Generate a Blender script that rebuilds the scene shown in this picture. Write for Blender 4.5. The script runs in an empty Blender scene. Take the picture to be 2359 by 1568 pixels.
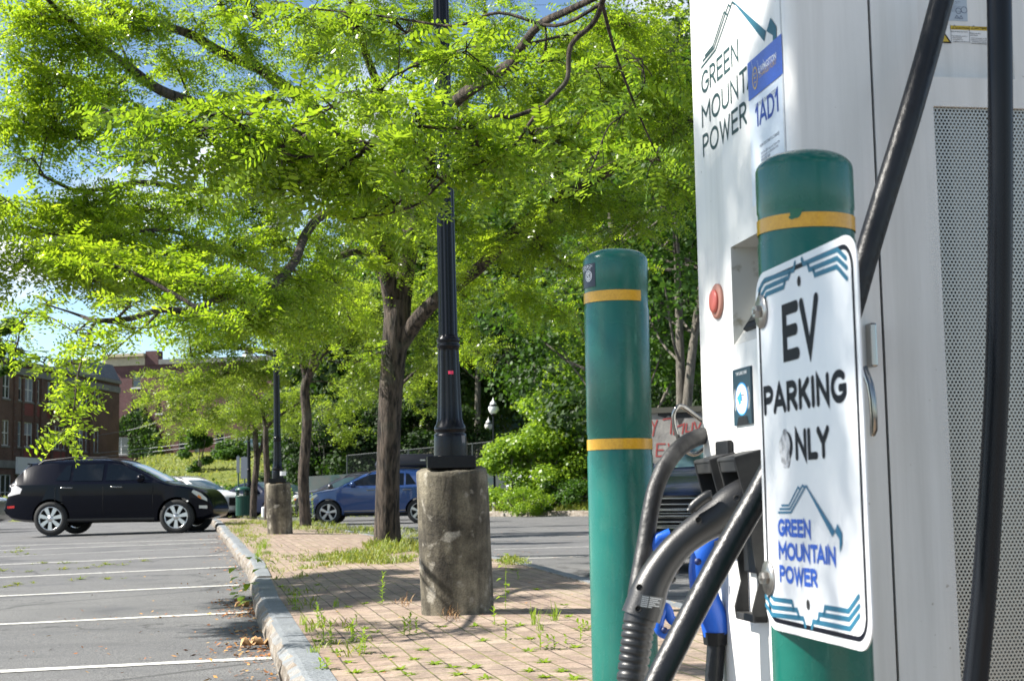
import bpy, bmesh, math, random
import numpy as np
from mathutils import Vector, Matrix

rng = np.random.default_rng(11)
random.seed(5)
scene = bpy.context.scene
COL = scene.collection
PI = math.pi

# ------------------------------------------------------------------ camera
# measured on the 2359 x 1568 view of the photograph: focal 3400, slight pitch and roll
FOC, CX, CY = 3400.0, 1179.5, 784.0
CAM = np.array([0.0, 0.0, 0.96])
_p, _r = math.atan(0.106), math.atan(0.017)
_fw = np.array([0, math.cos(_p), math.sin(_p)])
_u0 = np.array([0, -math.sin(_p), math.cos(_p)])
_x0 = np.array([1.0, 0, 0])
_R = math.cos(_r) * _x0 - math.sin(_r) * _u0
_U = math.cos(_r) * _u0 + math.sin(_r) * _x0
cd = bpy.data.cameras.new('camera')
cam = bpy.data.objects.new('camera', cd)
COL.objects.link(cam)
cam.matrix_world = Matrix(((_R[0], _U[0], -_fw[0], CAM[0]), (_R[1], _U[1], -_fw[1], CAM[1]),
                           (_R[2], _U[2], -_fw[2], CAM[2]), (0, 0, 0, 1)))
cd.sensor_width = 36.0
cd.lens = 36.0 * FOC / 2359.0
cd.clip_end = 3000
cd.clip_start = 0.05
cd.dof.use_dof = True
cd.dof.focus_distance = 4.2
cd.dof.aperture_fstop = 14
scene.camera = cam

# ------------------------------------------------------------------ sky, sun, exposure
SUN_AZ, SUN_EL = math.radians(-92), math.radians(43)      # azimuth from +Y towards +X
w = bpy.data.worlds.new('World')
scene.world = w
w.use_nodes = True
nt = w.node_tree
nt.nodes.clear()
N = nt.nodes.new
out = N('ShaderNodeOutputWorld'); bg = N('ShaderNodeBackground')
sky = N('ShaderNodeTexSky'); sky.sky_type = 'NISHITA'; sky.sun_disc = False
sky.sun_elevation = SUN_EL; sky.sun_rotation = SUN_AZ
sky.dust_density = 0.25; sky.ozone_density = 2.2; sky.air_density = 1.0
tc = N('ShaderNodeTexCoord')
mp = N('ShaderNodeMapping'); mp.inputs['Scale'].default_value = (1.0, 1.0, 2.3)
mp.inputs['Location'].default_value = (3.3, 1.2, 0.42)
n1 = N('ShaderNodeTexNoise'); n1.inputs['Scale'].default_value = 3.4; n1.inputs['Detail'].default_value = 8
n1.inputs['Roughness'].default_value = 0.55
cr = N('ShaderNodeValToRGB'); cr.color_ramp.elements[0].position = 0.515; cr.color_ramp.elements[1].position = 0.60
mx = N('ShaderNodeMixRGB'); mx.inputs['Color2'].default_value = (11.5, 11.8, 12.3, 1)
L = nt.links.new
L(tc.outputs['Generated'], mp.inputs['Vector']); L(mp.outputs[0], n1.inputs['Vector'])
L(n1.outputs['Fac'], cr.inputs['Fac']); L(cr.outputs[0], mx.inputs['Fac'])
sx_ = N('ShaderNodeSeparateXYZ'); L(tc.outputs['Generated'], sx_.inputs[0])       # the sky is brighter towards the horizon
hz_ = N('ShaderNodeValToRGB'); hz_.color_ramp.elements[0].position = 0.0; hz_.color_ramp.elements[0].color = (1.9, 2.05, 2.2, 1)
hz_.color_ramp.elements[1].position = 0.62; hz_.color_ramp.elements[1].color = (.80, .80, .80, 1)
L(sx_.outputs['Z'], hz_.inputs['Fac'])
hm_ = N('ShaderNodeMixRGB'); hm_.blend_type = 'MULTIPLY'; hm_.inputs[0].default_value = 1.0
L(sky.outputs[0], hm_.inputs[1]); L(hz_.outputs[0], hm_.inputs[2])
L(hm_.outputs[0], mx.inputs['Color1']); L(mx.outputs[0], bg.inputs['Color'])
bg.inputs['Strength'].default_value = 0.05
L(bg.outputs[0], out.inputs[0])
sd = bpy.data.lights.new('sun', 'SUN')
sd.energy = 5.0; sd.angle = math.radians(0.53); sd.color = (1.0, 0.95, 0.87)
so = bpy.data.objects.new('sun', sd); COL.objects.link(so)
SUN = Vector((math.sin(SUN_AZ) * math.cos(SUN_EL), math.cos(SUN_AZ) * math.cos(SUN_EL), math.sin(SUN_EL)))
so.rotation_euler = SUN.to_track_quat('Z', 'Y').to_euler()
scene.view_settings.view_transform = 'Standard'
scene.view_settings.look = 'None'
scene.view_settings.exposure = 1.22
scene.view_settings.gamma = 1
scene.cycles.use_denoising = True
scene.cycles.max_bounces = 8
scene.cycles.transparent_max_bounces = 8
scene.cycles.sample_clamp_indirect = 6

# ------------------------------------------------------------------ photo measurements -> places
def ray(x, y): return _fw + _R * (x - CX) / FOC + _U * (CY - y) / FOC
def P(x, y, d): return CAM + d * ray(x, y)
def proj(q):
    v = np.asarray(q, float) - CAM; d = v @ _fw
    return CX + FOC * (v @ _R) / d, CY - FOC * (v @ _U) / d, d

class Plane:
    """a flat face of an object: origin, horizontal axis a, up axis b (usually z), normal n"""
    def __init__(s, o, a, n, b=(0, 0, 1)):
        s.o = np.array(o, float); s.a = np.array(a, float); s.n = np.array(n, float); s.b = np.array(b, float)
    def px(s, x, y):
        q = ray(x, y); t = ((s.o - CAM) @ s.n) / (q @ s.n); h = CAM + t * q - s.o
        return float(h @ s.a), float(h @ s.b)
    def pt(s, u, v, off=0.0): return s.o + s.a * u + s.b * v + s.n * off

# kerb lines of the planted island (outer foot of the left kerb, outer foot of the right kerb)
KL = [(-8, 2.08), (0, 0.41), (7.387, -1.136), (11.0, -1.89), (15.7, -2.80), (25.57, -4.98), (38.7, -7.87), (46, -9.45)]
def lerpk(tab, y):
    if y <= tab[0][0]: return tab[0][1]
    for (y0, x0), (y1, x1) in zip(tab, tab[1:]):
        if y <= y1: return x0 + (x1 - x0) * (y - y0) / (y1 - y0)
    return tab[-1][1]
def xl(y): return lerpk(KL, y)
def xr(y): return xl(y) + 2.62
def g(x, y):
    """height of the asphalt; the island interpolates between its two sides"""
    gl = 0.0135 * min(max(y, -10), 36) + 0.017 * max(min(x, 3), -16)
    gr = 0.0143 * min(max(y, -10), 14) + 0.0012 * max(0, min(y, 80) - 30)
    a, b = xl(y), xr(y)
    t = min(1, max(0, (x - a) / (b - a)))
    t = t * t * (3 - 2 * t)
    return gl * (1 - t) + gr * t
def G(x, y, off=0.0):
    """ground point seen at a pixel of the photograph"""
    q = ray(x, y); lo, hi = 0.5, 200
    f = lambda t: (CAM + t * q)[2] - g(*(CAM + t * q)[:2]) - off
    for k in range(60):
        m = (lo + hi) / 2
        if f(m) > 0: lo = m
        else: hi = m
    return CAM + lo * q

# ------------------------------------------------------------------ materials
MATS = {}
def mat(name, col, rough=0.6, metal=0.0, col2=None, scale=8.0, bump=0.0, bscale=None, coat=0.0, spec=None, detail=6, contrast=(0.35, 0.65), trans=0.0):
    """plain or two-tone noisy material"""
    if name in MATS: return MATS[name]
    m = bpy.data.materials.new(name); m.use_nodes = True; t = m.node_tree
    b = t.nodes['Principled BSDF']
    b.inputs['Base Color'].default_value = (*col, 1)
    b.inputs['Roughness'].default_value = rough
    b.inputs['Metallic'].default_value = metal
    if coat: b.inputs['Coat Weight'].default_value = coat; b.inputs['Coat Roughness'].default_value = 0.05
    if spec is not None: b.inputs['Specular IOR Level'].default_value = spec
    if trans: b.inputs['Transmission Weight'].default_value = trans
    if col2 is not None or bump:
        tcn = t.nodes.new('ShaderNodeTexCoord')
        nz = t.nodes.new('ShaderNodeTexNoise'); nz.inputs['Scale'].default_value = scale; nz.inputs['Detail'].default_value = detail
        t.links.new(tcn.outputs['Object'], nz.inputs['Vector'])
        if col2 is not None:
            r = t.nodes.new('ShaderNodeValToRGB')
            r.color_ramp.elements[0].position = contrast[0]; r.color_ramp.elements[1].position = contrast[1]
            r.color_ramp.elements[0].color = (*col, 1); r.color_ramp.elements[1].color = (*col2, 1)
            t.links.new(nz.outputs['Fac'], r.inputs['Fac']); t.links.new(r.outputs[0], b.inputs['Base Color'])
        if bump:
            n2 = nz
            if bscale:
                n2 = t.nodes.new('ShaderNodeTexNoise'); n2.inputs['Scale'].default_value = bscale; n2.inputs['Detail'].default_value = 5
                t.links.new(tcn.outputs['Object'], n2.inputs['Vector'])
            bp = t.nodes.new('ShaderNodeBump'); bp.inputs['Strength'].default_value = min(1, bump); bp.inputs['Distance'].default_value = 0.02 if bump < 1 else 0.02 * bump
            t.links.new(n2.outputs['Fac'], bp.inputs['Height']); t.links.new(bp.outputs[0], b.inputs['Normal'])
    MATS[name] = m
    return m

def leaf_mat(name, c_lo, c_hi, tr_lo, tr_hi, trans=0.5, rough=0.42, big=0.6):
    """leaf: reflecting and letting light through, a different green on every leaflet"""
    m = bpy.data.materials.new(name); m.use_nodes = True; t = m.node_tree; t.nodes.clear()
    o = t.nodes.new('ShaderNodeOutputMaterial'); pb = t.nodes.new('ShaderNodeBsdfPrincipled'); tb = t.nodes.new('ShaderNodeBsdfTranslucent')
    ms = t.nodes.new('ShaderNodeMixShader'); ms.inputs[0].default_value = trans
    ge = t.nodes.new('ShaderNodeNewGeometry')
    tcn = t.nodes.new('ShaderNodeTexCoord'); nz = t.nodes.new('ShaderNodeTexNoise'); nz.inputs['Scale'].default_value = big; nz.inputs['Detail'].default_value = 3
    t.links.new(tcn.outputs['Object'], nz.inputs['Vector'])
    ad = t.nodes.new('ShaderNodeMath'); ad.operation = 'MULTIPLY_ADD'; ad.inputs[1].default_value = 0.45
    mu = t.nodes.new('ShaderNodeMath'); mu.operation = 'MULTIPLY'; mu.inputs[1].default_value = 0.75
    t.links.new(nz.outputs['Fac'], mu.inputs[0]); t.links.new(ge.outputs['Random Per Island'], ad.inputs[0]); t.links.new(mu.outputs[0], ad.inputs[2])
    for (lo, hi, tgt) in ((c_lo, c_hi, pb.inputs['Base Color']), (tr_lo, tr_hi, tb.inputs['Color'])):
        r = t.nodes.new('ShaderNodeValToRGB'); r.color_ramp.elements[0].color = (*lo, 1); r.color_ramp.elements[1].color = (*hi, 1)
        r.color_ramp.elements[0].position = 0.25; r.color_ramp.elements[1].position = 0.85
        t.links.new(ad.outputs[0], r.inputs['Fac']); t.links.new(r.outputs[0], tgt)
    pb.inputs['Roughness'].default_value = rough
    t.links.new(pb.outputs[0], ms.inputs[1]); t.links.new(tb.outputs[0], ms.inputs[2]); t.links.new(ms.outputs[0], o.inputs[0])
    MATS[name] = m
    return m

# ------------------------------------------------------------------ mesh building
class MB:
    def __init__(s): s.v = []; s.f = []; s.sm = []
    def add(s, vs, fs, smooth=False):
        k = len(s.v); s.v.extend([tuple(map(float, p)) for p in vs]); s.f.extend([tuple(i + k for i in f) for f in fs]); s.sm.extend([smooth] * len(fs))
    def quad(s, a, b, c, d): s.add([a, b, c, d], [(0, 1, 2, 3)])
    def box(s, c, size, ax=None, ay=None, az=(0, 0, 1)):
        ax = np.array(ax if ax is not None else (1, 0, 0), float); az = np.array(az, float)
        ay = np.array(ay, float) if ay is not None else np.cross(az, ax)
        c = np.array(c, float); hx, hy, hz = (k / 2 for k in size)
        vs = [c + ax * sx * hx + ay * sy * hy + az * sz * hz for sz in (-1, 1) for sx, sy in ((-1, -1), (1, -1), (1, 1), (-1, 1))]
        s.add(vs, [(3, 2, 1, 0), (4, 5, 6, 7), (0, 1, 5, 4), (1, 2, 6, 5), (2, 3, 7, 6), (3, 0, 4, 7)])
    def prism(s, poly, d):
        """poly: closed list of 3-D points on a plane; d: thickness vector"""
        n = len(poly); d = np.array(d, float); a = [np.array(p, float) for p in poly]
        s.add(a + [p + d for p in a], [tuple(range(n))[::-1], tuple(range(n, 2 * n))] + [(i, (i + 1) % n, n + (i + 1) % n, n + i) for i in range(n)])
    def tube(s, pts, rad, n=8, caps=True, flat=1.0, smooth=True, up=None):
        pts = [np.array(p, float) for p in pts]; m = len(pts)
        rad = [rad] * m if np.isscalar(rad) else list(rad)
        tg = [pts[min(i + 1, m - 1)] - pts[max(i - 1, 0)] for i in range(m)]
        tg = [q / (np.linalg.norm(q) + 1e-12) for q in tg]
        x = np.array(up, float) if up is not None else (np.array([1.0, 0, 0]) if abs(tg[0][0]) < 0.8 else np.array([0, 1.0, 0]))
        vs = []
        for i in range(m):
            x = x - tg[i] * (x @ tg[i]); x = x / (np.linalg.norm(x) + 1e-12); y = np.cross(tg[i], x)
            for k in range(n):
                a = 2 * PI * k / n
                vs.append(pts[i] + (x * math.cos(a) + y * math.sin(a) * flat) * rad[i])
        fs = [(i * n + k, i * n + (k + 1) % n, (i + 1) * n + (k + 1) % n, (i + 1) * n + k) for i in range(m - 1) for k in range(n)]
        s.add(vs, fs, smooth)
        if caps:
            s.add(vs[:n], [tuple(range(n))[::-1]]); s.add(vs[-n:], [tuple(range(n))])
    def lathe(s, prof, c=(0, 0, 0), n=24, smooth=True, axis=None, x=None, closed=True):
        """prof: (radius, height) pairs from bottom to top"""
        c = np.array(c, float); az = np.array(axis if axis is not None else (0, 0, 1), float)
        ax = np.array(x, float) if x is not None else (np.array([1.0, 0, 0]) if abs(az[0]) < 0.8 else np.array([0, 1.0, 0]))
        ax = ax - az * (ax @ az); ax /= np.linalg.norm(ax); ay = np.cross(az, ax)
        vs = [c + az * h + (ax * math.cos(2 * PI * k / n) + ay * math.sin(2 * PI * k / n)) * r for r, h in prof for k in range(n)]
        fs = [(i * n + k, i * n + (k + 1) % n, (i + 1) * n + (k + 1) % n, (i + 1) * n + k) for i in range(len(prof) - 1) for k in range(n)]
        s.add(vs, fs, smooth)
        if closed:
            s.add(vs[:n], [tuple(range(n))[::-1]]); s.add(vs[-n:], [tuple(range(n))])
    def grid(s, pts, smooth=True):
        """pts[i][j] -> sheet"""
        a, b = len(pts), len(pts[0])
        s.add([p for r in pts for p in r], [(i * b + j, i * b + j + 1, (i + 1) * b + j + 1, (i + 1) * b + j) for i in range(a - 1) for j in range(b - 1)], smooth)

def root_of(o):
    while o.parent is not None: o = o.parent
    return o
def obj(name, mb, material, parent=None, bevel=0.0):
    me = bpy.data.meshes.new(name)
    off = root_of(parent).location if parent is not None else Vector((0, 0, 0))
    v = [(p[0] - off[0], p[1] - off[1], p[2] - off[2]) for p in mb.v]
    me.from_pydata(v, [], mb.f)
    me.polygons.foreach_set('use_smooth', mb.sm)
    me.materials.append(material)
    me.update()
    o = bpy.data.objects.new(name, me); COL.objects.link(o)
    if parent is not None: o.parent = parent
    if bevel:
        b = o.modifiers.new('b', 'BEVEL'); b.width = bevel; b.segments = 2; b.limit_method = 'ANGLE'; b.angle_limit = math.radians(40)
    return o
def tag(o, label=None, cat=None, group=None, kind=None):
    if label: o['label'] = label
    if cat: o['category'] = cat
    if group: o['group'] = group
    if kind: o['kind'] = kind
    return o
def thing(name, label, cat, loc=(0, 0, 0), group=None):
    o = bpy.data.objects.new(name, None); COL.objects.link(o); o.empty_display_size = 0.1
    o.location = tuple(float(k) for k in loc)
    return tag(o, label, cat, group)
def copy_tree(o, parent=None):
    c = o.copy(); COL.objects.link(c)
    if parent is not None: c.parent = parent
    for ch in list(o.children): copy_tree(ch, c)
    return c
def struct(name, mb, m): return tag(obj(name, mb, m), kind='structure')

# ------------------------------------------------------------------ lettering: rounded stroke letters and plain type
def arc(cx, cy, rx, ry, a0, a1, n=14):
    return [(cx + rx * math.cos(math.radians(a0 + (a1 - a0) * i / n)), cy + ry * math.sin(math.radians(a0 + (a1 - a0) * i / n))) for i in range(n + 1)]
GL = {
 'A': (.78, [[(0, 0), (.39, 1), (.78, 0)], [(.14, .3), (.64, .3)]]),
 'C': (.72, [arc(.42, .5, .42, .5, 50, 310, 22)]),
 'D': (.68, [[(0, 0), (0, 1), (.25, 1)] + arc(.25, .5, .43, .5, 85, -85, 14) + [(.25, 0), (0, 0)]]),
 'E': (.56, [[(.56, 1), (0, 1), (0, 0), (.56, 0)], [(0, .52), (.5, .52)]]),
 'G': (.76, [arc(.42, .5, .42, .5, 48, 330, 22) + [(.78, .44), (.48, .44)]]),
 'H': (.66, [[(0, 0), (0, 1)], [(.66, 0), (.66, 1)], [(0, .5), (.66, .5)]]),
 'I': (.02, [[(0, 0), (0, 1)]]),
 'K': (.6, [[(0, 0), (0, 1)], [(.56, 1), (.04, .45)], [(.2, .6), (.6, 0)]]),
 'L': (.52, [[(0, 1), (0, 0), (.52, 0)]]),
 'M': (.86, [[(0, 0), (0, 1), (.43, .42), (.86, 1), (.86, 0)]]),
 'N': (.66, [[(0, 0), (0, 1), (.66, 0), (.66, 1)]]),
 'O': (.86, [arc(.43, .5, .43, .5, 90, 450, 28)]),
 'P': (.56, [[(0, 0), (0, 1), (.28, 1)] + arc(.28, .74, .28, .26, 80, -80, 10) + [(.28, .48), (0, .48)]]),
 'R': (.58, [[(0, 0), (0, 1), (.28, 1)] + arc(.28, .74, .28, .26, 80, -80, 10) + [(.28, .48), (0, .48)], [(.26, .46), (.58, 0)]]),
 'S': (.56, [arc(.28, .74, .27, .26, 30, 270, 14) + arc(.28, .24, .28, .24, 90, -150, 14)[1:]]),
 'T': (.66, [[(0, 1), (.66, 1)], [(.33, 1), (.33, 0)]]),
 'U': (.66, [[(0, 1), (0, .33)] + arc(.33, .33, .33, .33, 180, 360, 14) + [(.66, 1)]]),
 'V': (.74, [[(0, 1), (.37, 0), (.74, 1)]]),
 'W': (1.0, [[(0, 1), (.25, 0), (.5, .9), (.75, 0), (1.0, 1)]]),
 'Y': (.68, [[(0, 1), (.34, .5), (.68, 1)], [(.34, .5), (.34, 0)]]),
 'B': (.58, [[(0, 0), (0, 1), (.26, 1)] + arc(.26, .76, .26, .24, 80, -80, 10) + [(0, .52)], [(.26, .52)] + arc(.28, .26, .3, .26, 85, -85, 10) + [(0, 0)]]),
 'F': (.52, [[(.52, 1), (0, 1), (0, 0)], [(0, .5), (.46, .5)]]),
 '1': (.24, [[(0, .78), (.22, 1), (.22, 0)]]),
 ' ': (.34, []),
}
def ribbon(mb, pts, wd, pl, off, caps=True):
    """flat stroke along 2-D points on plane pl with mitred joints and round ends"""
    q = [np.array(p, float) for p in pts]
    q = [q[0]] + [b for a, b in zip(q, q[1:]) if np.linalg.norm(b - a) > 1e-7]
    closed = np.linalg.norm(q[0] - q[-1]) < 1e-6 and len(q) > 3
    n = len(q); h = wd / 2
    L_, R_ = [], []
    for i in range(n):
        a = q[i] - q[i - 1] if i > 0 else (q[0] - q[-2] if closed else None)
        b = q[i + 1] - q[i] if i < n - 1 else (q[1] - q[0] if closed else None)
        a = a if a is not None else b; b = b if b is not None else a
        na = np.array([-a[1], a[0]]) / np.linalg.norm(a); nb = np.array([-b[1], b[0]]) / np.linalg.norm(b)
        m = na + nb; m = m / (np.linalg.norm(m) + 1e-9); k = 1 / max(0.45, m @ na)
        L_.append(q[i] + m * h * k); R_.append(q[i] - m * h * k)
    vs = [pl.pt(*p, off) for p in L_] + [pl.pt(*p, off) for p in R_]
    mb.add(vs, [(n + i, n + i + 1, i + 1, i) for i in range(n - 1)])
    if caps and not closed:
        for c, d in ((q[0], q[0] - q[1]), (q[-1], q[-1] - q[-2])):
            a0 = math.atan2(d[1], d[0])
            vs = [pl.pt(*(c + h * np.array([math.cos(a0 + t), math.sin(a0 + t)])), off) for t in np.linspace(-PI / 2, PI / 2, 9)]
            mb.add(vs, [tuple(range(9))])
def strokes(mb, text, pl, u0, u1, v0, hgt, wd, off, gap=0.26):
    """capital letters fitted from u0 to u1 on plane pl, baseline v0"""
    h = hgt - wd
    KN = {'TA': -.2, 'PA': -.1, 'AR': -.04, 'LY': -.12}
    tot = sum(GL[c][0] for c in text) + gap * (len(text) - 1) + sum(KN.get(text[i_:i_ + 2], 0) for i_ in range(len(text)))
    sx = (abs(u1 - u0) - wd) / tot; sg = 1 if u1 > u0 else -1
    x = 0; k = 0
    for i_, c in enumerate(text):
        for st in GL[c][1]:
            ribbon(mb, [(u0 + sg * (wd / 2 + (x + px) * sx), v0 + wd / 2 + py * h) for px, py in st], wd, pl, off + 0.00004 * (k % 3)); k += 1
        x += GL[c][0] + gap + KN.get(text[i_:i_ + 2], 0)
def type_mesh(mb, text, pl, u0, u1, v0, off, bold=0.0, sg=1):
    """ordinary type fitted to a width on plane pl"""
    c = bpy.data.curves.new('t', 'FONT'); c.body = text; c.size = 1; c.offset = bold; c.resolution_u = 2
    o = bpy.data.objects.new('t', c); COL.objects.link(o)
    bpy.context.view_layer.update()
    me = bpy.data.meshes.new_from_object(o.evaluated_get(bpy.context.evaluated_depsgraph_get()))
    if len(me.vertices):
        xs = [v.co.x for v in me.vertices]; x0, x1 = min(xs), max(xs); s_ = abs(u1 - u0) / (x1 - x0); sg = 1 if u1 > u0 else -1
        mb.add([pl.pt(u0 + sg * (v.co.x - x0) * s_, v0 + v.co.y * s_, off) for v in me.vertices], [tuple(p.vertices) for p in me.polygons])
    bpy.data.objects.remove(o); bpy.data.curves.remove(c); bpy.data.meshes.remove(me)

# ================================================================== SETTING
def node_mat(name):
    m = bpy.data.materials.new(name); m.use_nodes = True; MATS[name] = m
    return m, m.node_tree, m.node_tree.nodes['Principled BSDF']
def nn(t, typ, **kw):
    n = t.nodes.new(typ)
    for k, v in kw.items():
        if k in n.inputs: n.inputs[k].default_value = v
        else: setattr(n, k, v)
    return n
def ramp(t, src, stops):
    r = t.nodes.new('ShaderNodeValToRGB')
    while len(r.color_ramp.elements) < len(stops): r.color_ramp.elements.new(0.5)
    for e_, (p_, c_) in zip(r.color_ramp.elements, stops): e_.position = p_; e_.color = (*c_, 1) if len(c_) == 3 else c_
    t.links.new(src, r.inputs['Fac']); return r.outputs[0]
def mixc(t, fac, a, b, mode='MIX'):
    m = t.nodes.new('ShaderNodeMixRGB'); m.blend_type = mode
    for k, v in ((0, fac), (1, a), (2, b)):
        if hasattr(v, 'is_linked'): t.links.new(v, m.inputs[k])
        elif k == 0: m.inputs[0].default_value = v
        else: m.inputs[k].default_value = (*v, 1)
    return m.outputs[0]
def noise(t, co, scale, detail=5, rough=0.5):
    n = nn(t, 'ShaderNodeTexNoise', Scale=scale, Detail=detail, Roughness=rough); t.links.new(co, n.inputs['Vector']); return n.outputs['Fac']
def bump(t, b, h, strength=0.4, dist=0.01):
    p = nn(t, 'ShaderNodeBump', Strength=strength, Distance=dist); t.links.new(h, p.inputs['Height']); t.links.new(p.outputs[0], b.inputs['Normal'])
def objco(t, rot=0.0, scale=(1, 1, 1)):
    c = t.nodes.new('ShaderNodeTexCoord'); m = t.nodes.new('ShaderNodeMapping')
    m.inputs['Rotation'].default_value = (0, 0, rot); m.inputs['Scale'].default_value = scale
    t.links.new(c.outputs['Object'], m.inputs['Vector']); return m.outputs[0]

# asphalt: weathered grey with pale stone chips, tar-dark patches and fine cracks
mA, t, b = node_mat('asphalt')
co = objco(t)
base = ramp(t, noise(t, co, 0.5, 7, 0.6), [(0.3, (0.108, 0.109, 0.112)), (0.7, (0.152, 0.152, 0.151))])
chips = ramp(t, noise(t, co, 120, 3, 0.7), [(0.40, (0.38, 0.38, 0.38)), (0.62, (1.65, 1.65, 1.65))])
c1 = mixc(t, 1.0, base, chips, 'MULTIPLY')
pt_ = ramp(t, noise(t, co, 1.1, 4), [(0.54, (0, 0, 0)), (0.70, (.85, .85, .85))])
c1 = mixc(t, pt_, c1, (0.072, 0.074, 0.08))
c1 = mixc(t, ramp(t, noise(t, objco(t, .2, (.35, 2.2, 1)), 1.6, 5, .6), [(0.52, (0, 0, 0)), (0.70, (.55, .55, .55))]), c1, (0.075, 0.075, 0.077))
vo = nn(t, 'ShaderNodeTexVoronoi', feature='DISTANCE_TO_EDGE', Scale=0.33)
wob = noise(t, co, 2.5, 5)
va = nn(t, 'ShaderNodeVectorMath', operation='ADD'); t.links.new(co, va.inputs[0]); t.links.new(wob, va.inputs[1]); t.links.new(va.outputs[0], vo.inputs['Vector'])
crk = ramp(t, vo.outputs['Distance'], [(0.0, (0.25, 0.25, 0.25)), (0.016, (1, 1, 1))])
c1 = mixc(t, 0.8, c1, crk, 'MULTIPLY')
t.links.new(c1, b.inputs['Base Color']); b.inputs['Roughness'].default_value = 0.88
bump(t, b, noise(t, co, 90, 4, 0.7), 0.5, 0.006)

# ground sheet
xs = np.unique(np.concatenate([np.linspace(-420, -30, 14), np.linspace(-30, 14, 89), np.linspace(14, 420, 14)]))
ys = np.unique(np.concatenate([np.linspace(-60, -8, 6), np.linspace(-8, 60, 120), np.linspace(60, 900, 16)]))
mb = MB(); mb.grid([[(x, y, g(x, y)) for x in xs] for y in ys][::1])
mb.f = [f[::-1] for f in mb.f] if False else mb.f
struct('ground', mb, mA)

# painted stall lines: worn white paint lying on the asphalt
mP, t, b = node_mat('worn_road_paint')
co = objco(t)
c1 = ramp(t, noise(t, co, 26, 6, 0.7), [(0.34, (0.16, 0.16, 0.16)), (0.50, (0.66, 0.65, 0.61))])
t.links.new(c1, b.inputs['Base Color']); b.inputs['Roughness'].default_value = 0.7
mb = MB()
r0_ = random.Random(2)
def line(p, q, wd=0.1, ext=0.0, off=0.004):
    p = np.array(p[:2]); q = np.array(q[:2]); d = q - p; L_ = np.linalg.norm(d); d /= L_; L_ += ext; nrm = np.array([-d[1], d[0]]) * wd / 2
    k = max(2, int(L_ / 0.07)); rows = []
    for i in range(k + 1):
        c = p + d * L_ * i / k
        ja, jb = r0_.uniform(.84, 1.1), r0_.uniform(.84, 1.1)
        rows.append([(*(c - nrm * ja), g(*(c - nrm)) + off), (*(c + nrm * jb), g(*(c + nrm)) + off)])
    mb.grid(rows)
for (x0, y0, x1, y1, wd) in ((640, 1514.7, 0, 1546.5, .125), (575, 1410, 0, 1438, .125), (552, 1347, 0, 1372.9, .125), (547.6, 1304.9, 0, 1329.9, .125),
                             (525, 1277.4, 0, 1300.4, .12), (505, 1260, 0, 1281.6, .05), (502.7, 1248.7, 0, 1267.5, .1), (500, 1241.4, 0, 1257, .1)):
    line(G(x1, y1), G(x0, y0), wd, 2.2) if False else line(G(x0, y0), G(x1, y1), wd, 2.5)
for (x0, y0, x1, y1) in ((1139.5, 1265, 1248, 1262), (1204, 1287, 1348, 1280.6)):
    line(G(x0, y0), G(x1, y1), 0.1, 3.0)
line(G(1139, 1237), G(1345, 1234), 0.1, 3)
struct('road_markings', mb, mP)

# brick pavement of the island
mB, t, b = node_mat('brick_paving')
co = objco(t, math.radians(-102.1 + 0.0))
wv = noise(t, objco(t), 1.3, 3)
vs_ = nn(t, 'ShaderNodeVectorMath', operation='SCALE'); vs_.inputs['Scale'].default_value = 0.035; t.links.new(wv, vs_.inputs[0])
va = nn(t, 'ShaderNodeVectorMath', operation='ADD'); t.links.new(co, va.inputs[0]); t.links.new(vs_.outputs[0], va.inputs[1])
br = nn(t, 'ShaderNodeTexBrick', offset=0.5); t.links.new(va.outputs[0], br.inputs['Vector'])
br.inputs['Scale'].default_value = 1.0; br.inputs['Brick Width'].default_value = 0.205; br.inputs['Row Height'].default_value = 0.107
br.inputs['Mortar Size'].default_value = 0.0045; br.inputs['Mortar Smooth'].default_value = 0.2; br.inputs['Bias'].default_value = 0.0
br.inputs['Color1'].default_value = (0.245, 0.172, 0.138, 1); br.inputs['Color2'].default_value = (0.37, 0.285, 0.228, 1); br.inputs['Mortar'].default_value = (1, 0, 1, 1)
c1 = mixc(t, ramp(t, noise(t, co, 1.4, 5), [(0.35, (0, 0, 0)), (0.7, (0.75, 0.75, 0.75))]), br.outputs['Color'], (0.31, 0.255, 0.205))
c1 = mixc(t, 1.0, c1, ramp(t, noise(t, co, 70, 4, .7), [(0.3, (0.66, 0.66, 0.66)), (0.7, (1.25, 1.25, 1.25))]), 'MULTIPLY')
c1 = mixc(t, 1.0, c1, ramp(t, noise(t, co, 5.5, 6, .7), [(0.32, (0.62, 0.6, 0.58)), (0.6, (1.12, 1.1, 1.06))]), 'MULTIPLY')
mo = ramp(t, noise(t, co, 3.0, 5), [(0.40, (0.06, 0.047, 0.036)), (0.58, (0.15, 0.16, 0.03))])
c1 = mixc(t, br.outputs['Fac'], c1, mo)
t.links.new(c1, b.inputs['Base Color']); b.inputs['Roughness'].default_value = 0.9
inv = nn(t, 'ShaderNodeMath', operation='SUBTRACT'); inv.inputs[0].default_value = 1; t.links.new(br.outputs['Fac'], inv.inputs[1])
hh = nn(t, 'ShaderNodeMath', operation='MULTIPLY_ADD'); t.links.new(noise(t, co, 40, 4), hh.inputs[0]); hh.inputs[1].default_value = 0.3; t.links.new(inv.outputs[0], hh.inputs[2])
bump(t, b, hh.outputs[0], 0.8, 0.006)
KH = 0.15
yy = np.arange(-8, 45.01, 0.4)
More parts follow.
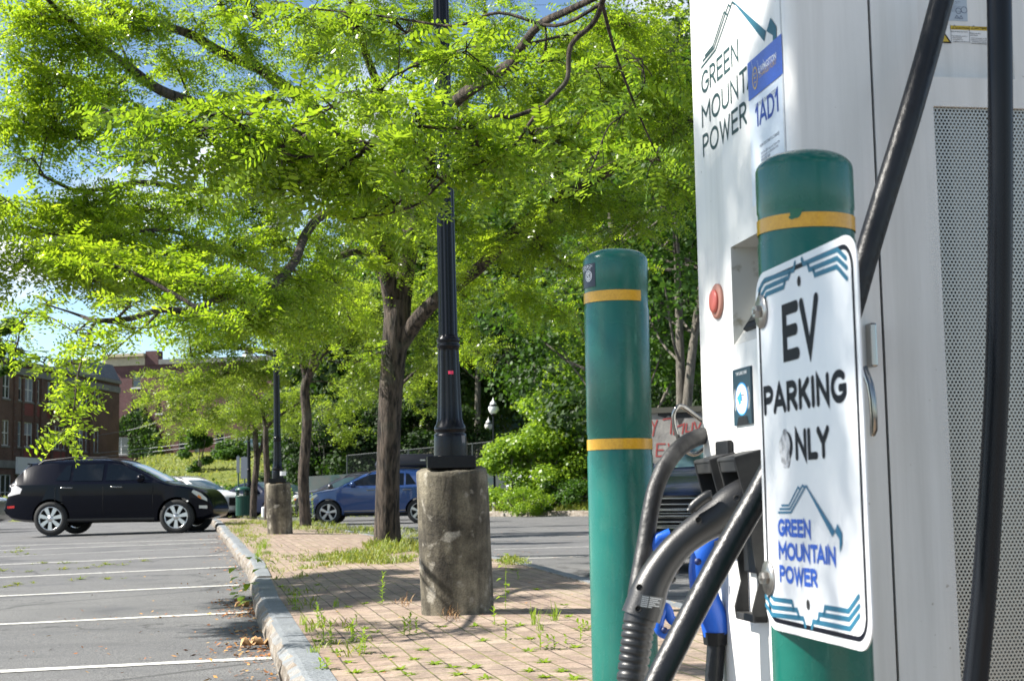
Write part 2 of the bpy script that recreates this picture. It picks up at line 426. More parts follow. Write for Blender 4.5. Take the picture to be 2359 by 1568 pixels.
def island_top(y, s):
    x = xl(y) + 0.14 + s * (2.62 - 0.28)
    a = g(xl(y) - .02, y) + KH; c = g(xr(y) + .02, y) + KH
    return (x, y, a + (c - a) * s + 0.02 * math.sin(s * PI) + 0.008 * math.sin(y * 2.1 + s * 5) * math.sin(s * PI) - 0.008)
mb = MB(); mb.grid([[island_top(y, s) for s in np.linspace(0, 1, 9)] for y in yy])
struct('brick_pavement', mb, mB)
def gi(x, y):
    s = min(1, max(0, (x - xl(y) - .14) / 2.34)); return island_top(y, s)[2]

# granite kerbs: split-faced on the road side, sawn on top
mK, t, b = node_mat('granite')
co = objco(t)
ge = t.nodes.new('ShaderNodeNewGeometry'); sp = t.nodes.new('ShaderNodeSeparateXYZ'); t.links.new(ge.outputs['True Normal'], sp.inputs[0])
top = ramp(t, noise(t, co, 3, 6, .6), [(0.3, (0.15, 0.165, 0.18)), (0.7, (0.23, 0.25, 0.265))])
face = ramp(t, noise(t, co, 7, 6, .65), [(0.32, (0.13, 0.10, 0.075)), (0.5, (0.24, 0.205, 0.165)), (0.7, (0.36, 0.34, 0.31))])
c1 = mixc(t, ramp(t, sp.outputs['Z'], [(0.55, (0, 0, 0)), (0.8, (1, 1, 1))]), face, top)
c1 = mixc(t, 1.0, c1, ramp(t, noise(t, co, 140, 3, .7), [(0.35, (0.7, 0.7, 0.7)), (0.65, (1.2, 1.2, 1.2))]), 'MULTIPLY')
t.links.new(c1, b.inputs['Base Color']); b.inputs['Roughness'].default_value = 0.85
bump(t, b, noise(t, co, 22, 5, .65), 0.7, 0.02)
mb = MB(); r_ = random.Random(3)
for side in (0, 1):
    y = -8.0
    while y < 44:
        Ls = r_.uniform(1.6, 2.5); n = max(3, int(Ls / 0.12)); rows = []
        dz = r_.uniform(-.008, .008); dx = r_.uniform(-.012, .012)
        for i in range(n + 1):
            yk = y + (Ls - .012) * i / n
            if side == 0:
                x0 = xl(yk) + dx; zb = g(x0 - .05, yk); s_ = 1
            else:
                x0 = xr(yk) + dx; zb = g(x0 + .05, yk); s_ = -1
            zt = zb + KH + dz
            j = lambda a: r_.uniform(-a, a)
            rows.append([(x0 - s_ * (.012 + j(.008)), yk, zb - .03), (x0 - s_ * (.022 + j(.014)), yk, zb + .05), (x0 - s_ * (.016 + j(.012)), yk, zb + .105),
                         (x0 + s_ * (.018 + j(.012)), yk, zt - .006), (x0 + s_ * .045, yk, zt), (x0 + s_ * .15, yk, zt), (x0 + s_ * .15, yk, zb - .03)])
        if side == 1: rows = [r[::-1] for r in rows]
        mb.grid([r[::-1] for r in rows], smooth=False)
        for r in (rows[0], rows[-1]): mb.add(r, [tuple(range(7))])
        y += Ls
struct('kerb', mb, mK)

# far kerb and verge on the right
mb = MB()
a = G(1172, 1189); c = G(1420, 1188)
FK = [a[:2], c[:2]]
VD = (c - a)[:2]; VD /= np.linalg.norm(VD); VN = np.array([-VD[1], VD[0]])
if VN[1] < 0: VN = -VN
k0 = -1.5
while k0 < 22:
    rows = []
    for i in range(9):
        q = a[:2] + VD * (k0 + 1.98 * i / 8); z0 = g(*q); zt = z0 + .2 + r_.uniform(-.012, .012); j = r_.uniform(-.015, .015)
        rows.append([(*(q + VN * (j - .01)), z0 - .03), (*(q + VN * (j + .02)), z0 + .12), (*(q + VN * .05), zt), (*(q + VN * .2), zt)])
    mb.grid([r for r in rows], smooth=False)
    k0 += 2
struct('kerb', mb, mK)

# soil and grass behind the far kerb, the wooded slope, the grass bank on the left
mG, t, b = node_mat('rough_grass')
co = objco(t)
c1 = ramp(t, noise(t, co, 0.35, 7, .7), [(0.3, (0.12, 0.16, 0.022)), (0.5, (0.21, 0.25, 0.035)), (0.7, (0.32, 0.31, 0.06))])
c1 = mixc(t, 1.0, c1, ramp(t, noise(t, co, 6, 6, .8), [(0.3, (0.55, 0.6, 0.5)), (0.7, (1.3, 1.3, 1.2))]), 'MULTIPLY')
t.links.new(c1, b.inputs['Base Color']); b.inputs['Roughness'].default_value = 0.95
bump(t, b, noise(t, co, 7, 6, .8), 1.0, 0.25)
mS, t, b = node_mat('woodland_floor')
co = objco(t)
t.links.new(ramp(t, noise(t, co, 1.2, 6, .7), [(0.3, (0.02, 0.025, 0.01)), (0.7, (0.06, 0.055, 0.03))]), b.inputs['Base Color']); b.inputs['Roughness'].default_value = 0.95

def bank_z(x, y):
    t_ = min(1, max(0, (y - 66) / 72)); t_ = t_ * t_ * (3 - 2 * t_)
    f = min(1, max(0, (x + 36.5) / 6)) * min(1, max(0, (4 - x) / 16))
    return g(x, y) - 0.05 + f * t_ * 5.2 + 0.12 * math.sin(x * .9) * math.sin(y * .5) * f * t_ * (1 - t_) * 4
mb = MB(); mb.grid([[(x, y, bank_z(x, y)) for x in np.linspace(-37, 4, 60)] for y in np.linspace(64, 190, 80)])
struct('grass_bank', mb, mG)

def slope_z(x, y):
    q = np.array([x, y]) - FK[0]; s_ = q @ VN; al = q @ VD
    t_ = max(0, s_ - 0.15)
    return g(x, y) + 0.17 + (0.22 * t_ if t_ < 6 else 1.32 + 0.11 * (t_ - 6))
mb = MB(); rows = []
for s_ in [0.18, 0.6, 1.2, 2, 3, 4.5, 6, 8, 11, 15, 20, 28, 38, 50, 75, 100]:
    rows.append([(*(q := FK[0] + VD * al + VN * s_), slope_z(*q)) for al in np.linspace(-4, 60, 50)])
mb.grid(rows)
struct('hillside', mb, mS)
mb = MB(); rows = []
for s_ in [0.19, 0.5, 0.9, 1.4, 2.0]:
    rows.append([(*(q := FK[0] + VD * al + VN * s_), slope_z(*q) + .012) for al in np.linspace(-3, 30, 60)])
mb.grid(rows)
struct('grass_verge', mb, mG)

# the wooded hill that closes the view behind the trees on the right
def hill_z(x, y):
    f = min(1, max(0, (x + 26 - (y - 118) * .02) / 22)); t_ = max(0, y - 116 + 3 * math.sin(x * .13))
    return 3 + f * (t_ * .36) * (1 - .15 * math.sin(x * .09 + y * .07)) - (1 - f) * 4
mb = MB(); mb.grid([[(x, y, hill_z(x, y)) for x in np.linspace(-30, 130, 90)] for y in np.linspace(112, 190, 40)])
struct('hill', mb, mS)

# ================================================================== CHARGING STATION
A9 = math.atan(579 / 3400)
EV = np.array([-math.sin(A9), math.cos(A9), 0.0])     # along the front face, away from the camera
SV = np.array([math.cos(A9), math.sin(A9), 0.0])      # into the cabinet
F0 = P(1655, 694, 3400 / 1330)                        # centre of the emergency stop on the front face
FP = Plane(F0, EV, -SV)                               # front face (u runs away from the camera)
U0, U1 = -0.378, 0.125                                # near and far edge of the front face
SP = Plane(F0 + EV * U0, SV, -EV)                     # side face towards the camera
mWhite, t, b = node_mat('white_powder_coat')
co = objco(t)
c1 = ramp(t, noise(t, objco(t, 0, (22, 22, 1.1)), 1.0, 7, .65), [(.30, (.67, .665, .635)), (.55, (.80, .795, .77))])
c1 = mixc(t, ramp(t, noise(t, co, 4, 6, .6), [(.52, (0, 0, 0)), (.75, (.5, .5, .5))]), c1, (.70, .70, .67))
c1 = mixc(t, ramp(t, noise(t, co, 60, 2, .5), [(.74, (0, 0, 0)), (.78, (.8, .8, .8))]), c1, (.40, .37, .32))
t.links.new(c1, b.inputs['Base Color']); b.inputs['Roughness'].default_value = .36
bump(t, b, noise(t, co, 160, 3), .05, .004)
mGrout = mat('dark_seam', (0.05, 0.045, 0.04), 0.8)
mBlack = mat('black_plastic', (0.008, 0.009, 0.010), 0.5, spec=.3, bump=0.12, bscale=500)
mRubber = mat('black_cable_rubber', (0.006, 0.007, 0.009), 0.38, col2=(0.012, 0.013, 0.016), scale=30, bump=0.1, bscale=90, spec=.4)
mChrome = mat('polished_steel', (0.30, 0.295, 0.28), 0.16, 1.0)
mSteel = mat('zinc_steel', (0.48, 0.47, 0.44), 0.35, 1.0, col2=(0.36, 0.34, 0.31), scale=60)
mBlue = mat('blue_plastic', (0.012, 0.10, 0.52), 0.32, bump=0.05, bscale=300)
mTeal = mat('teal_print', (0.035, 0.16, 0.22), 0.45)
mNavy = mat('navy_print', (0.004, 0.005, 0.011), 0.5, spec=.12)
mGreenPrint = mat('dark_green_print', (0.022, 0.055, 0.058), 0.5, spec=.2)
mBluePrint = mat('blue_print', (0.03, 0.12, 0.55), 0.45, spec=.2)
mStation = bpy.data.materials
zb = g(*F0[:2]) + KH
charger = thing('charging_station', 'tall white charging cabinet with red stop button, perforated side door and thick black cables', 'charging station', (F0[0], F0[1], zb))
ZT, ZB = 2.25, zb + 0.02
# cabinet: front skin with the screen recess, side skin with seam, top and back
rec_u = (FP.px(1686, 650)[0], FP.px(1686, 650)[0] - 0.20)        # far and near edge of the recess opening
rz1 = F0[2] + FP.px(1688, 567)[1]; rz0 = F0[2] + FP.px(1691, 796)[1]
mb = MB()
def fpt(u, z, off=0): return FP.pt(u, z - F0[2], off)
def spt(w_, z, off=0): return SP.pt(w_, z - F0[2], off)
R_C = 0.018
ua, ub = rec_u[1], rec_u[0]
us = [U0 + R_C, ua, ub, U1 - .012]; zs = [ZB, rz0, rz1, ZT]
for i in range(3):
    for j in range(3):
        if i == 1 and j == 1: continue
        mb.add([fpt(us[i], zs[j]), fpt(us[i + 1], zs[j]), fpt(us[i + 1], zs[j + 1]), fpt(us[i], zs[j + 1])], [(0, 1, 2, 3)])
# rounded near corner, far return
rows = []
for k in range(9):
    a_ = PI / 2 * k / 8
    c_ = F0 + EV * (U0 + R_C) + SV * R_C - SV * R_C * math.cos(a_) - EV * R_C * math.sin(a_)
    rows.append([(c_[0], c_[1], ZB), (c_[0], c_[1], ZT)])
mb.grid(rows)
rows = []
for k in range(6):
    a_ = PI / 2 * k / 5
    c_ = F0 + EV * (U1 - .012) + SV * .012 - SV * .012 * math.cos(a_) + EV * .012 * math.sin(a_)
    rows.append([(c_[0], c_[1], ZB), (c_[0], c_[1], ZT)])
rows.append([tuple(F0[:2] + EV[:2] * U1 + SV[:2] * .8) + (ZB,), tuple(F0[:2] + EV[:2] * U1 + SV[:2] * .8) + (ZT,)])
mb.grid(rows)
w1 = SP.px(2035, 784)[0]                      # seam between the front frame and the side door
mb.add([spt(R_C, ZB), spt(w1 - .0022, ZB), spt(w1 - .0022, ZT), spt(R_C, ZT)], [(0, 1, 2, 3)])
mb.add([fpt(U0, ZT) + SV * .02, fpt(U1, ZT) + SV * 0.0, fpt(U1, ZT) + SV * .8, fpt(U0, ZT) + SV * .8], [(0, 1, 2, 3)])
mb.add([fpt(U0, ZB) + SV * .8, fpt(U1, ZB) + SV * .8, fpt(U1, ZT) + SV * .8, fpt(U0, ZT) + SV * .8], [(0, 1, 2, 3)])
obj('cabinet', mb, mWhite, charger)
mb = MB(); mb.add([spt(w1 - .004, ZB, -.02), spt(w1 + .004, ZB, -.02), spt(w1 + .004, ZT, -.02), spt(w1 - .004, ZT, -.02)], [(0, 1, 2, 3)]); obj('seam', mb, mGrout, charger)
# plinth
mb = MB(); cpl = F0 + EV * (U0 + U1) / 2 + SV * .4; mb.box((cpl[0], cpl[1], zb + .005), (.76, U1 - U0 - .04, .05), SV, EV); obj('plinth', mb, mat('grey_plinth', (.12, .12, .12), .8), charger)
# recess walls and inclined screen panel
mRec = mat('recess_grey', (0.62, 0.61, 0.56), 0.6, col2=(0.36, 0.33, 0.26), scale=45, contrast=(0.60, 0.72))
mb = MB(); D1 = 0.115
q = [(ub, rz0), (ua, rz0), (ua, rz1), (ub, rz1)]
o_ = [fpt(u, z) for u, z in q]
top_b = [fpt(ub, rz1, -D1), fpt(ua, rz1, -D1)]
mb.add([o_[3], o_[2], top_b[1], top_b[0]], [(0, 1, 2, 3)])                     # ceiling of the recess
mb.add([o_[0], o_[3], top_b[0]], [(0, 1, 2)]); mb.add([o_[1], o_[2], top_b[1]], [(0, 1, 2)])
mb.add([o_[0], o_[1], top_b[1], top_b[0]], [(0, 1, 2, 3)])                     # inclined panel
obj('screen_recess', mb, mRec, charger)
sl0, sl1 = np.array(o_[0]), np.array(top_b[0]); slv = sl1 - sl0; sll = np.linalg.norm(slv); slv /= sll
sln = np.cross(-EV, slv); sln = sln if sln @ (-SV) > 0 else -sln
SC = Plane(sl0, -EV, sln, slv)
mb = MB(); mb.box(SC.pt(.1, sll * .46, .004), (.15, sll * .68, .008), -EV, slv, sln); sc = obj('screen', mb, mBlack, charger, .002)
mb = MB(); mb.box(SC.pt(.1, sll * .46, .0085), (.128, sll * .56, .002), -EV, slv, sln); obj('display', mb, mat('dark_display', (.01, .011, .012), .08), sc)
# emergency stop
mb = MB(); mb.lathe([(.0001, 0), (.0305, 0), (.0305, .004), (.027, .006), (.0001, .006)], F0 - SV * .0005, 32, axis=-SV, closed=False)
eb = obj('stop_button_bezel', mb, mat('weathered_red_ring', (.42, .20, .15), .6), charger)
mb = MB(); mb.lathe([(.0001, 0), (.012, .001), (.012, .002), (.02, .0025), (.0205, .005), (.0185, .0075), (.010, .0088), (.0001, .009)], F0 - SV * .004, 32, axis=-SV, closed=False)
obj('stop_button', mb, mat('faded_red_plastic', (.56, .13, .10), .4), eb)
# tap card reader
def fbox(mb, x0, y0, x1, y1, off0, off1):
    """block on the front face between two photograph corners"""
    a_, za = FP.px(x0, y0); c_, zc = FP.px(x1, y1)
    pts = [FP.pt(a_, za, off0), FP.pt(c_, za, off0), FP.pt(c_, zc, off0), FP.pt(a_, zc, off0)]
    mb.prism(pts[::-1], -SV * (off1 - off0))
    return min(a_, c_), max(a_, c_), min(za, zc), max(za, zc)
mb = MB(); T_ = fbox(mb, 1692.5, 853, 1737.5, 975, 0, .004)
tapc = obj('card_reader', mb, mat('dark_teal_sign', (.008, .035, .055), .35), charger)
tu = (T_[0] + T_[1]) / 2; tw = T_[1] - T_[0]; tz = (T_[2] + T_[3]) / 2; th = T_[3] - T_[2]
mb = MB()
cz = tz - .004
for (ru, rz_, off, n_) in ((.36, .29, .0044, 0),):
    mb.add([FP.pt(tu + tw * ru * math.cos(a_), cz + th * rz_ * math.sin(a_), off) for a_ in np.linspace(0, 2 * PI, 40)[:-1]][::-1], [tuple(range(39))])
obj('badge_ring', mb, mat('sky_blue_print', (.03, .32, .78), .4), tapc)
mb = MB(); mb.add([FP.pt(tu + tw * .325 * math.cos(a_), cz + th * .262 * math.sin(a_), .0048) for a_ in np.linspace(0, 2 * PI, 40)[:-1]][::-1], [tuple(range(39))])
obj('badge', mb, mat('white_print', (.82, .83, .83), .4), tapc)
mb = MB(); type_mesh(mb, 'TAP CARD HERE', FP, tu + tw * .30, tu - tw * .32, tz + th * .385, .0044, .01)
for k in (1, -1):
    for rr in (.40, .45):
        ribbon(mb, [(tu + k * tw * rr * math.cos(a_), cz + th * rr * .75 * math.sin(a_)) for a_ in np.linspace(-.6, .6, 9)], .0012, FP, .0045)
obj('lettering', mb, MATS['white_print'], tapc)
mb = MB()   # card and hand line drawing
mb.add([FP.pt(tu + tw * x_, cz + th * y_, .0051) for x_, y_ in ((.25, .03), (.02, .14), (-.02, .0), (.06, -.07), (.1, -.13))], [(0, 1, 2, 3, 4)])
obj('card_symbol', mb, MATS['sky_blue_print'], tapc)
mb = MB()
for pl_ in ([(.02, .06), (-.14, .07), (-.24, .0)], [(.03, .02), (-.10, .02)], [(.03, -.02), (-.09, -.02)], [(.04, -.06), (-.06, -.1), (-.02, -.17)], [(-.14, -.08), (-.25, -.15)]):
    ribbon(mb, [(tu + tw * x_, cz + th * y_) for x_, y_ in pl_], .0011, FP, .0054)
obj('hand_symbol', mb, mNavy, tapc)
mb = MB(); mb.add([FP.pt(tu + tw * x_, T_[2] + th * y_, .0046) for x_, y_ in ((.32, .005), (-.36, .005), (-.28, .15), (.22, .15))], [(0, 1, 2, 3)]); obj('card_slot', mb, mBlack, tapc)

# operator's logo and lettering on the front
def fline(mb, pts, wd, off=.0006): ribbon(mb, [FP.px(x, y) for x, y in pts], wd, FP, off)
Z6 = lambda x, y: (1555 + .3408 * x, .3408 * y)
mb = MB()
strokes(mb, 'GREEN', FP, FP.px(*Z6(180, 580))[0], FP.px(*Z6(430, 370))[0], FP.px(*Z6(180, 652))[1], .041, .0062, .0006)
zG = FP.px(*Z6(180, 652))[1]
strokes(mb, 'MOUNTAIN', FP, FP.px(*Z6(183, 790))[0], FP.px(*Z6(640, 470))[0], FP.px(*Z6(183, 872))[1], .041, .0062, .0006)
strokes(mb, 'POWER', FP, FP.px(*Z6(190, 990))[0], FP.px(*Z6(486, 790))[0], FP.px(*Z6(190, 1070))[1], .041, .0062, .0006)
for k, L3 in enumerate(([(205, 378), (258, 312), (333, 82), (352, 100)], [(190, 415), (266, 325), (362, 34), (378, 50)], [(180, 460), (275, 340), (388, 15), (404, 30)])):
    fline(mb, [Z6(*p_) for p_ in L3], .0042, .0007 + k * .00005)
obj('lettering', mb, mGreenPrint, charger)
def fpoly(mb, pts, off):
    mb.add([FP.pt(*FP.px(x, y), off) for x, y in pts], [tuple(range(len(pts)))])
mb = MB(); fpoly(mb, [Z6(*p_) for p_ in ((392, 12), (402, 14), (618, 212), (606, 282))], .0009)
fpoly(mb, [Z6(*p_) for p_ in ((648, 122), (688, 180), (690, 295), (668, 378), (664, 240), (622, 212))], .0010)
obj('mountain_logo', mb, mat('slate_teal_print', (.022, .11, .16), .45, spec=.2), charger)
# stickers to the right of the logo
mStick = mat('pale_sticker', (.66, .72, .80), .3)
mb = MB(); ss = [Z6(498, 690), Z6(730, 512), Z6(745, 1000), Z6(748, 1560), Z6(520, 1620)]
u0s = FP.px(*Z6(499, 560))[0]; u1s = FP.px(*Z6(731, 400))[0]; zs0 = FP.px(*Z6(500, 690))[1]
zlow = FP.px(1730, 480)[1]
mb.add([FP.pt(u0s, zs0 - .0012, .0008), FP.pt(u1s, zs0 - .0012, .0008), FP.pt(u1s, zlow, .0008), FP.pt(u0s, zlow, .0008)], [(0, 1, 2, 3)])
stp = obj('station_sticker', mb, mStick, charger)
mb = MB(); zs1 = FP.px(*Z6(498, 430))[1]
mb.add([FP.pt(u0s, zs0, .0014), FP.pt(u1s, zs0, .0014), FP.pt(u1s, zs1, .0014), FP.pt(u0s, zs1, .0014)], [(0, 1, 2, 3)])
st2 = obj('blue_sticker', mb, mat('royal_blue_sticker', (.02, .075, .42), .32, col2=(.03, .10, .5), scale=300), charger)
su = lambda f: u0s + (u1s - u0s) * f
zh = zs1 - zs0
mb = MB(); type_mesh(mb, 'LIVINGSTON', FP, su(.33), su(.84), zs0 + zh * .50, .0018, .012)
for k in range(3):
    ribbon(mb, [(su(.13 + .17 * k), zs0 + zh * (.95 - .1 * k)), (su(.17 + .17 * k), zs0 + zh * .62), (su(.2 + .17 * k), zs0 + zh * .45)], .0009, FP, .0017)
obj('lettering', mb, MATS['white_print'], st2)
mb = MB(); type_mesh(mb, 'CHARGE PORT', FP, su(.34), su(.84), zs0 + zh * .36, .0018, .0)
cu, cz_ = su(.22), zs0 + zh * .46
ribbon(mb, [(cu + .0115 * math.cos(a_), cz_ + .017 * math.sin(a_)) for a_ in np.linspace(0, 2 * PI, 28)], .003, FP, .0018)
ribbon(mb, [(cu + .004, cz_ + .007), (cu - .004, cz_ + .007)], .002, FP, .0018); ribbon(mb, [(cu + .004, cz_), (cu - .004, cz_)], .002, FP, .0018); ribbon(mb, [(cu + .004, cz_ - .007), (cu - .004, cz_ - .007)], .002, FP, .0018)
obj('emblem', mb, mat('gold_print', (.55, .37, .10), .4), st2)
mb = MB(); type_mesh(mb, 'STATION SHORT CODE', FP, su(.19), su(.82), FP.px(*Z6(543, 740))[1], .0012, .004)
type_mesh(mb, 'HOW TO START A CHARGE', FP, su(.28), su(.84), FP.px(*Z6(562, 1012))[1], .0012, .006)
for k, tx in enumerate(('Scan the QR code and follow the', 'instructions to download the', 'charging app')):
    type_mesh(mb, tx, FP, su(.3), su(.3 + .54 * (1, .93, .5)[k]), FP.px(*Z6(570, 1058 + 24 * k))[1], .0012, 0)
obj('lettering', mb, mat('grey_print', (.13, .15, .2), .5), stp)
mb = MB(); strokes(mb, '1AD1', FP, su(.18), su(.85), FP.px(*Z6(541, 877))[1], .0375, .0062, .0012)
obj('station_code', mb, mat('code_blue_print', (.02, .06, .32), .45, spec=.2), stp)
# near raised edge strip of the front trim
mb = MB(); mb.box(fpt(U0 + R_C + .006, (ZB + ZT) / 2, .0005), (.004, .001, ZT - ZB), EV, -SV); obj('edge_trim', mb, mat('trim_grey', (.55, .56, .56), .5), charger)

# side door with its perforated vent
dW0 = w1 + .0022; dW1 = 0.80
vw0 = SP.px(2150, 243)[0]; vz1 = F0[2] + SP.px(2200, 246)[1]; vz0 = ZB + .12; vw1 = vw0 + .40
lz0 = F0[2] + SP.px(2245, 180)[1]; lw0 = SP.px(2120, 150)[0]; lw1 = SP.px(2338, 186)[0]     # sunk label panel
mb = MB()
ws = [dW0, lw0, vw0, lw1, vw1, dW1]
ws = sorted(ws); zs = [ZB, vz0, vz1, lz0, ZT - .04, ZT]
for i in range(5):
    for j in range(5):
        cw, czz = (ws[i] + ws[i + 1]) / 2, (zs[j] + zs[j + 1]) / 2
        if vw0 < cw < vw1 and vz0 < czz < vz1: continue
        if lw0 < cw < lw1 and lz0 < czz < ZT - .04: continue
        mb.add([spt(ws[i], zs[j]), spt(ws[i + 1], zs[j]), spt(ws[i + 1], zs[j + 1]), spt(ws[i], zs[j + 1])], [(0, 1, 2, 3)])
for (a0, a1, z0_, z1_, dp) in ((lw0, lw1, lz0, ZT - .04, .03), (vw0, vw1, vz0, vz1, .006)):
    q = [(a0, z0_), (a1, z0_), (a1, z1_), (a0, z1_)]
    for k in range(4):
        (ua_, za_), (ub_, zb_) = q[k], q[(k + 1) % 4]
        mb.add([spt(ua_, za_), spt(ub_, zb_), spt(ub_, zb_, -dp), spt(ua_, za_, -dp)], [(0, 1, 2, 3)])
mb.add([spt(lw0, lz0, -.03), spt(lw1, lz0, -.03), spt(lw1, ZT - .04, -.03), spt(lw0, ZT - .04, -.03)], [(0, 1, 2, 3)])
mb.add([spt(dW0, ZB), spt(dW0, ZT), spt(dW0, ZT, -.03), spt(dW0, ZB, -.03)], [(0, 1, 2, 3)])
door = obj('side_door', mb, mWhite, charger)
# perforated steel: staggered round holes, dark behind, as a real sheet with holes (material opacity follows the hole grid)
mM, t, b = node_mat('perforated_steel')
uvn = t.nodes.new('ShaderNodeUVMap'); sx = t.nodes.new('ShaderNodeSeparateXYZ'); t.links.new(uvn.outputs[0], sx.inputs[0])
def M_(op, a_, c_=None):
    n = t.nodes.new('ShaderNodeMath'); n.operation = op
    for k, v in enumerate((a_, c_)):
        if v is None: continue
        if hasattr(v, 'is_linked'): t.links.new(v, n.inputs[k])
        else: n.inputs[k].default_value = v
    return n.outputs[0]
PX, PY = 0.0060, 0.0052
def cell(ox, oy):
    fx = M_('SUBTRACT', M_('FRACT', M_('ADD', M_('DIVIDE', sx.outputs[0], PX), ox)), .5)
    fy = M_('SUBTRACT', M_('FRACT', M_('ADD', M_('DIVIDE', sx.outputs[1], PY * 2), oy)), .5)
    fx = M_('MULTIPLY', fx, PX); fy = M_('MULTIPLY', fy, PY * 2)
    return M_('SQRT', M_('ADD', M_('MULTIPLY', fx, fx), M_('MULTIPLY', fy, fy)))
dist = M_('MINIMUM', cell(0, 0), cell(.5, .5))
hole = M_('GREATER_THAN', dist, .0019)
t.links.new(hole, b.inputs['Alpha'])
b.inputs['Base Color'].default_value = (.46, .45, .41, 1); b.inputs['Metallic'].default_value = .85; b.inputs['Roughness'].default_value = .42
mb = MB(); mb.add([spt(vw0, vz0, -.006), spt(vw1, vz0, -.006), spt(vw1, vz1, -.006), spt(vw0, vz1, -.006)], [(0, 1, 2, 3)])
vent = obj('vent', mb, mM, door)
uv = vent.data.uv_layers.new(name='UVMap')
for k, (u_, v_) in enumerate(((0, 0), (vw1 - vw0, 0), (vw1 - vw0, vz1 - vz0), (0, vz1 - vz0))): uv.data[k].uv = (u_, v_)
mb = MB(); mb.add([spt(vw0, vz0, -.05), spt(vw1, vz0, -.05), spt(vw1, vz1, -.05), spt(vw0, vz1, -.05)], [(0, 1, 2, 3)])
for k in range(4): mb.box(spt(vw0 + .06 + .11 * k, (vz0 + vz1) / 2, -.032), (.045, .012, vz1 - vz0), SV, -EV)
obj('vent_backing', mb, mat('vent_grey', (.26, .26, .24), .6), door)
# labels on the sunk panel
LP = Plane(SP.o - SP.n * .03, SP.a, SP.n)
def lbox(mb, x0, y0, x1, y1, off):
    a_, za = LP.px(x0, y0); c_, zc = LP.px(x1, y1)
    mb.add([LP.pt(a_, zc, off), LP.pt(c_, zc, off), LP.pt(c_, za, off), LP.pt(a_, za, off)], [(0, 1, 2, 3)]); return a_, c_, zc, za
mb = MB(); r1 = lbox(mb, 2150, 58, 2345, 104, .0006); cl = obj('caution_label', mb, MATS['white_print'], door)
fu = lambda x: LP.px(x, 80)[0]
mb = MB()
mb.add([LP.pt(fu(2189), LP.px(2200, 69)[1], .001), LP.pt(fu(2343), LP.px(2200, 69)[1], .001), LP.pt(fu(2343), r1[3], .001), LP.pt(fu(2189), r1[3], .001)], [(0, 1, 2, 3)])
tri = [(fu(2158), LP.px(2160, 98)[1]), (fu(2188), LP.px(2160, 98)[1]), (fu(2173), LP.px(2160, 74)[1])]
mb.add([LP.pt(*q_, .001) for q_ in tri], [(0, 1, 2)])
obj('yellow_band', mb, mat('warning_yellow', (.62, .44, .03), .4), cl)
mb = MB()
for (x_, w_) in ((2198, 1.0), (2238, 1.0)): pass
def tri_line(mb, x0, x1, y0, y1, wd=.0007):
    p3 = [LP.px(x0, y1), LP.px(x1, y1), LP.px((x0 + x1) / 2, y0)]; ribbon(mb, p3 + [p3[0]], wd, LP, .0013)
tri_line(mb, 2193, 2203, 59, 67); tri_line(mb, 2237, 2247, 60, 68)
ribbon(mb, tri + [tri[0]], .002, LP, .0013)
type_mesh(mb, 'CAUTION', LP, fu(2204), fu(2231), LP.px(2205, 67.5)[1], .0013, .02)
type_mesh(mb, 'ATTENTION', LP, fu(2248), fu(2288), LP.px(2250, 68.5)[1], .0013, .02)
for k, (tx, x0, x1, y) in enumerate((('Risk of electrical shock.', 2191, 2229, 75), ('Have defective cords or', 2192, 2227, 85), ('wires replaced', 2193, 2214, 89), ('immediately by a', 2193, 2217, 93), ('qualified service person.', 2194, 2231, 97.5),
                                     ('Risque de choc', 2234, 2259, 77.5), ('electrique.', 2235, 2252, 82), ('Avoir des cordes ou des', 2236, 2272, 88.5), ('defectueux doivent etre', 2236, 2272, 92.5), ('remplacees immediatement', 2237, 2276, 96.5), ('par un technicien qualifie', 2237, 2278, 100.5))):
    type_mesh(mb, tx, LP, fu(x0), fu(x1), LP.px(2200, y)[1], .0013, .008)
for x_ in (2190, 2232.5): ribbon(mb, [(fu(x_), r1[2]), (fu(x_), r1[3])], .0006, LP, .0014)
obj('lettering', mb, mNavy, cl)
mb = MB(); r2 = lbox(mb, 2139, -40, 2229, 50, .0006); rl = obj('rating_label', mb, mat('silver_blue_label', (.42, .49, .56), .4), door)
mb = MB()
for k in range(7):
    yk = 12 + 3.6 * k
    type_mesh(mb, ('Input rating 208 V', 'Output 50 kW max', 'Outdoor use', 'Conforms to standard', 'Certified to code', 'Enclosure type', 'Made for road vehicles')[k], LP, fu(2195), fu(2216 - (k % 3) * 5), LP.px(2200, yk - 6)[1], .001, .004)
tri_line(mb, 2199, 2208, 36, 43); tri_line(mb, 2209, 2217, 37, 44)
cc = (fu(2210), LP.px(2210, 26)[1]); ribbon(mb, [(cc[0] + .0045 * math.cos(a_), cc[1] + .0045 * math.sin(a_)) for a_ in np.linspace(0, 2 * PI, 16)], .0008, LP, .001)
cc = (fu(2223), LP.px(2223, 24)[1]); ribbon(mb, [(cc[0] + .005 * math.cos(a_), cc[1] + .005 * math.sin(a_)) for a_ in np.linspace(0, 2 * PI, 16)], .0008, LP, .001)
obj('lettering', mb, mat('faint_navy_print', (.08, .1, .17), .5), rl)
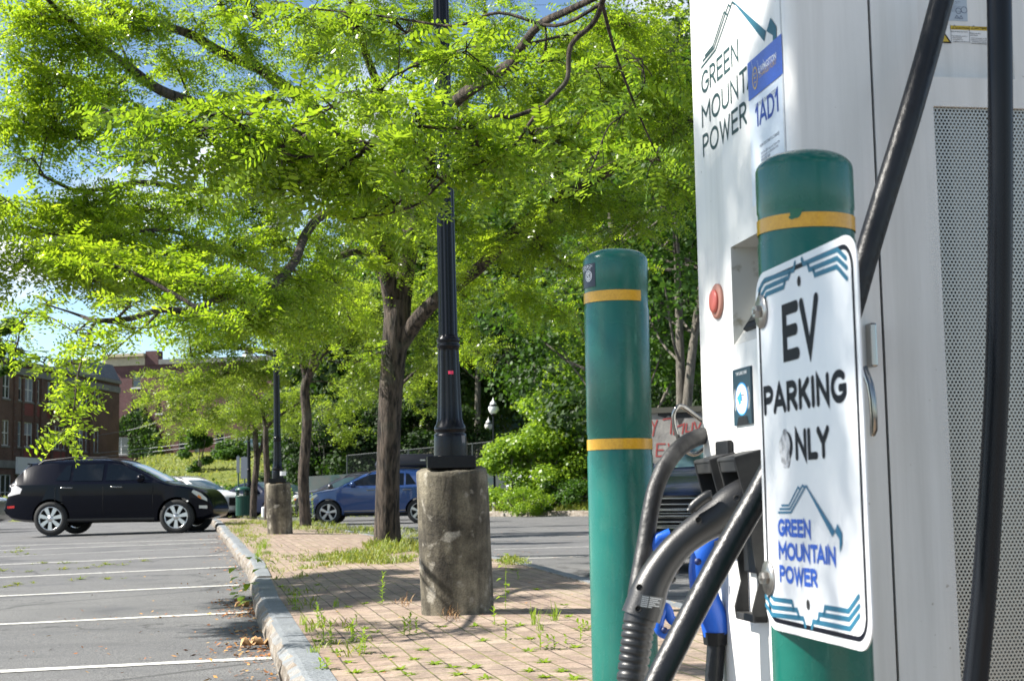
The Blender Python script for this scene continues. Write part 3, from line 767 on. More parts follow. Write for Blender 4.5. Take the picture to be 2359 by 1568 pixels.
# door handle: block and curved lever
hw = SP.px(2000, 800)[0]
hz = lambda y: F0[2] + SP.px(2005, y)[1]
mb = MB()
c0 = spt(SP.px(1999, 800)[0], (hz(747) + hz(848)) / 2, .014)
mb.box(c0, (.0105, .022, hz(747) - hz(848)), SV, -EV)
hd = obj('handle_block', mb, mChrome, charger, .003)
mb = MB(); pts = []
for (x_, y_, of) in ((1990, 845, .02), (1996, 862, .024), (2004, 885, .028), (2010, 920, .030), (2013, 960, .030), (2013, 990, .028), (2011, 1002, .022)):
    pl_ = Plane(SP.o + SP.n * of, SP.a, SP.n); pts.append(pl_.pt(*pl_.px(x_, y_)))
mb.tube(pts, [.0055, .006, .006, .006, .006, .006, .004], 12, flat=.7); obj('handle_lever', mb, mChrome, hd)

# holsters for the two plugs on the front
def holster(xc, ytop, ybot, name_label=None, dx=0.0):
    u, z1 = FP.px(xc, ytop); _, z0_ = FP.px(xc, ybot)
    hw_, dep = .046, .047
    z1 += F0[2]; z0_ += F0[2]
    mb = MB()
    # hood: sloping roof and two cheeks, open in front
    ro = [fpt(u - hw_, z1, .001), fpt(u + hw_, z1, .001), fpt(u + hw_, z1 - .012, dep), fpt(u - hw_, z1 - .012, dep)]
    mb.prism(ro, (0, 0, -.006))
    mb.prism([fpt(u - hw_ + .008, z1 - .01, dep * .99), fpt(u + hw_ - .008, z1 - .01, dep * .99), fpt(u + hw_ - .008, z1 - .035, dep * .9), fpt(u - hw_ + .008, z1 - .035, dep * .9)], SV * .004)
    for s_ in (-1, 1):
        ck = [fpt(u + s_ * hw_, z1 - .003, .001), fpt(u + s_ * hw_, z1 - .016, dep), fpt(u + s_ * hw_, z1 - .07, dep * .72), fpt(u + s_ * hw_, z0_ + .06, dep * .30), fpt(u + s_ * hw_, z0_ + .02, dep * .55), fpt(u + s_ * hw_, z0_, dep * .5), fpt(u + s_ * hw_, z0_, .001)]
        mb.prism(ck, EV * (-s_) * .005)
    mb.prism([fpt(u - hw_, z0_, .001), fpt(u + hw_, z0_, .001), fpt(u + hw_, z0_, dep * .5), fpt(u - hw_, z0_, dep * .5)], (0, 0, .012))
    o = obj('plug_holster', mb, mat('weathered_black_plastic', (.012, .013, .015), .55, col2=(.035, .035, .034), scale=25, spec=.3), charger, .002)
    mb = MB(); mb.box(fpt(u, (z0_ + z1) / 2 + .02, .006), (.07, .010, .16), EV, -SV); obj('socket', mb, mBlack, o, .003)
    return o
holster(1676, 1042, 1260); h2 = holster(1735, 1036, 1425)
# wire cable hanger on the far side
mb = MB()
pts = [P(1640, 985, 2.66), P(1617, 968, 2.66), P(1590, 948, 2.655), P(1572, 936, 2.65), P(1560, 938, 2.64), P(1552, 955, 2.64), P(1555, 985, 2.64), P(1566, 1015, 2.64), P(1578, 1035, 2.65), P(1594, 1045, 2.66), P(1608, 1043, 2.67), P(1625, 1030, 2.68)]
def smooth_path(pts, n=6):
    pts = [np.array(p_, float) for p_ in pts]; o = []
    for i in range(len(pts) - 1):
        p0, p1, p2, p3 = pts[max(i - 1, 0)], pts[i], pts[i + 1], pts[min(i + 2, len(pts) - 1)]
        for k in range(n):
            s_ = k / n
            o.append(.5 * (2 * p1 + (p2 - p0) * s_ + (2 * p0 - 5 * p1 + 4 * p2 - p3) * s_ ** 2 + (3 * p1 - p0 - 3 * p2 + p3) * s_ ** 3))
    return o + [pts[-1]]
mb.tube(smooth_path(pts), .0042, 10); obj('cable_hanger', mb, mChrome, charger)

# ------------------------------------------------------------------ plugs and cables
gun = thing('charging_plug', 'black pistol-grip charging plug with ribbed sleeve hooked in the white cabinet', 'charging plug', P(1560, 1270, 2.4))
mGun = mat('matte_black_plastic', (.012, .0125, .014), .40, spec=.55, bump=.07, bscale=420)
mb = MB()
path = [P(1752, 1140, 2.36), P(1725, 1145, 2.355), P(1690, 1162, 2.35), P(1650, 1192, 2.345), P(1610, 1218, 2.34), P(1570, 1250, 2.335), P(1535, 1290, 2.33), P(1507, 1335, 2.325), P(1492, 1372, 2.32), P(1483, 1402, 2.32)]
px_r = [46, 46, 44, 40, 35, 32, 33, 37, 41, 43]
sp_ = smooth_path(path, 5); rr = np.interp(np.linspace(0, 9, len(sp_)), range(10), px_r) / 3400 * 2.34
mb.tube(sp_, rr * 1.06, 20, flat=.95, up=(0, 0, 1))
obj('grip', mb, mGun, gun)
for (x_, y_) in ((1600, 1262), (1583, 1280), (1569, 1300), (1557, 1320), (1549, 1340), (1618, 1247)):
    q_ = P(x_ - 4, y_ - 6, 2.335); mb = MB(); mb.lathe([(.0002, -.013), (.006, -.011), (.0075, 0), (.006, .011), (.0002, .013)], q_, 10, axis=-EV * .9 + np.array([0, 0, .1]), closed=False)
    obj('finger_rib', mb, mGun, gun)
mb = MB()
pts = [P(1588, 1178, 2.322), P(1605, 1160, 2.322), P(1628, 1143, 2.322), P(1640, 1141, 2.322)]
mb.tube(smooth_path(pts), [.006] * 3 + [.0085] * 14 + [.007] * 2, 10, flat=.7, up=(0, 0, 1)); obj('latch_button', mb, mGun, gun)
mb = MB()
cm = np.array(P(1500, 1350, 1.0)) - CAM
for (x_, y_, dd) in ((1609, 1197, 2.312), (1458 + 15, 1352, 2.285), (1470, 1401, 2.285), (1697, 1147, 2.322)):
    q_ = P(x_, y_, dd); n_ = -(q_ - CAM); n_ /= np.linalg.norm(n_)
    mb = MB(); mb.lathe([(.0001, -.003), (.0052, -.003), (.0052, .0008), (.0038, .0010), (.0038, -.002), (.0001, -.002)], q_, 14, axis=n_, closed=False)
    obj('screw_hole', mb, mat('hole_black', (.004, .004, .004), .6), gun)
# strain-relief sleeve and collar
mb = MB()
s0 = [P(1487, 1390, 2.32), P(1479, 1415, 2.315), P(1474, 1425, 2.31)]
col = [P(1492, 1372, 2.32), P(1476, 1420, 2.315)]
mb.tube(col, [.0300, .0315], 24); obj('collar', mb, mGun, gun, .002)
mb = MB(); sl = [P(1476, 1418, 2.315), P(1470, 1450, 2.31), P(1465, 1490, 2.305), P(1459, 1535, 2.30), P(1452, 1590, 2.29), P(1446, 1640, 2.28)]
sp_ = smooth_path(sl, 12); rad = [.0262 - .00006 * k - (.0030 if k % 5 == 4 and k > 6 else 0) for k in range(len(sp_))]
mb.tube(sp_, rad, 24); obj('sleeve', mb, mGun, gun)
# rating label on the grip: follows the collar's surface
mb = MB()
ax0 = P(1487, 1367, 2.285); ax1 = P(1483, 1401, 2.285); rt_ = _R * .55 / 1000
rows = []
for j, (x_, y_) in enumerate(((1476, 1368), (1470, 1396))):
    rows.append([P(x_ + 52 * f, y_ + 8 * f, 2.286 + .012 * (f * 1.15 - .25) ** 2 * 1.2) for f in np.linspace(0, 1, 9)])
mb.grid(rows)
lb = obj('rating_label', mb, mat('grey_gun_label', (.12, .125, .13), .4), gun)
mb = MB()
for j in range(6):
    f0, f1 = .08, (.92, .8, .88, .7, .9, .6)[j]
    v_ = (j + .7) / 6.6
    for (fa, fb) in ((f0, f0 + .3), (f0 + .35, f1)):
        a_ = [np.array(rows[0][0]) * 0 + (P(1476 - 6 * v_ + 52 * f, 1368 + 28 * v_ + 8 * f, 2.2845 + .012 * (f * 1.15 - .25) ** 2 * 1.2)) for f in (fa, fb)]
        b_ = [p_ + np.array([0, 0, -.0016]) for p_ in a_]
        mb.add([b_[0], b_[1], a_[1], a_[0]], [(0, 1, 2, 3)])
obj('label_print', mb, mat('pale_print', (.55, .56, .57), .5), lb)

cable = obj('charging_cable', (lambda m: (m.tube(smooth_path([P(1446, 1636, 2.28), P(1440, 1690, 2.27), P(1430, 1800, 2.25), P(1400, 2000, 2.2), P(1350, 2300, 2.1)], 6), .0165, 16), m)[1])(MB()), mRubber)
tag(cable, 'black cable running down out of the ribbed sleeve of the black plug', 'cable')
mb = MB()
pts = [P(2188, -60, 2.18), P(2170, 0, 2.165), P(2132, 140, 2.15), P(2085, 300, 2.12), P(2035, 460, 2.10), P(1990, 610, 2.085), P(1958, 720, 2.075), P(1915, 830, 2.06), P(1850, 950, 2.045), P(1790, 1060, 2.03), P(1735, 1160, 2.02), P(1680, 1255, 2.005), P(1620, 1365, 1.985), P(1565, 1470, 1.965), P(1505, 1590, 1.94), P(1440, 1740, 1.92)]
mb.tube(smooth_path(pts, 8), .0172, 20)
tag(obj('charging_cable', mb, mRubber), 'thick black cable slanting behind the signed bollard and down past the black plug', 'cable')
mb = MB()
pts = [P(2301, -60, 2.10), P(2304, 150, 2.09), P(2305, 400, 2.085), P(2303, 650, 2.08), P(2298, 850, 2.075), P(2288, 1050, 2.07), P(2272, 1300, 2.06), P(2254, 1500, 2.05), P(2238, 1640, 2.04), P(2215, 1800, 2.03)]
mb.tube(smooth_path(pts, 8), .0172, 20)
tag(obj('charging_cable', mb, mat('new_black_rubber', (.004, .005, .008), .35, spec=.3)), 'straight black cable hanging in front of the perforated vent', 'cable')
# the worn cable looping through the wire hanger
mb = MB()
pts = [P(1660, 1010, 2.66), P(1630, 1003, 2.64), P(1600, 1010, 2.62), P(1565, 1032, 2.60), P(1535, 1070, 2.58), P(1512, 1120, 2.56), P(1498, 1180, 2.54), P(1487, 1250, 2.52), P(1476, 1310, 2.50), P(1466, 1370, 2.48), P(1460, 1440, 2.47), P(1462, 1520, 2.46), P(1470, 1640, 2.45)]
mb.tube(smooth_path(pts, 8), [.0150] * 97, 18)
tag(obj('charging_cable', mb, mat('worn_cable_rubber', (.010, .010, .011), .5, col2=(.07, .068, .065), scale=14, contrast=(.55, .75), bump=.15, bscale=60)), 'scuffed black cable arching through the wire loop beside the cabinet', 'cable')

# blue plug: body with grip loop, collar and its cable
blue = thing('charging_plug', 'bright blue charging plug with loop trigger hanging behind the black plug', 'charging plug', P(1640, 1350, 2.52))
mb = MB()
pts = [P(1660, 1235, 2.52), P(1640, 1255, 2.52), P(1622, 1290, 2.52), P(1618, 1330, 2.52), P(1628, 1380, 2.52), P(1645, 1425, 2.52), P(1653, 1458, 2.52)]
mb.tube(smooth_path(pts, 6), [v / 3400 * 2.52 for v in np.interp(np.linspace(0, 6, 37), range(7), [30, 32, 33, 31, 31, 33, 34])], 18, flat=.8)
obj('grip', mb, mBlue, blue, .0)
mb = MB(); lo = [P(1595, 1468 - 20, 2.5), P(1565, 1452, 2.5), P(1535, 1460, 2.5), P(1518, 1448, 2.5), P(1522, 1420, 2.5), P(1532, 1398, 2.5), P(1540, 1408, 2.5), P(1546, 1425, 2.5), P(1565, 1433, 2.5), P(1600, 1428, 2.5)]
mb.tube(smooth_path(lo, 6), .0085, 10); obj('trigger_loop', mb, mBlue, blue)
mb = MB(); mb.tube([P(1500, 1262, 2.52), P(1520, 1240, 2.52), P(1545, 1232, 2.52)], .012, 10)
obj('nozzle_guard', mb, mBlue, blue)
mb = MB(); mb.tube([P(1649, 1452, 2.52), P(1650, 1482, 2.52)], [.0235, .0215], 8); obj('collar', mb, mBlack, blue, .001)
mb = MB(); q_ = P(1608, 1293, 2.495); n_ = -(q_ - CAM); n_ /= np.linalg.norm(n_)
mb.lathe([(.0001, -.004), (.006, -.004), (.006, .001), (.0001, .0008)], q_, 14, axis=n_, closed=False)
obj('screw_hole', mb, mat('deep_blue_hole', (.004, .015, .09), .5), blue); mb = MB()
q_ = P(1531, 1451, 2.49); mb.lathe([(.0001, -.004), (.0055, -.004), (.0055, .0015), (.0001, .001)], q_, 14, axis=n_, closed=False)
obj('screw_hole', mb, MATS['deep_blue_hole'], blue)
mb = MB(); mb.tube(smooth_path([P(1650, 1478, 2.52), P(1647, 1530, 2.515), P(1643, 1590, 2.51), P(1636, 1700, 2.5), P(1620, 1850, 2.5)], 6), .0155, 16)
tag(obj('charging_cable', mb, mRubber), 'black cable hanging straight down from the blue plug', 'cable')

# ================================================================== BOLLARDS
mTealP, t, b = node_mat('teal_polyethylene')
co = objco(t)
c1 = ramp(t, noise(t, co, 7, 5), [(.3, (.004, .102, .077)), (.7, (.007, .132, .099))])
scr = ramp(t, noise(t, objco(t, .4, (150, 150, 9)), 1.0, 3, .6), [(.64, (0, 0, 0)), (.74, (.85, .85, .85))])
scr = mixc(t, 1, scr, ramp(t, noise(t, co, 11, 3), [(.5, (0, 0, 0)), (.62, (1, 1, 1))]), 'MULTIPLY')
c1 = mixc(t, scr, c1, (.10, .27, .22))
c1 = mixc(t, ramp(t, noise(t, objco(t, 0, (26, 26, 2.2)), 1.0, 6, .7), [(.50, (0, 0, 0)), (.8, (.35, .35, .35))]), c1, (.10, .14, .11))
t.links.new(c1, b.inputs['Base Color'])
t.links.new(ramp(t, noise(t, co, 24, 5), [(.3, (.18, .18, .18)), (.7, (.34, .34, .34))]), b.inputs['Roughness'])
bump(t, b, noise(t, co, 120, 3), .05, .004)
def reflective(name):
    m, t, b = node_mat(name)
    co = objco(t)
    t.links.new(ramp(t, noise(t, co, 300, 3), [(.3, (.60, .30, .012)), (.7, (.72, .40, .02))]), b.inputs['Base Color'])
    b.inputs['Roughness'].default_value = .25
    return m
mTape = reflective('amber_reflective_tape')
def bollard(c, rad, ztop, z0, label, bands, lean=(0, 0)):
    bt = thing('bollard', label, 'bollard', (c[0], c[1], z0), 'green bollards guarding the charging station')
    H = ztop - z0; R_ = rad
    prof = [(R_, 0)]
    zs_ = []
    for (za, zc) in sorted(bands): zs_ += [za, zc]
    for (za, zc) in sorted(bands):
        prof += [(R_, za - z0 - .012), (R_ - .0012, za - z0 - .008), (R_ - .0012, zc - z0 + .008), (R_, zc - z0 + .012)]
    cr_ = R_ * .62
    for k in range(13):
        a_ = PI / 2 * k / 12
        prof.append((R_ - cr_ + cr_ * math.cos(a_), H - cr_ * .72 + cr_ * .62 * math.sin(a_)))
    prof += [(R_ * .2, H - cr_ * .05), (.0005, H - cr_ * .04)]
    mb = MB(); mb.lathe(prof, (c[0], c[1], z0), 56, closed=False)
    obj('post_cover', mb, mTealP, bt)
    return bt
def band(bt, c, rad, za, zc, a0=0, a1=2 * PI, edge=None):
    """strip of tape round the post from angle a0 to a1; edge(f) trims its end"""
    n_ = 72; rows = []
    for k in range(n_ + 1):
        a_ = a0 + (a1 - a0) * k / n_
        p_ = np.array([c[0] + rad * math.cos(a_), c[1] + rad * math.sin(a_), 0])
        rows.append([(p_[0], p_[1], za), (p_[0], p_[1], zc)])
    mb = MB(); mb.grid(rows); return obj('reflective_tape', mb, mTape, bt)
# left bollard
dL = 2.833; cL = P(1424.5, 900, dL); rL = 75.0 / 3400 * dL
zc = lambda x, y, d_: float(P(x, y, d_)[2])
topL = zc(1420, 567, dL)
bL = [(zc(1420, 688, dL - rL), zc(1420, 663, dL - rL)), (zc(1424, 1034.5, dL - rL), zc(1424, 1009.5, dL - rL))]
zgL = g(cL[0], cL[1]) + KH - .02
B1 = bollard(cL, rL, topL, zgL, 'green bollard with a dark sticker near its top, standing alone beside the cabinet', bL)
thv = math.atan2(-cL[1], -cL[0])                       # direction of the viewer seen from the post
a_end = thv + math.asin((1477 - 1420) / 75.5)
band(B1, cL, rL + .0002, bL[0][0], bL[0][1], a_end - 5.2, a_end)
band(B1, cL, rL + .0002, *bL[1])
mb = MB(); rows = []
a0_, a1_ = thv - math.asin(min(1, (1420 - 1346) / 75.)) - .35, thv - math.asin((1420 - 1374) / 75.)
zs0_, zs1_ = zc(1360, 657, dL - rL * .6), zc(1360, 602, dL - rL * .6)
for k in range(13):
    a_ = a0_ + (a1_ - a0_) * k / 12
    rows.append([(cL[0] + (rL + .0006) * math.cos(a_), cL[1] + (rL + .0006) * math.sin(a_), z_) for z_ in (zs0_, zs1_)])
mb.grid(rows); stk = obj('sticker', mb, mat('dark_blue_sticker', (.008, .010, .026), .35), B1)
class Cyl:
    """unrolled post surface: u along the arc (metres from the sticker's right edge leftwards is negative)"""
    def pt(s, u, v, off=0):
        a_ = a1_ + u / rL; r = rL + .0006 + off
        return np.array([cL[0] + r * math.cos(a_), cL[1] + r * math.sin(a_), v])
CYL = Cyl(); sw = (a1_ - a0_) * rL; hh_ = zs1_ - zs0_
mb = MB()
type_mesh(mb, 'STONE CHURCH', CYL, -sw * .95, -sw * .10, zs1_ - hh_ * .17, .0004, .006)
type_mesh(mb, 'BRATTLEBORO, VT', CYL, -sw * .95, -sw * .16, zs1_ - hh_ * .28, .0004, .0)
cu_, cv_ = -sw * .27, zs0_ + hh_ * .47
for rr_ in (.0098, .0065): ribbon(mb, [(cu_ + rr_ * math.cos(a_), cv_ + rr_ * math.sin(a_)) for a_ in np.linspace(0, 2 * PI, 26)], .0016, CYL, .0004)
strokes(mb, 'S', CYL, cu_ - .0032, cu_ + .0032, cv_ - .005, .010, .0017, .0005)
obj('lettering', mb, MATS['white_print'], stk)
# right bollard carrying the sign
dR = 1.886; cR = P(1871, 900, dR); rR = 112.5 / 3400 * dR
topR = zc(1860, 336, dR)
bR = [(zc(1862, 514, dR - rR), zc(1862, 479, dR - rR))]
zgR = g(cR[0], cR[1]) + KH - .02
B2 = bollard(cR, rR, topR, zgR, 'green bollard with torn amber tape, carrying the white parking sign', bR + [(zgR + .28, zgR + .30)])
thv2 = math.atan2(-cR[1], -cR[0])
band(B2, cR, rR + .0002, *bR[0])
# patch where the tape has torn away shows the green cover: irregular flake
mb = MB(); flake = [(770, 345), (800, 380), (832, 372), (828, 410), (812, 432), (822, 465), (792, 482), (795, 515), (850, 538), (905, 515), (965, 502), (1000, 470), (1022, 430), (1030, 385), (1055, 360), (1072, 328), (920, 330)]
pts = []
for (x_, y_) in flake:
    dx_, dy_ = .5759 * (2980 + .2204 * x_), .5759 * (760 + .2204 * y_)
    q = ray(dx_, dy_); A_ = q[0] ** 2 + q[1] ** 2; o2 = CAM[:2] - cR[:2]; B_ = 2 * (q[:2] @ o2); C_ = o2 @ o2 - (rR + .0005) ** 2
    pts.append(CAM + q * (-B_ - math.sqrt(B_ * B_ - 4 * A_ * C_)) / (2 * A_))
cen = np.mean(pts, axis=0); d_ = cen[:2] - cR[:2]; cen[:2] = cR[:2] + d_ / np.linalg.norm(d_) * (rR + .0007)
mb.add(pts + [cen], [(i, (i + 1) % len(pts), len(pts)) for i in range(len(pts))])
obj('torn_tape_patch', mb, mat('bare_green_patch', (0.012, 0.13, 0.065), 0.4), B2)

# ------------------------------------------------------------------ sign bolted to the right bollard
tng = cR - SV * (rR + .0035)
tng[2] = 0
GP = Plane((tng[0], tng[1], CAM[2]), EV, -SV)
cu1 = [GP.px(1748, 900)[0], GP.px(1986, 900)[0]]
uF, uN = max(cu1), min(cu1)
zN1, zN0 = GP.px(1975, 528)[1], GP.px(1990, 1500)[1]
sign = thing('parking_sign', 'white parking sign with teal corner stripes, bolted by one edge to a green bollard', 'sign', (float(GP.pt((uF + uN) / 2, 0)[0]), float(GP.pt((uF + uN) / 2, 0)[1]), CAM[2] + zN0))
def rrect(u0, u1, v0, v1, r, n_=8):
    o = []
    for (cu_, cv_, a_) in ((u1 - r, v1 - r, 0), (u0 + r, v1 - r, 90), (u0 + r, v0 + r, 180), (u1 - r, v0 + r, 270)):
        o += [(cu_ + r * math.cos(math.radians(a_ + 90 * k / n_)), cv_ + r * math.sin(math.radians(a_ + 90 * k / n_))) for k in range(n_ + 1)]
    return o
mSign = mat('white_sign_sheeting', (.80, .81, .82), .3, col2=(.76, .77, .79), scale=14)
mb = MB(); RC = .034
mb.prism([GP.pt(u, v, 0) for u, v in rrect(uN, uF, zN0, zN1, RC)], SV * .002)
obj('plate', mb, mSign, sign)
mb = MB(); rr_ = rrect(uN + .012, uF - .012, zN0 + .012, zN1 - .012, RC - .008); ribbon(mb, rr_ + [rr_[0]], .0058, GP, .0005)
obj('border', mb, mNavy, sign)
Z7 = lambda x, y: (1555 + .349 * x, 489.5 + .349 * y)
Z8 = lambda x, y: (1670 + .339 * x, 1036.6 + .339 * y)
gp = lambda q: GP.px(*q)
mb = MB()
for fn, lst in ((Z8, ([(300, 965), (335, 1010), (458, 1028), (468, 1075)], [(280, 990), (325, 1064), (493, 1084), (507, 1135)], [(282, 1050), (320, 1114), (535, 1142), (550, 1195)],
                      [(912, 990), (842, 1092), (683, 1066), (677, 1108)], [(915, 1055), (847, 1147), (643, 1113), (637, 1158)], [(915, 1120), (852, 1212), (602, 1162), (594, 1206)])),
                (Z7, ([(555, 515), (592, 447), (785, 380), (793, 332)], [(555, 575), (600, 497), (750, 430), (760, 395)], [(592, 575), (604, 540), (718, 492), (727, 455)],
                      [(838, 308), (850, 340), (1074, 244), (1130, 302)], [(878, 342), (888, 378), (1072, 302), (1136, 365)], [(915, 378), (925, 413), (1070, 357), (1138, 437)]))):
    for h_ in (lst[:3], lst[3:]):
        mb = MB()
        for l_ in h_: ribbon(mb, [gp(fn(*p_)) for p_ in l_], .0058, GP, .0006)
        obj('corner_stripes', mb, mat('teal_blue_print', (.022, .135, .22), .4, spec=.2), sign)
mb = MB()
uE = [gp(Z7(x_, 800))[0] for x_ in (712, 812, 836, 955)]
vE = gp(Z7(728, 988))[1]; hE = gp(Z7(715, 640))[1] - vE
vb = lambda f, x, y: gp(f(x, y))[1]
strokes(mb, 'E', GP, uE[0], uE[1] - .004, vE, hE + .006, .0145, .0006)
strokes(mb, 'V', GP, uE[2] + .004, uE[3], vE, hE + .006, .0135, .0006)
vP = (vb(Z7, 597, 1338) + vb(Z7, 1130, 1255)) / 2; tP = (vb(Z7, 592, 1143) + vb(Z7, 1100, 1033)) / 2
strokes(mb, 'PARKING', GP, gp(Z7(588, 1230))[0], gp(Z7(1132, 1150))[0], vP, tP - vP, .0088, .0006, .3)
vO = vb(Z8, 490, 72); hO = tP - vP
uO = [gp((x_, 1030))[0] for x_ in (1797, 1827, 1833, 1912)]
strokes(mb, 'NLY', GP, uO[2], uO[3], vO, hO, .0088, .0006, .3)
cu_, cv_ = (uO[0] + uO[1]) / 2, vO + hO / 2; ro = (abs(uO[1] - uO[0]) - .0088) / 2
ribbon(mb, [(cu_ - ro * math.cos(math.radians(a_)), cv_ + (hO - .0088) / 2 * math.sin(math.radians(a_))) for a_ in range(-62, 75, 6)], .0075, GP, .0006)
obj('lettering', mb, mNavy, sign)
mb = MB()   # scraped paint blot over the letter
bl = [(cu_ + ro * 1.0 * (math.cos(a_) * (1 + .12 * math.sin(3 * a_ + 1) + .06 * math.sin(7 * a_))) + .003, cv_ - .004 + hO * .62 * math.sin(a_) * (1 + .08 * math.sin(5 * a_))) for a_ in np.linspace(0, 2 * PI, 40)[:-1]]
mb.add([GP.pt(u, v, .0010) for u, v in bl], [tuple(range(39))])
obj('scraped_patch', mb, mat('scraped_paint', (.30, .30, .31), .6, col2=(.72, .72, .72), scale=90, bump=.6, bscale=120, contrast=(.36, .52)), sign)
mb = MB()
hg = vb(Z8, 365, 463) - vb(Z8, 365, 585)
strokes(mb, 'GREEN', GP, gp(Z8(363, 520))[0], gp(Z8(584, 530))[0], vb(Z8, 365, 583), hg * .98, .0052, .0006)
strokes(mb, 'MOUNTAIN', GP, gp(Z8(368, 690))[0], gp(Z8(755, 710))[0], vb(Z8, 370, 741), hg * .98, .0052, .0006)
strokes(mb, 'POWER', GP, gp(Z8(374, 840))[0], gp(Z8(630, 860))[0], vb(Z8, 375, 896), hg * .98, .0052, .0006)
obj('operator_name', mb, mBluePrint, sign)
mb = MB()
for k, l_ in enumerate(([(388, 374), (437, 374), (499, 250), (512, 264)], [(376, 398), (445, 398), (530, 238), (542, 250)], [(367, 422), (452, 422), (552, 242), (560, 250)])):
    ribbon(mb, [gp(Z8(*p_)) for p_ in l_], .0026, GP, .0006 + k * .0001)
for pl_ in ([(550, 240), (558, 242), (752, 550), (735, 588)], [(768, 500), (800, 560), (801, 640), (786, 697), (783, 606), (752, 550)]):
    mb.add([GP.pt(*gp(Z8(*p_)), .0010) for p_ in pl_], [tuple(range(len(pl_)))])
obj('mountain_logo', mb, mat('logo_teal_print', (.02, .15, .27), .4, spec=.2), sign)
mb = MB()
for q_ in (Z7(820, 453), Z8(568, 1048)):
    mb = MB(); u_, v_ = gp(q_); mb.add([GP.pt(u_ + .0052 * math.cos(a_), v_ + .0062 * math.sin(a_), .0008) for a_ in np.linspace(0, 2 * PI, 20)[:-1]], [tuple(range(19))])
    obj('spare_hole', mb, mat('hole_shadow', (.02, .02, .02), .8), sign)
for q_ in (Z7(577, 655), Z8(302, 866)):
    u_, v_ = gp(q_)
    mb = MB(); mb.lathe([(.006, 0), (.0215, 0), (.0215, .0018), (.007, .0022)], GP.pt(u_, v_, .0012), 28, axis=-SV, closed=False)
    wz = obj('washer', mb, mSteel, sign)
    mb = MB(); mb.lathe([(.0085, .0005), (.0085, .0065), (.0072, .0085), (.0035, .0085), (.0035, .0105), (.0001, .0107)], GP.pt(u_, v_, .003), 6, smooth=False, axis=-SV, closed=False)
    obj('bolt', mb, mSteel, wz)

# ================================================================== TREES
def bark_mat(name, lo, hi, sc=1.0):
    m, t, b = node_mat(name)
    co = objco(t, 0, (9 * sc, 9 * sc, 1.3 * sc))
    n_ = noise(t, co, 2.2, 8, .65)
    c1 = ramp(t, n_, [(0.40, lo), (0.50, tuple((p + q) / 2 for p, q in zip(lo, hi))), (0.64, hi)])
    lich = ramp(t, noise(t, objco(t), 2.2, 5), [(.58, (0, 0, 0)), (.72, (.6, .6, .6))])
    c1 = mixc(t, lich, c1, (.13, .14, .105))
    t.links.new(c1, b.inputs['Base Color']); b.inputs['Roughness'].default_value = .95
    bump(t, b, n_, 1.0, .11)
    return m
mBark = bark_mat('locust_bark', (.008, .0065, .005), (.14, .108, .084))
mBarkG = bark_mat('smooth_grey_bark', (.07, .062, .05), (.20, .18, .15), .6)
mLeafN = leaf_mat('locust_leaf', (.065, .135, .012), (.18, .27, .03), (.15, .31, .008), (.46, .64, .03), .48, .28)
mLeafB = leaf_mat('locust_leaf_bright', (.085, .15, .012), (.21, .29, .03), (.19, .37, .008), (.54, .71, .03), .54, .32)
mLeafF = leaf_mat('locust_leaf_yellow', (.08, .15, .012), (.21, .28, .03), (.17, .31, .012), (.46, .60, .045), .50, .36)
mLeafM = leaf_mat('maple_leaf', (.018, .055, .007), (.070, .155, .015), (.035, .115, .006), (.15, .30, .018), .45, .55, .35)
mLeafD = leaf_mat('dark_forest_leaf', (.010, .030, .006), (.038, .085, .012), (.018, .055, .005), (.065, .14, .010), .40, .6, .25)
mLeafS = leaf_mat('shrub_leaf', (.09, .18, .015), (.24, .37, .035), (.20, .38, .015), (.44, .60, .04), .48, .38, .7)

def unit(a): return a / (np.linalg.norm(a, axis=-1, keepdims=True) + 1e-9)
def mesh_np(name, V, K, material, parent):
    """V: (faces*K, 3) world points, K points per face"""
    off = np.array(root_of(parent).location) if parent is not None else 0
    V = (V - off).astype(np.float32); nf = len(V) // K
    me = bpy.data.meshes.new(name)
    me.vertices.add(len(V)); me.vertices.foreach_set('co', V.ravel())
    me.loops.add(len(V)); me.loops.foreach_set('vertex_index', np.arange(len(V), dtype=np.int32))
    me.polygons.add(nf); me.polygons.foreach_set('loop_start', np.arange(nf, dtype=np.int32) * K); me.polygons.foreach_set('loop_total', np.full(nf, K, np.int32))
    me.materials.append(material); me.update(calc_edges=True)
    o = bpy.data.objects.new(name, me); COL.objects.link(o)
    if parent is not None: o.parent = parent
    return o
HEX = np.array([(0, 0), (.28, .46), (.72, .46), (1, .0), (.72, -.46), (.28, -.46)])
QUAD = np.array([(0, 0), (.5, .5), (1, 0), (.5, -.5)])
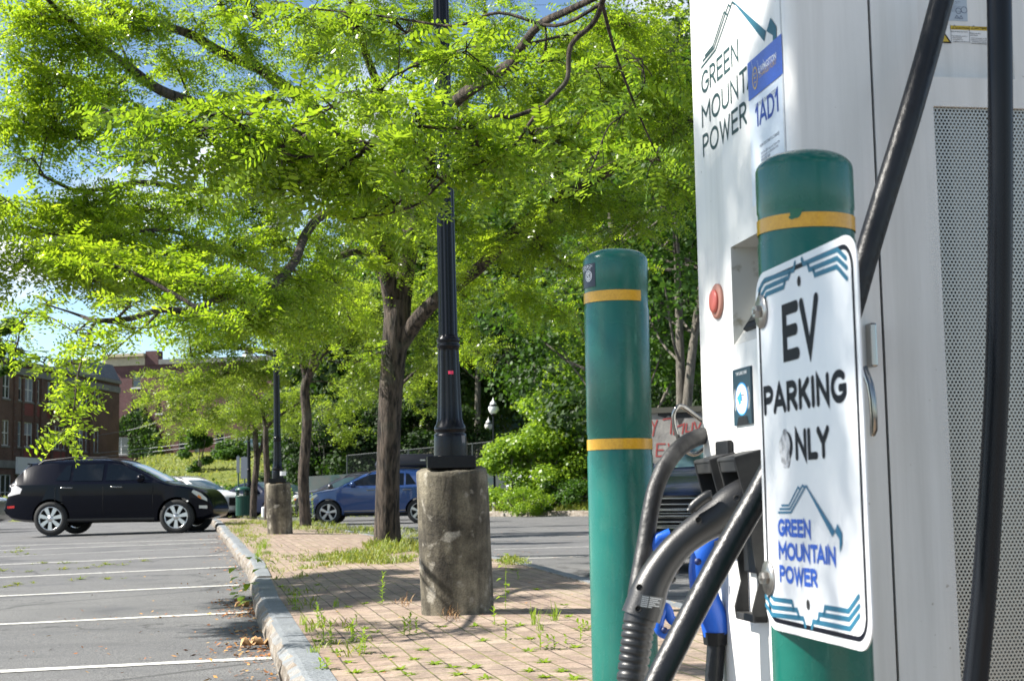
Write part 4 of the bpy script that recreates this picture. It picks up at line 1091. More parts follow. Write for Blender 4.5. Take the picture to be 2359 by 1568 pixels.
def compound_leaves(B, D, Nn, Ln, pairs, ll, wd, hexa, droop=.18):
    """pinnate leaves: base, direction, upward normal, length -> points of all leaflets"""
    n = len(B); D = unit(D); S_ = unit(np.cross(D, Nn)); Up = np.cross(S_, D)
    prof = HEX if hexa else QUAD; K = len(prof)
    ts = np.linspace(.16, .97, pairs); out_ = []
    down = np.array([0, 0, -1.0])
    for i, tt in enumerate(ts):
        for sd_ in (-1, 1):
            base = B + D * (Ln * tt)[:, None] + down * (droop * Ln * tt * tt)[:, None]
            env = ll * (0.75 + .5 * math.sin(PI * (tt * .8 + .15)))
            ax = unit(S_ * sd_ * .93 + D * .38 + Up * rng.normal(0, .22, n)[:, None] + rng.normal(0, .10, (n, 3)))
            nr = unit(Up + rng.normal(0, .30, (n, 3)))
            bx = unit(np.cross(ax, nr))
            l_ = (Ln * env * rng.uniform(.8, 1.15, n))
            P_ = base[:, None, :] + ax[:, None, :] * (l_[:, None] * prof[:, 0])[:, :, None] + bx[:, None, :] * (l_[:, None] * wd * prof[:, 1] * 2)[:, :, None]
            out_.append(P_)
    # terminal leaflet and rachis as a slim blade
    return np.concatenate(out_, 0).reshape(-1, 3), K

class Locust:
    def __init__(s, name, label, base, group, lod, leaf, twig_mat=None):
        s.root = thing(name, label, 'tree', base, group); s.base = np.array(base, float)
        s.mbt = MB(); s.mbb = MB(); s.nodes = []; s.B = []; s.D = []; s.N = []; s.L = []; s.lod = lod; s.leaf = leaf
    def limb(s, pts, r0, r1, n=8, jit=0.0, k=5):
        sp = smooth_path(pts, k)
        sp = [p + rng.normal(0, jit, 3) for p in sp]
        rad = np.linspace(r0 ** .8, r1 ** .8, len(sp)) ** 1.25
        (s.mbt if r0 > .05 else s.mbb).tube(sp, rad, n, caps=True)
        s.nodes += [(p, r) for p, r in zip(sp, rad)]
        return sp
    def pad(s, c, rad, nsub, leaf_len=.17, ds=.05, bough=True, dens=1.0):
        """one foliage layer: a bough from the nearest limb, side branches through an ellipsoid, leaves along them"""
        c = np.array(c, float)
        if s.nodes and bough:
            pn = np.array([q[0] for q in s.nodes]); dd = np.linalg.norm(pn - c, axis=1) + .35 * np.maximum(0, pn[:, 2] - c[2])
            i = int(np.argmin(dd)); a = pn[i]; ln = np.linalg.norm(c - a)
            mid = (a + c) / 2 + rng.normal(0, .08 * ln, 3) + np.array([0, 0, .12 * ln])
            br = smooth_path([a, mid, c, c + (c - mid) * .35], 5)
            r0 = min(s.nodes[i][1] * .7, .008 + .010 * ln)
            s.mbb.tube(br, np.linspace(r0, .004, len(br)), 5, caps=False)
            s.nodes += [(p, .006) for p in br[4:]]
        else:
            br = [c, c + np.array([.01, 0, 0])]
        rx, ry, rz = rad
        for k in range(nsub):
            v = rng.normal(0, 1, 3); v = v / np.linalg.norm(v) * rng.uniform(.35, 1) ** .6
            e = c + v * np.array([rx, ry, rz])
            f = br[rng.integers(len(br) // 3, len(br))]
            ln = np.linalg.norm(e - f) + .05
            if ln > .9:
                f = e + (f - e) / ln * .9; ln = .9
            mid = (f + e) / 2 + rng.normal(0, .06 * ln, 3) + np.array([0, 0, .06 * ln])
            tw = smooth_path([f, mid, e], 4)
            s.mbb.tube(tw, np.linspace(.0045, .0018, len(tw)), 3, caps=False)
            tw = np.array(tw); dirv = unit(tw[-1] - tw[0]); side = unit(np.cross(dirv, [0, 0, 1.0]))
            nl = max(3, int(ln / ds * dens)); ts_ = rng.uniform(.12, 1.0, nl)
            idx = ts_ * (len(tw) - 1); i0 = np.minimum(idx.astype(int), len(tw) - 2); fr = (idx - i0)[:, None]
            bp = tw[i0] * (1 - fr) + tw[i0 + 1] * fr
            sg = np.where(np.arange(nl) % 2 == 0, 1, -1)[:, None]
            dv = side * sg * rng.uniform(.5, 1.0, (nl, 1)) + dirv * rng.uniform(.2, .9, (nl, 1)) + np.array([0, 0, -1]) * rng.uniform(-.15, .5, (nl, 1)) + rng.normal(0, .22, (nl, 3))
            s.B.append(bp); s.D.append(dv); s.N.append(np.array([0, 0, 1.0]) + rng.normal(0, .5, (nl, 3))); s.L.append(leaf_len * rng.uniform(.6, 1.12, nl))
    def ppad(s, x, y, d, rx, ry, nsub, dr=None, **kw):
        sc = d / 3400
        s.pad(P(x, y, d), (rx * sc, dr if dr else rx * sc * .9, ry * sc), nsub, **kw)
    def finish(s):
        B, D, Nn, Ln = (np.concatenate(q) for q in (s.B, s.D, s.N, s.L))
        V, K = compound_leaves(B, D, Nn, Ln, *s.lod)
        obj('trunk', s.mbt, mBark, s.root)
        obj('branches', s.mbb, mBark, s.root)
        mesh_np('crown', V, K, s.leaf, s.root)
        return len(V) // K

ISL = 'honey locust trees in the brick island'
# --- the main tree at the island's middle
bt = (-1.63, 19.2, gi(-1.63, 19.2) - .05)
T1 = Locust('locust_tree', 'large locust tree with furrowed forked trunk behind the nearest lamp post', bt, ISL, (6, .215, .215, False), mLeafB)
pp = lambda *q: [P(*k) for k in q]
T1.mbt.tube(smooth_path(pp((893, 1262, 19.2), (892, 1180, 19.2), (895, 1050, 19.2), (899, 930, 19.2), (906, 830, 19.2), (915, 740, 19.2), (918, 690, 19.2)), 6), np.interp(np.linspace(0, 6, 37), range(7), [.195, .160, .150, .152, .160, .178, .15]), 16)
T1.limb(pp((908, 760, 19.2), (902, 690, 19.15), (886, 610, 19.0), (862, 540, 18.8), (815, 470, 18.2), (720, 395, 17), (590, 310, 15.6), (461, 244, 14.2), (369, 208, 13.2), (300, 157, 12.6), (246, 116, 12.2), (164, 51, 11.8), (90, -20, 11.5), (20, -90, 11.2)), .125, .008, 10)
T1.limb(pp((922, 750, 19.2), (930, 660, 19.2), (945, 570, 19.2), (965, 480, 19.1), (985, 400, 18.7), (1015, 310, 17.6), (1045, 239, 16.8), (1110, 190, 15.8), (1182, 143, 15), (1199, 113, 14.7), (1243, 58, 14.2), (1319, 20, 13.6), (1400, -20, 13.2), (1480, -80, 12.8), (1560, -160, 12.5)), .13, .012, 10)
T1.limb(pp((918, 800, 19.2), (945, 760, 19.1), (975, 720, 18.9), (1030, 670, 18.7), (1100, 620, 18.5), (1150, 570, 18.3), (1210, 510, 18), (1290, 455, 17.7), (1380, 410, 17.2), (1470, 360, 17), (1560, 300, 16.6), (1650, 240, 16.5)), .115, .03, 10)
T1.limb(pp((900, 620, 19), (860, 470, 18.6), (800, 350, 17.8), (720, 250, 17.0), (632, 184, 16.0), (594, 157, 15.6), (512, 123, 15), (444, 82, 14.6), (376, 58, 14.2), (307, 24, 13.8), (246, -10, 13.5)), .09, .03, 8)
T1.limb(pp((594, 157, 15.6), (547, 79, 15.4), (516, 27, 15.2), (490, -30, 15)), .045, .02, 7)
T1.limb(pp((948, 560, 19.2), (930, 440, 19.2), (900, 330, 19), (870, 200, 18.6), (830, 90, 18.2), (800, -40, 18)), .10, .03, 8)
T1.limb(pp((965, 490, 19.1), (1010, 400, 19.3), (1060, 280, 19.6), (1090, 150, 19.8), (1120, 20, 20)), .08, .03, 8)
T1.limb(pp((870, 560, 18.9), (800, 500, 18), (745, 495, 16.5), (704, 540, 14.8), (683, 594, 13.8), (646, 642, 12.8), (601, 669, 12), (506, 687, 11), (444, 714, 10.3), (369, 714, 9.5), (297, 734, 8.2), (222, 738, 8.0), (188, 728, 8.4), (150, 715, 8.3), (100, 700, 8.2)), .062, .003, 8)
T1.limb(pp((369, 714, 9.6), (340, 745, 9.0), (300, 775, 8.3), (250, 820, 7.9)), .012, .004, 5)
T1.limb(pp((222, 738, 8.5), (205, 769, 8.2), (190, 820, 8.0), (178, 871, 7.8), (172, 930, 7.7), (165, 985, 7.7)), .011, .003, 5)
T1.limb(pp((880, 640, 19.1), (840, 580, 18.7), (760, 600, 17), (690, 640, 16), (600, 620, 14.8), (480, 560, 13.6), (370, 530, 12.8), (250, 545, 12.2), (150, 560, 11.6)), .05, .01, 7)
T1.limb(pp((720, 395, 17), (600, 420, 15.2), (480, 440, 14.2), (330, 420, 13.2), (190, 440, 12.4), (90, 400, 12)), .05, .01, 7)
T1.limb(pp((1210, 510, 18), (1260, 580, 18.5), (1330, 620, 19), (1400, 610, 19)), .05, .012, 6)
T1.limb(pp((1290, 455, 17.7), (1285, 380, 17.5), (1310, 320, 17.2), (1360, 240, 17), (1380, 130, 17)), .05, .015, 6)
Q1 = [(1480, -70, 12.8, 120, 60, 26), (1580, -160, 12.6, 120, 60, 24), (40, -90, 11.3, 120, 60, 26), (250, -60, 13.4, 120, 60, 22), (500, -60, 15, 120, 60, 22), (820, -80, 18, 130, 70, 24), (1120, -40, 19, 130, 70, 22), (110, 700, 8.3, 70, 25, 8), (300, 700, 8.0, 90, 30, 12), (870, 520, 17.6, 90, 60, 22), (930, 590, 18.4, 60, 50, 12), (1000, 480, 18, 90, 70, 22), (620, 400, 15, 110, 50, 24), (480, 270, 14, 110, 50, 22), (150, 260, 12, 110, 40, 20), (560, 10, 15, 100, 40, 16), (250, 20, 12.8, 100, 40, 16),   # x, y, depth, half-width, half-height, branches (on the 2359-wide view)
 (60, 50, 11.8, 120, 60, 34), (190, 100, 12, 110, 60, 34), (330, 60, 13, 110, 60, 30), (100, 175, 12, 130, 60, 38), (250, 215, 12.8, 120, 50, 32), (410, 160, 14, 110, 50, 22), (470, 50, 14.5, 90, 50, 18),
 (50, 290, 12, 110, 60, 34), (180, 320, 12.4, 110, 50, 30), (330, 310, 13, 90, 45, 20), (60, 370, 12.2, 70, 35, 14), (560, 90, 15, 90, 60, 20), (620, 230, 15.4, 110, 60, 26), (720, 120, 16.5, 120, 80, 34), (700, 330, 16.5, 120, 60, 30),
 (820, 60, 18, 130, 90, 38), (930, 120, 18.6, 120, 90, 34), (1000, 30, 18.5, 110, 70, 28), (860, 260, 18, 120, 80, 34), (960, 330, 18.5, 110, 90, 30), (800, 420, 17, 120, 60, 30),
 (200, 470, 12.3, 130, 45, 34), (330, 480, 13, 120, 50, 30), (460, 480, 13.8, 120, 50, 30), (590, 480, 14.6, 120, 60, 32), (120, 540, 11.8, 110, 40, 26), (250, 570, 12, 130, 45, 32), (390, 580, 12.6, 130, 50, 36), (520, 580, 13.4, 120, 50, 32), (640, 560, 14.6, 110, 60, 30), (740, 560, 16.4, 100, 60, 28),
 (90, 610, 10.5, 110, 35, 22), (210, 640, 10.5, 120, 35, 24), (340, 660, 11.2, 130, 40, 30), (480, 660, 11, 130, 40, 32), (600, 690, 12, 110, 45, 30), (680, 650, 13, 90, 50, 24), (760, 650, 15, 90, 60, 24), (800, 720, 17, 90, 60, 22), (700, 740, 13.5, 100, 50, 26), (560, 740, 11.6, 110, 40, 26),
 (430, 735, 10, 110, 30, 18), (300, 755, 8.0, 90, 25, 12), (180, 760, 8.5, 70, 28, 10), (60, 720, 8.6, 70, 30, 10), (40, 790, 8.2, 60, 35, 10), (230, 800, 7.8, 70, 30, 10), (150, 840, 8, 60, 30, 10), (180, 890, 7.8, 50, 28, 10), (165, 945, 7.7, 45, 28, 9), (140, 1000, 7.6, 40, 22, 9), (90, 830, 8.2, 50, 40, 8),
 (1060, 520, 18.4, 110, 70, 26), (1160, 420, 17.6, 120, 70, 34), (1280, 330, 17, 110, 80, 32), (1180, 300, 17.4, 110, 70, 28), (1100, 200, 17.8, 110, 80, 30), (1230, 200, 16.5, 100, 70, 26), (1150, 70, 16.5, 120, 70, 30), (1300, 100, 16, 100, 80, 28), (1420, 60, 15, 120, 80, 32), (1400, 200, 16.4, 120, 90, 36), (1530, 130, 16, 110, 100, 34), (1550, 280, 16.4, 100, 90, 30), (1440, 330, 17, 110, 80, 34), (1560, 420, 17, 90, 80, 26),
 (1340, 450, 17.6, 110, 70, 34), (1450, 500, 18, 110, 70, 30), (1250, 560, 18.4, 120, 60, 32), (1370, 610, 19, 110, 60, 28), (1150, 600, 19, 110, 60, 26), (1080, 690, 19.6, 90, 70, 20), (1200, 690, 19.5, 110, 60, 26), (1100, 800, 19.8, 90, 50, 14), (1300, 720, 19.6, 100, 50, 18), (1010, 620, 19.5, 90, 70, 18), (830, 830, 19, 80, 40, 10)]
for (x, y, d_, a, c, n) in Q1:
    T1.ppad(x, y, d_, a * (.85 if d_ < 9.5 else 1.2), c * (.9 if d_ < 9.5 else 1.5), int(n * (.85 if d_ < 9.5 else 1.25)), leaf_len=.165 if d_ < 9.5 else .21, ds=.05, dens=1.0)
for (x, y, d_, a, c, n) in ((120, 500, 12.2, 100, 45, 16), (230, 520, 12.8, 110, 45, 20), (180, 590, 11, 110, 40, 20), (300, 610, 11.4, 110, 40, 20), (420, 620, 11.8, 100, 40, 18), (-150, 420, 11, 110, 60, 80), (-170, 560, 10.4, 110, 60, 90), (-110, 500, 13.2, 100, 60, 70), (-290, 480, 11.6, 120, 60, 90), (-270, 340, 12.4, 120, 60, 80), (-120, 640, 10.2, 70, 40, 40), (-330, 560, 10.2, 110, 60, 80), (-420, 420, 12.6, 120, 60, 80),  # pads left of the view are added to shade the bricks
                        (1050, 640, 18.3, 60, 30, 12), (1150, 565, 17.9, 80, 35, 14), (1270, 500, 17.4, 80, 40, 16), (900, 560, 18.6, 60, 40, 10), (850, 610, 18.6, 50, 35, 8)):
    T1.ppad(x, y, d_, a, c, n, dr=.8, leaf_len=.22, ds=.042)
n1_ = T1.finish()

# --- the near tree: trunk behind the camera, boughs reaching over the view
bn = (2.35, -3.0, gi(2.35, -3.0) - .05)
T2 = Locust('locust_tree', 'locust tree whose bright lowest boughs hang across the upper middle of the view', bn, ISL, (8, .165, .20, True), mLeafN)
T2.mbt.tube([np.array(bn) + np.array(q) for q in ((0, 0, 0), (.0, .05, 1), (-.02, .1, 2), (.0, .15, 3.0))], [.2, .165, .155, .17], 14)
T2.limb([np.array(bn) + np.array((0, .15, 2.8)), np.array((2.2, -1, 4.0)), np.array((1.7, 2, 4.6))] + pp((1500, -300, 5.4), (1420, -100, 5.9)), .12, .016, 10)
T2.limb([np.array(bn) + np.array((0, .15, 2.8)), np.array((.6, -1.8, 4.3)), np.array((-1.6, .3, 5.2)), np.array((-3.4, 1.6, 5.6)), np.array((-4.8, 3.0, 5.9))], .11, .02, 9)
T2.limb([np.array(bn) + np.array((0, .15, 2.8)), np.array((3.4, -2.8, 4.6)), np.array((5.0, -2.6, 5.6))], .10, .03, 8)
T2.limb(pp((1420, -100, 5.9), (1387, 7, 6.2), (1366, 55, 6.3), (1315, 106, 6.3), (1308, 178, 6.3), (1284, 212, 6.3), (1250, 246, 6.25), (1216, 290, 6.25), (1175, 342, 6.2), (1096, 379, 6.2), (1018, 420, 6.2), (970, 465, 6.2), (908, 489, 6.2), (806, 505, 6.2)), .0135, .004, 7)
T2.limb(pp((1250, 246, 6.25), (1178, 270, 6.2), (1144, 267, 6.15), (1052, 297, 6.1), (953, 294, 6.0), (850, 340, 5.9), (760, 352, 5.9), (690, 362, 5.9), (640, 345, 5.9)), .010, .005, 7)
T2.limb(pp((1387, 7, 6.2), (1280, 60, 6.5), (1150, 30, 6.6), (1050, 60, 6.6), (930, 45, 6.7), (820, 30, 6.8), (700, 20, 7)), .009, .004, 7)
T2.limb(pp((850, 340, 5.9), (760, 400, 6.1), (640, 420, 6.3), (520, 400, 6.3), (420, 350, 6.3)), .010, .004, 6)
T2.limb(pp((760, 352, 5.9), (640, 280, 6.1), (520, 260, 6.2), (400, 290, 6.2), (300, 280, 6.2)), .010, .004, 6)
T2.limb(pp((1387, 7, 6.2), (1420, 130, 6.8), (1470, 260, 7.4), (1520, 370, 7.8)), .009, .004, 6)
Q2 = [(1100, 330, 6.1, 90, 50, 10), (620, 360, 6, 130, 60, 16), (1230, 320, 6.3, 90, 60, 12), (1130, 370, 6.2, 100, 50, 15), (1010, 410, 6.2, 100, 45, 14), (910, 470, 6.2, 110, 35, 13), (1060, 300, 6, 100, 50, 14), (960, 280, 6, 100, 60, 14), (850, 330, 5.9, 100, 60, 16), (760, 370, 6, 110, 60, 18), (660, 330, 5.9, 110, 60, 18), (560, 300, 6, 110, 60, 18), (460, 310, 6.1, 110, 55, 18), (360, 290, 6.2, 110, 50, 15), (270, 270, 6.3, 70, 35, 6),
      (700, 440, 6.2, 120, 45, 15), (580, 410, 6.3, 110, 45, 15), (460, 390, 6.3, 110, 40, 13), (340, 370, 6.3, 90, 35, 9), (830, 430, 6.2, 100, 50, 13), (760, 250, 6.2, 90, 50, 9), (860, 210, 6.4, 90, 50, 10), (960, 150, 6.5, 90, 60, 10), (1060, 120, 6.5, 90, 60, 11), (1150, 190, 6.5, 80, 60, 9), (1250, 140, 6.6, 80, 60, 8),
      (700, 50, 7, 110, 50, 10), (820, 60, 6.9, 100, 55, 11), (930, 70, 6.8, 90, 55, 10), (600, 30, 7.2, 90, 40, 7), (1350, 170, 6.9, 80, 60, 7), (1430, 270, 7.4, 80, 70, 8), (1500, 370, 7.8, 70, 50, 7), (1480, 150, 7.4, 80, 70, 7), (1370, 370, 7.2, 80, 40, 7), (1270, 420, 7, 80, 40, 6)]
for (x, y, d_, a, c, n) in Q2: T2.ppad(x, y, d_, a, c, int(n * 1.1), leaf_len=.205, ds=.052, dens=1.0)
rs = np.random.default_rng(77)
for q_ in ((.36, 1.72, 1.20), (.35, 1.80, 1.02), (.37, 1.66, 1.08), (.38, 1.88, 1.38), (.2, 2.83, 1.36), (.2, 2.82, 1.12), (.38, 1.88, 1.30)):  # unseen leaf clumps added towards the sun to dapple sign and bollards
    T2.pad(np.array(q_) + np.array(SUN) * rs.uniform(4.4, 5.4), (.15, .15, .12), 9, leaf_len=.18, ds=.03)
for k in range(10):  # more unseen clumps, added to dapple the cabinet front
    c_ = np.array([.34, 2.35, 1.35]) + np.array(SUN) * rs.uniform(4.6, 6.6) + np.array([0, rs.uniform(-.75, .75), rs.uniform(-.12, .95)])
    T2.pad(c_, (.24, .20, .15), 13, leaf_len=.18, ds=.03)
for c_ in ((-2, -1, 5.6), (1.2, -1.5, 5.4), (3.4, -3, 5.8), (4.8, -2.6, 6.2), (2.2, .4, 5.6), (2.0, -4.5, 5.6)):
    T2.pad(c_, (1.0, 1.0, .45), 10, leaf_len=.2, ds=.07)
n2_ = T2.finish()

# --- the smaller trees further along the island
def far_locust(label, base, trunk_px, dpt, r0, forks, pads, leaf=mLeafF, ll=.26):
    T = Locust('locust_tree', label, base, ISL, (4, .30, .22, False), leaf)
    sp = smooth_path([P(x, y, dpt) for x, y in trunk_px], 5)
    T.mbt.tube(sp, np.linspace(r0, r0 * .7, len(sp)), 10); T.nodes += [(sp[-1], r0 * .6)]
    for f in forks: T.limb([P(*q) for q in f], r0 * .62, r0 * .18, 7)
    for (x, y, d_, a, c, n) in pads: T.ppad(x, y, d_, a * 1.1, c * 1.3, int(n * 1.4), leaf_len=ll, ds=.07)
    return T.finish()
d2 = 31.0
far_locust('slim locust tree with a forked trunk just past the second lamp base', P(704, 1206, d2), [(704, 1210), (699, 1100), (707, 980), (702, 900), (710, 865)], d2, .125,
    [[(708, 880, d2), (696, 830, d2), (690, 780, d2 - .5), (670, 700, d2 - 1), (640, 620, d2 - 1.4)], [(710, 870, d2), (735, 830, d2), (765, 795, d2 + .4), (830, 740, d2 + .6), (900, 690, d2)], [(709, 875, d2), (722, 820, d2 - .4), (728, 760, d2 - .8), (722, 690, d2 - 1)], [(696, 830, d2), (610, 810, d2 - 1), (520, 800, d2 - 2), (440, 820, d2 - 2.5)]],
    [(655, 780, 24.6, 90, 45, 16), (650, 690, 24.6, 90, 40, 16), (665, 830, 24.8, 60, 22, 8), (640, 760, 29, 110, 50, 34), (540, 780, 28.5, 110, 45, 32), (450, 800, 28.5, 90, 40, 22), (720, 750, 31.5, 110, 40, 22), (810, 760, 31, 110, 50, 30), (610, 870, 29, 75, 35, 20), (540, 860, 28.5, 110, 40, 26), (800, 890, 31.5, 60, 30, 10), (840, 860, 30, 80, 50, 20), (690, 690, 29.5, 120, 45, 26), (580, 700, 29, 110, 45, 26), (440, 880, 28, 80, 35, 16), (840, 700, 31, 90, 60, 22), (370, 870, 28.2, 60, 30, 10), (980, 800, 31, 70, 70, 18), (970, 700, 31, 80, 60, 18), (470, 730, 28.6, 90, 40, 18)])
d3 = 39.0
far_locust('thin locust tree between the trash can and the second lamp post', P(617, 1194, d3), [(617, 1196), (617, 1120), (613, 1040), (612, 980)], d3, .10,
    [[(612, 990, d3), (600, 930, d3), (570, 880, d3 - .5), (500, 850, d3 - 1)], [(612, 985, d3), (640, 960, d3), (700, 920, d3 + .6)]],
    [(560, 900, 38, 90, 40, 22), (480, 900, 37, 90, 38, 22), (410, 920, 36.5, 80, 32, 18), (620, 920, 39, 90, 40, 22), (560, 960, 38, 80, 30, 16), (480, 960, 37, 70, 28, 14), (400, 965, 36.5, 60, 25, 10), (690, 930, 40, 60, 40, 12), (345, 915, 36, 50, 28, 8)])
d4 = 45.0
far_locust('leaning locust tree with a thin side stem next to the green trash can', P(585, 1188, d4), [(583, 1190), (586, 1120), (592, 1060), (588, 1010), (590, 985)], d4, .11,
    [[(590, 1000, d4), (575, 950, d4), (530, 900, d4)], [(592, 1060, d4), (605, 1020, d4), (610, 970, d4), (640, 930, d4)]],
    [(560, 950, 45, 70, 30, 16), (500, 970, 44, 70, 28, 16), (620, 970, 45, 70, 28, 14), (440, 985, 44, 60, 25, 12), (670, 980, 46, 60, 26, 12), (560, 1000, 45, 70, 20, 10), (390, 1000, 44, 40, 18, 6)])
d5 = 37.5
far_locust('locust tree partly hidden behind the large furrowed trunk', P(880, 1185, d5), [(878, 1190), (880, 1100), (884, 1000), (888, 930)], d5, .11,
    [[(886, 940, d5), (860, 880, d5), (830, 820, d5)], [(888, 930, d5), (930, 880, d5), (985, 830, d5)]],
    [(820, 920, 37, 70, 40, 16), (760, 940, 36.5, 70, 35, 16), (790, 1000, 37, 60, 25, 10), (960, 900, 38, 60, 40, 14), (1000, 850, 38, 60, 40, 14), (690, 1000, 38, 40, 18, 5), (1010, 940, 38, 50, 30, 8)])

# --- broadleaf trees of the wooded slope
def blob_leaves(c, rad, n, size, up=.6):
    """leaf faces spread through an ellipsoid, thinner in the middle"""
    v = rng.normal(0, 1, (n, 3)); v = unit(v) * (rng.uniform(.25, 1, (n, 1)) ** .5) * (1 + .18 * rng.normal(0, 1, (n, 1)))
    p = c + v * np.array(rad)
    nr = unit(v * .7 + np.array([0, 0, up]) + rng.normal(0, .55, (n, 3)))
    ax = unit(np.cross(nr, rng.normal(0, 1, (n, 3)))); bx = np.cross(nr, ax)
    s_ = size * rng.uniform(.6, 1.25, n)
    prof = np.array([(-.5, 0), (-.1, .42), (.5, 0), (-.1, -.42)])
    return (p[:, None, :] + ax[:, None, :] * (s_[:, None] * prof[:, 0])[:, :, None] + bx[:, None, :] * (s_[:, None] * prof[:, 1])[:, :, None]).reshape(-1, 3)
def broadleaf(name, label, cat, base, H, spread, clumps, nleaf, size, leaf, group, trunk_r=.18, bark=None, low=.25, stems=1, hide_trunk=False, clump_r=.32):
    root = thing(name, label, cat, base, group); base = np.array(base, float)
    mb = MB(); r2 = np.random.default_rng(int(abs(base[0] * 37 + base[1] * 91 + H * 13)) + 1)
    pts = []; Vs = []
    tops = []
    for s_ in range(stems):
        off = np.array([r2.uniform(-.25, .25), r2.uniform(-.2, .2), 0]) * (stems > 1)
        lean = r2.normal(0, .04, 2) * H + off[:2] * 2.5
        tr = smooth_path([base + off, base + off * 1.2 + np.array([lean[0] * .3, lean[1] * .3, H * .3]), base + off + np.array([lean[0], lean[1], H * .72])], 6)
        mb.tube(tr, np.linspace(trunk_r, trunk_r * .35, len(tr)), 8); tops.append(tr)
    for k in range(clumps):
        a_ = r2.uniform(0, 2 * PI); h = low + (1 - low) * r2.uniform(0, 1) ** .8
        prof = math.sin(PI * min(1, max(.06, (h - low) / (1 - low) * .86 + .14))) ** .7
        rr_ = spread * prof * math.sqrt(r2.uniform(.15, 1))
        c = base + np.array([rr_ * math.cos(a_), rr_ * math.sin(a_), h * H])
        cr_ = spread * clump_r * r2.uniform(.7, 1.3)
        Vs.append(blob_leaves(c, (cr_, cr_, cr_ * .62), nleaf, size))
        tr = tops[k % stems]; a0 = tr[min(len(tr) - 1, int(len(tr) * min(.95, h)))]
        mb.tube(smooth_path([a0, (a0 + c) / 2 + np.array([0, 0, -.04 * H]), c], 3), np.linspace(trunk_r * .3, .015, 7), 4, caps=False)
    obj('trunk', mb, bark or mBarkG, root)
    mesh_np('crown', np.concatenate(Vs), 4, leaf, root)
    return root

# ================================================================== STREET LAMPS
mIron = mat('black_gloss_paint', (.003, .0035, .006), .24, spec=.25, bump=.05, bscale=60)
mPier, t, b = node_mat('weathered_concrete')
co = objco(t)
c1 = ramp(t, noise(t, co, 2.6, 8, .65), [(.36, (.045, .039, .030)), (.5, (.14, .125, .095)), (.66, (.30, .27, .21))])
wash = ramp(t, noise(t, objco(t, 0, (5, 5, .8)), 2.0, 5), [(.42, (.35, .33, .30)), (.6, (1.1, 1.08, 1.0))])
c1 = mixc(t, .85, c1, wash, 'MULTIPLY')
c1 = mixc(t, ramp(t, noise(t, co, 9, 4), [(.60, (0, 0, 0)), (.68, (.75, .75, .75))]), c1, (.40, .37, .31))
c1 = mixc(t, 1, c1, ramp(t, noise(t, co, 110, 3, .7), [(.35, (.72, .72, .72)), (.65, (1.2, 1.2, 1.2))]), 'MULTIPLY')
t.links.new(c1, b.inputs['Base Color']); b.inputs['Roughness'].default_value = .92
bump(t, b, noise(t, co, 45, 6, .7), .7, .012)
mLightC = mat('pale_concrete', (.42, .41, .38), .9, col2=(.30, .29, .27), scale=5, bump=.3, bscale=40)
mGlobe = mat('frosted_globe', (.80, .80, .76), .25)

def fluted(mb, prof, c, axis, n=64, lobes=10, depth=.09):
    az = np.array(axis, float); az /= np.linalg.norm(az); ax = np.array([1.0, 0, 0]); ax -= az * (ax @ az); ax /= np.linalg.norm(ax); ay = np.cross(az, ax)
    vs = []
    for r, h, fl in prof:
        for k in range(n):
            a_ = 2 * PI * k / n; q = r * (1 - fl * depth * (abs(math.sin(lobes * a_ / 2)) ** .6 * -1 + 1) * 1.6)
            vs.append(np.array(c) + az * h + (ax * math.cos(a_) + ay * math.sin(a_)) * q)
    mb.add(vs, [(i * n + k, i * n + (k + 1) % n, (i + 1) * n + (k + 1) % n, (i + 1) * n + k) for i in range(len(prof) - 1) for k in range(n)], True)
def lantern(mb_metal, mb_globe, mb_cap, c, s=1.0):
    c = np.array(c, float)
    mb_metal.lathe([(r * s, h * s) for r, h in ((.05, 0), (.06, .04), (.11, .07), (.12, .09), (.085, .11))], c, 20)
    mb_globe.lathe([(r * s, h * s) for r, h in ((.09, .10), (.15, .16), (.185, .26), (.185, .34), (.165, .40))], c, 24)
    mb_cap.lathe([(r * s, h * s) for r, h in ((.19, .39), (.195, .415), (.14, .43), (.13, .45))], c, 20)
    mb_globe.lathe([(r * s, h * s) for r, h in ((.13, .445), (.12, .50), (.075, .56), (.035, .60), (.03, .65), (.012, .70), (.0005, .74))], c, 20)

dl = 8.89
pb_ = np.array(P(1055, 1414, dl)); pt0 = np.array(P(1040, 1079, dl))
zi = gi(pb_[0], pb_[1]); pb_[2] = zi - .03
LG = 'black street lamps on concrete piers in the island'
lamp = thing('street_lamp', 'black fluted street lamp on a stained round concrete pier, nearest to the bollards', 'street lamp', (pb_[0], pb_[1], zi), LG)
axp = pt0 - pb_; hp = np.linalg.norm(axp); axp /= hp
mb = MB(); rp = .2175
rj = np.random.default_rng(4)
mb.lathe([(rp * 1.0, 0), (rp * 1.005, .1), (rp * 1.0, hp * .4), (rp * .99, hp * .8), (rp * .975, hp - .03), (rp * .955, hp - .008), (rp * .92, hp), (.0005, hp + .002)], pb_, 48, axis=axp, closed=False)
mb.v = [tuple(np.array(q) + rj.normal(0, .0022, 3)) for q in mb.v]
obj('concrete_pier', mb, mPier, lamp)
cp = np.array(P(1038.5, 1066, dl)); bx_ = np.array([math.cos(.08), math.sin(.08), 0])
mb = MB(); mb.box((cp[0], cp[1], pt0[2] + .037), (.288, .288, .074), bx_); obj('base_plate', mb, mIron, lamp, .004)
p0 = np.array([cp[0], cp[1], pt0[2] + .074]); ptop = np.array(P(1015.5, 0, dl + .25))
axs = ptop - p0; axs /= np.linalg.norm(axs)
hh = lambda y: (1050 - y) / 382.0
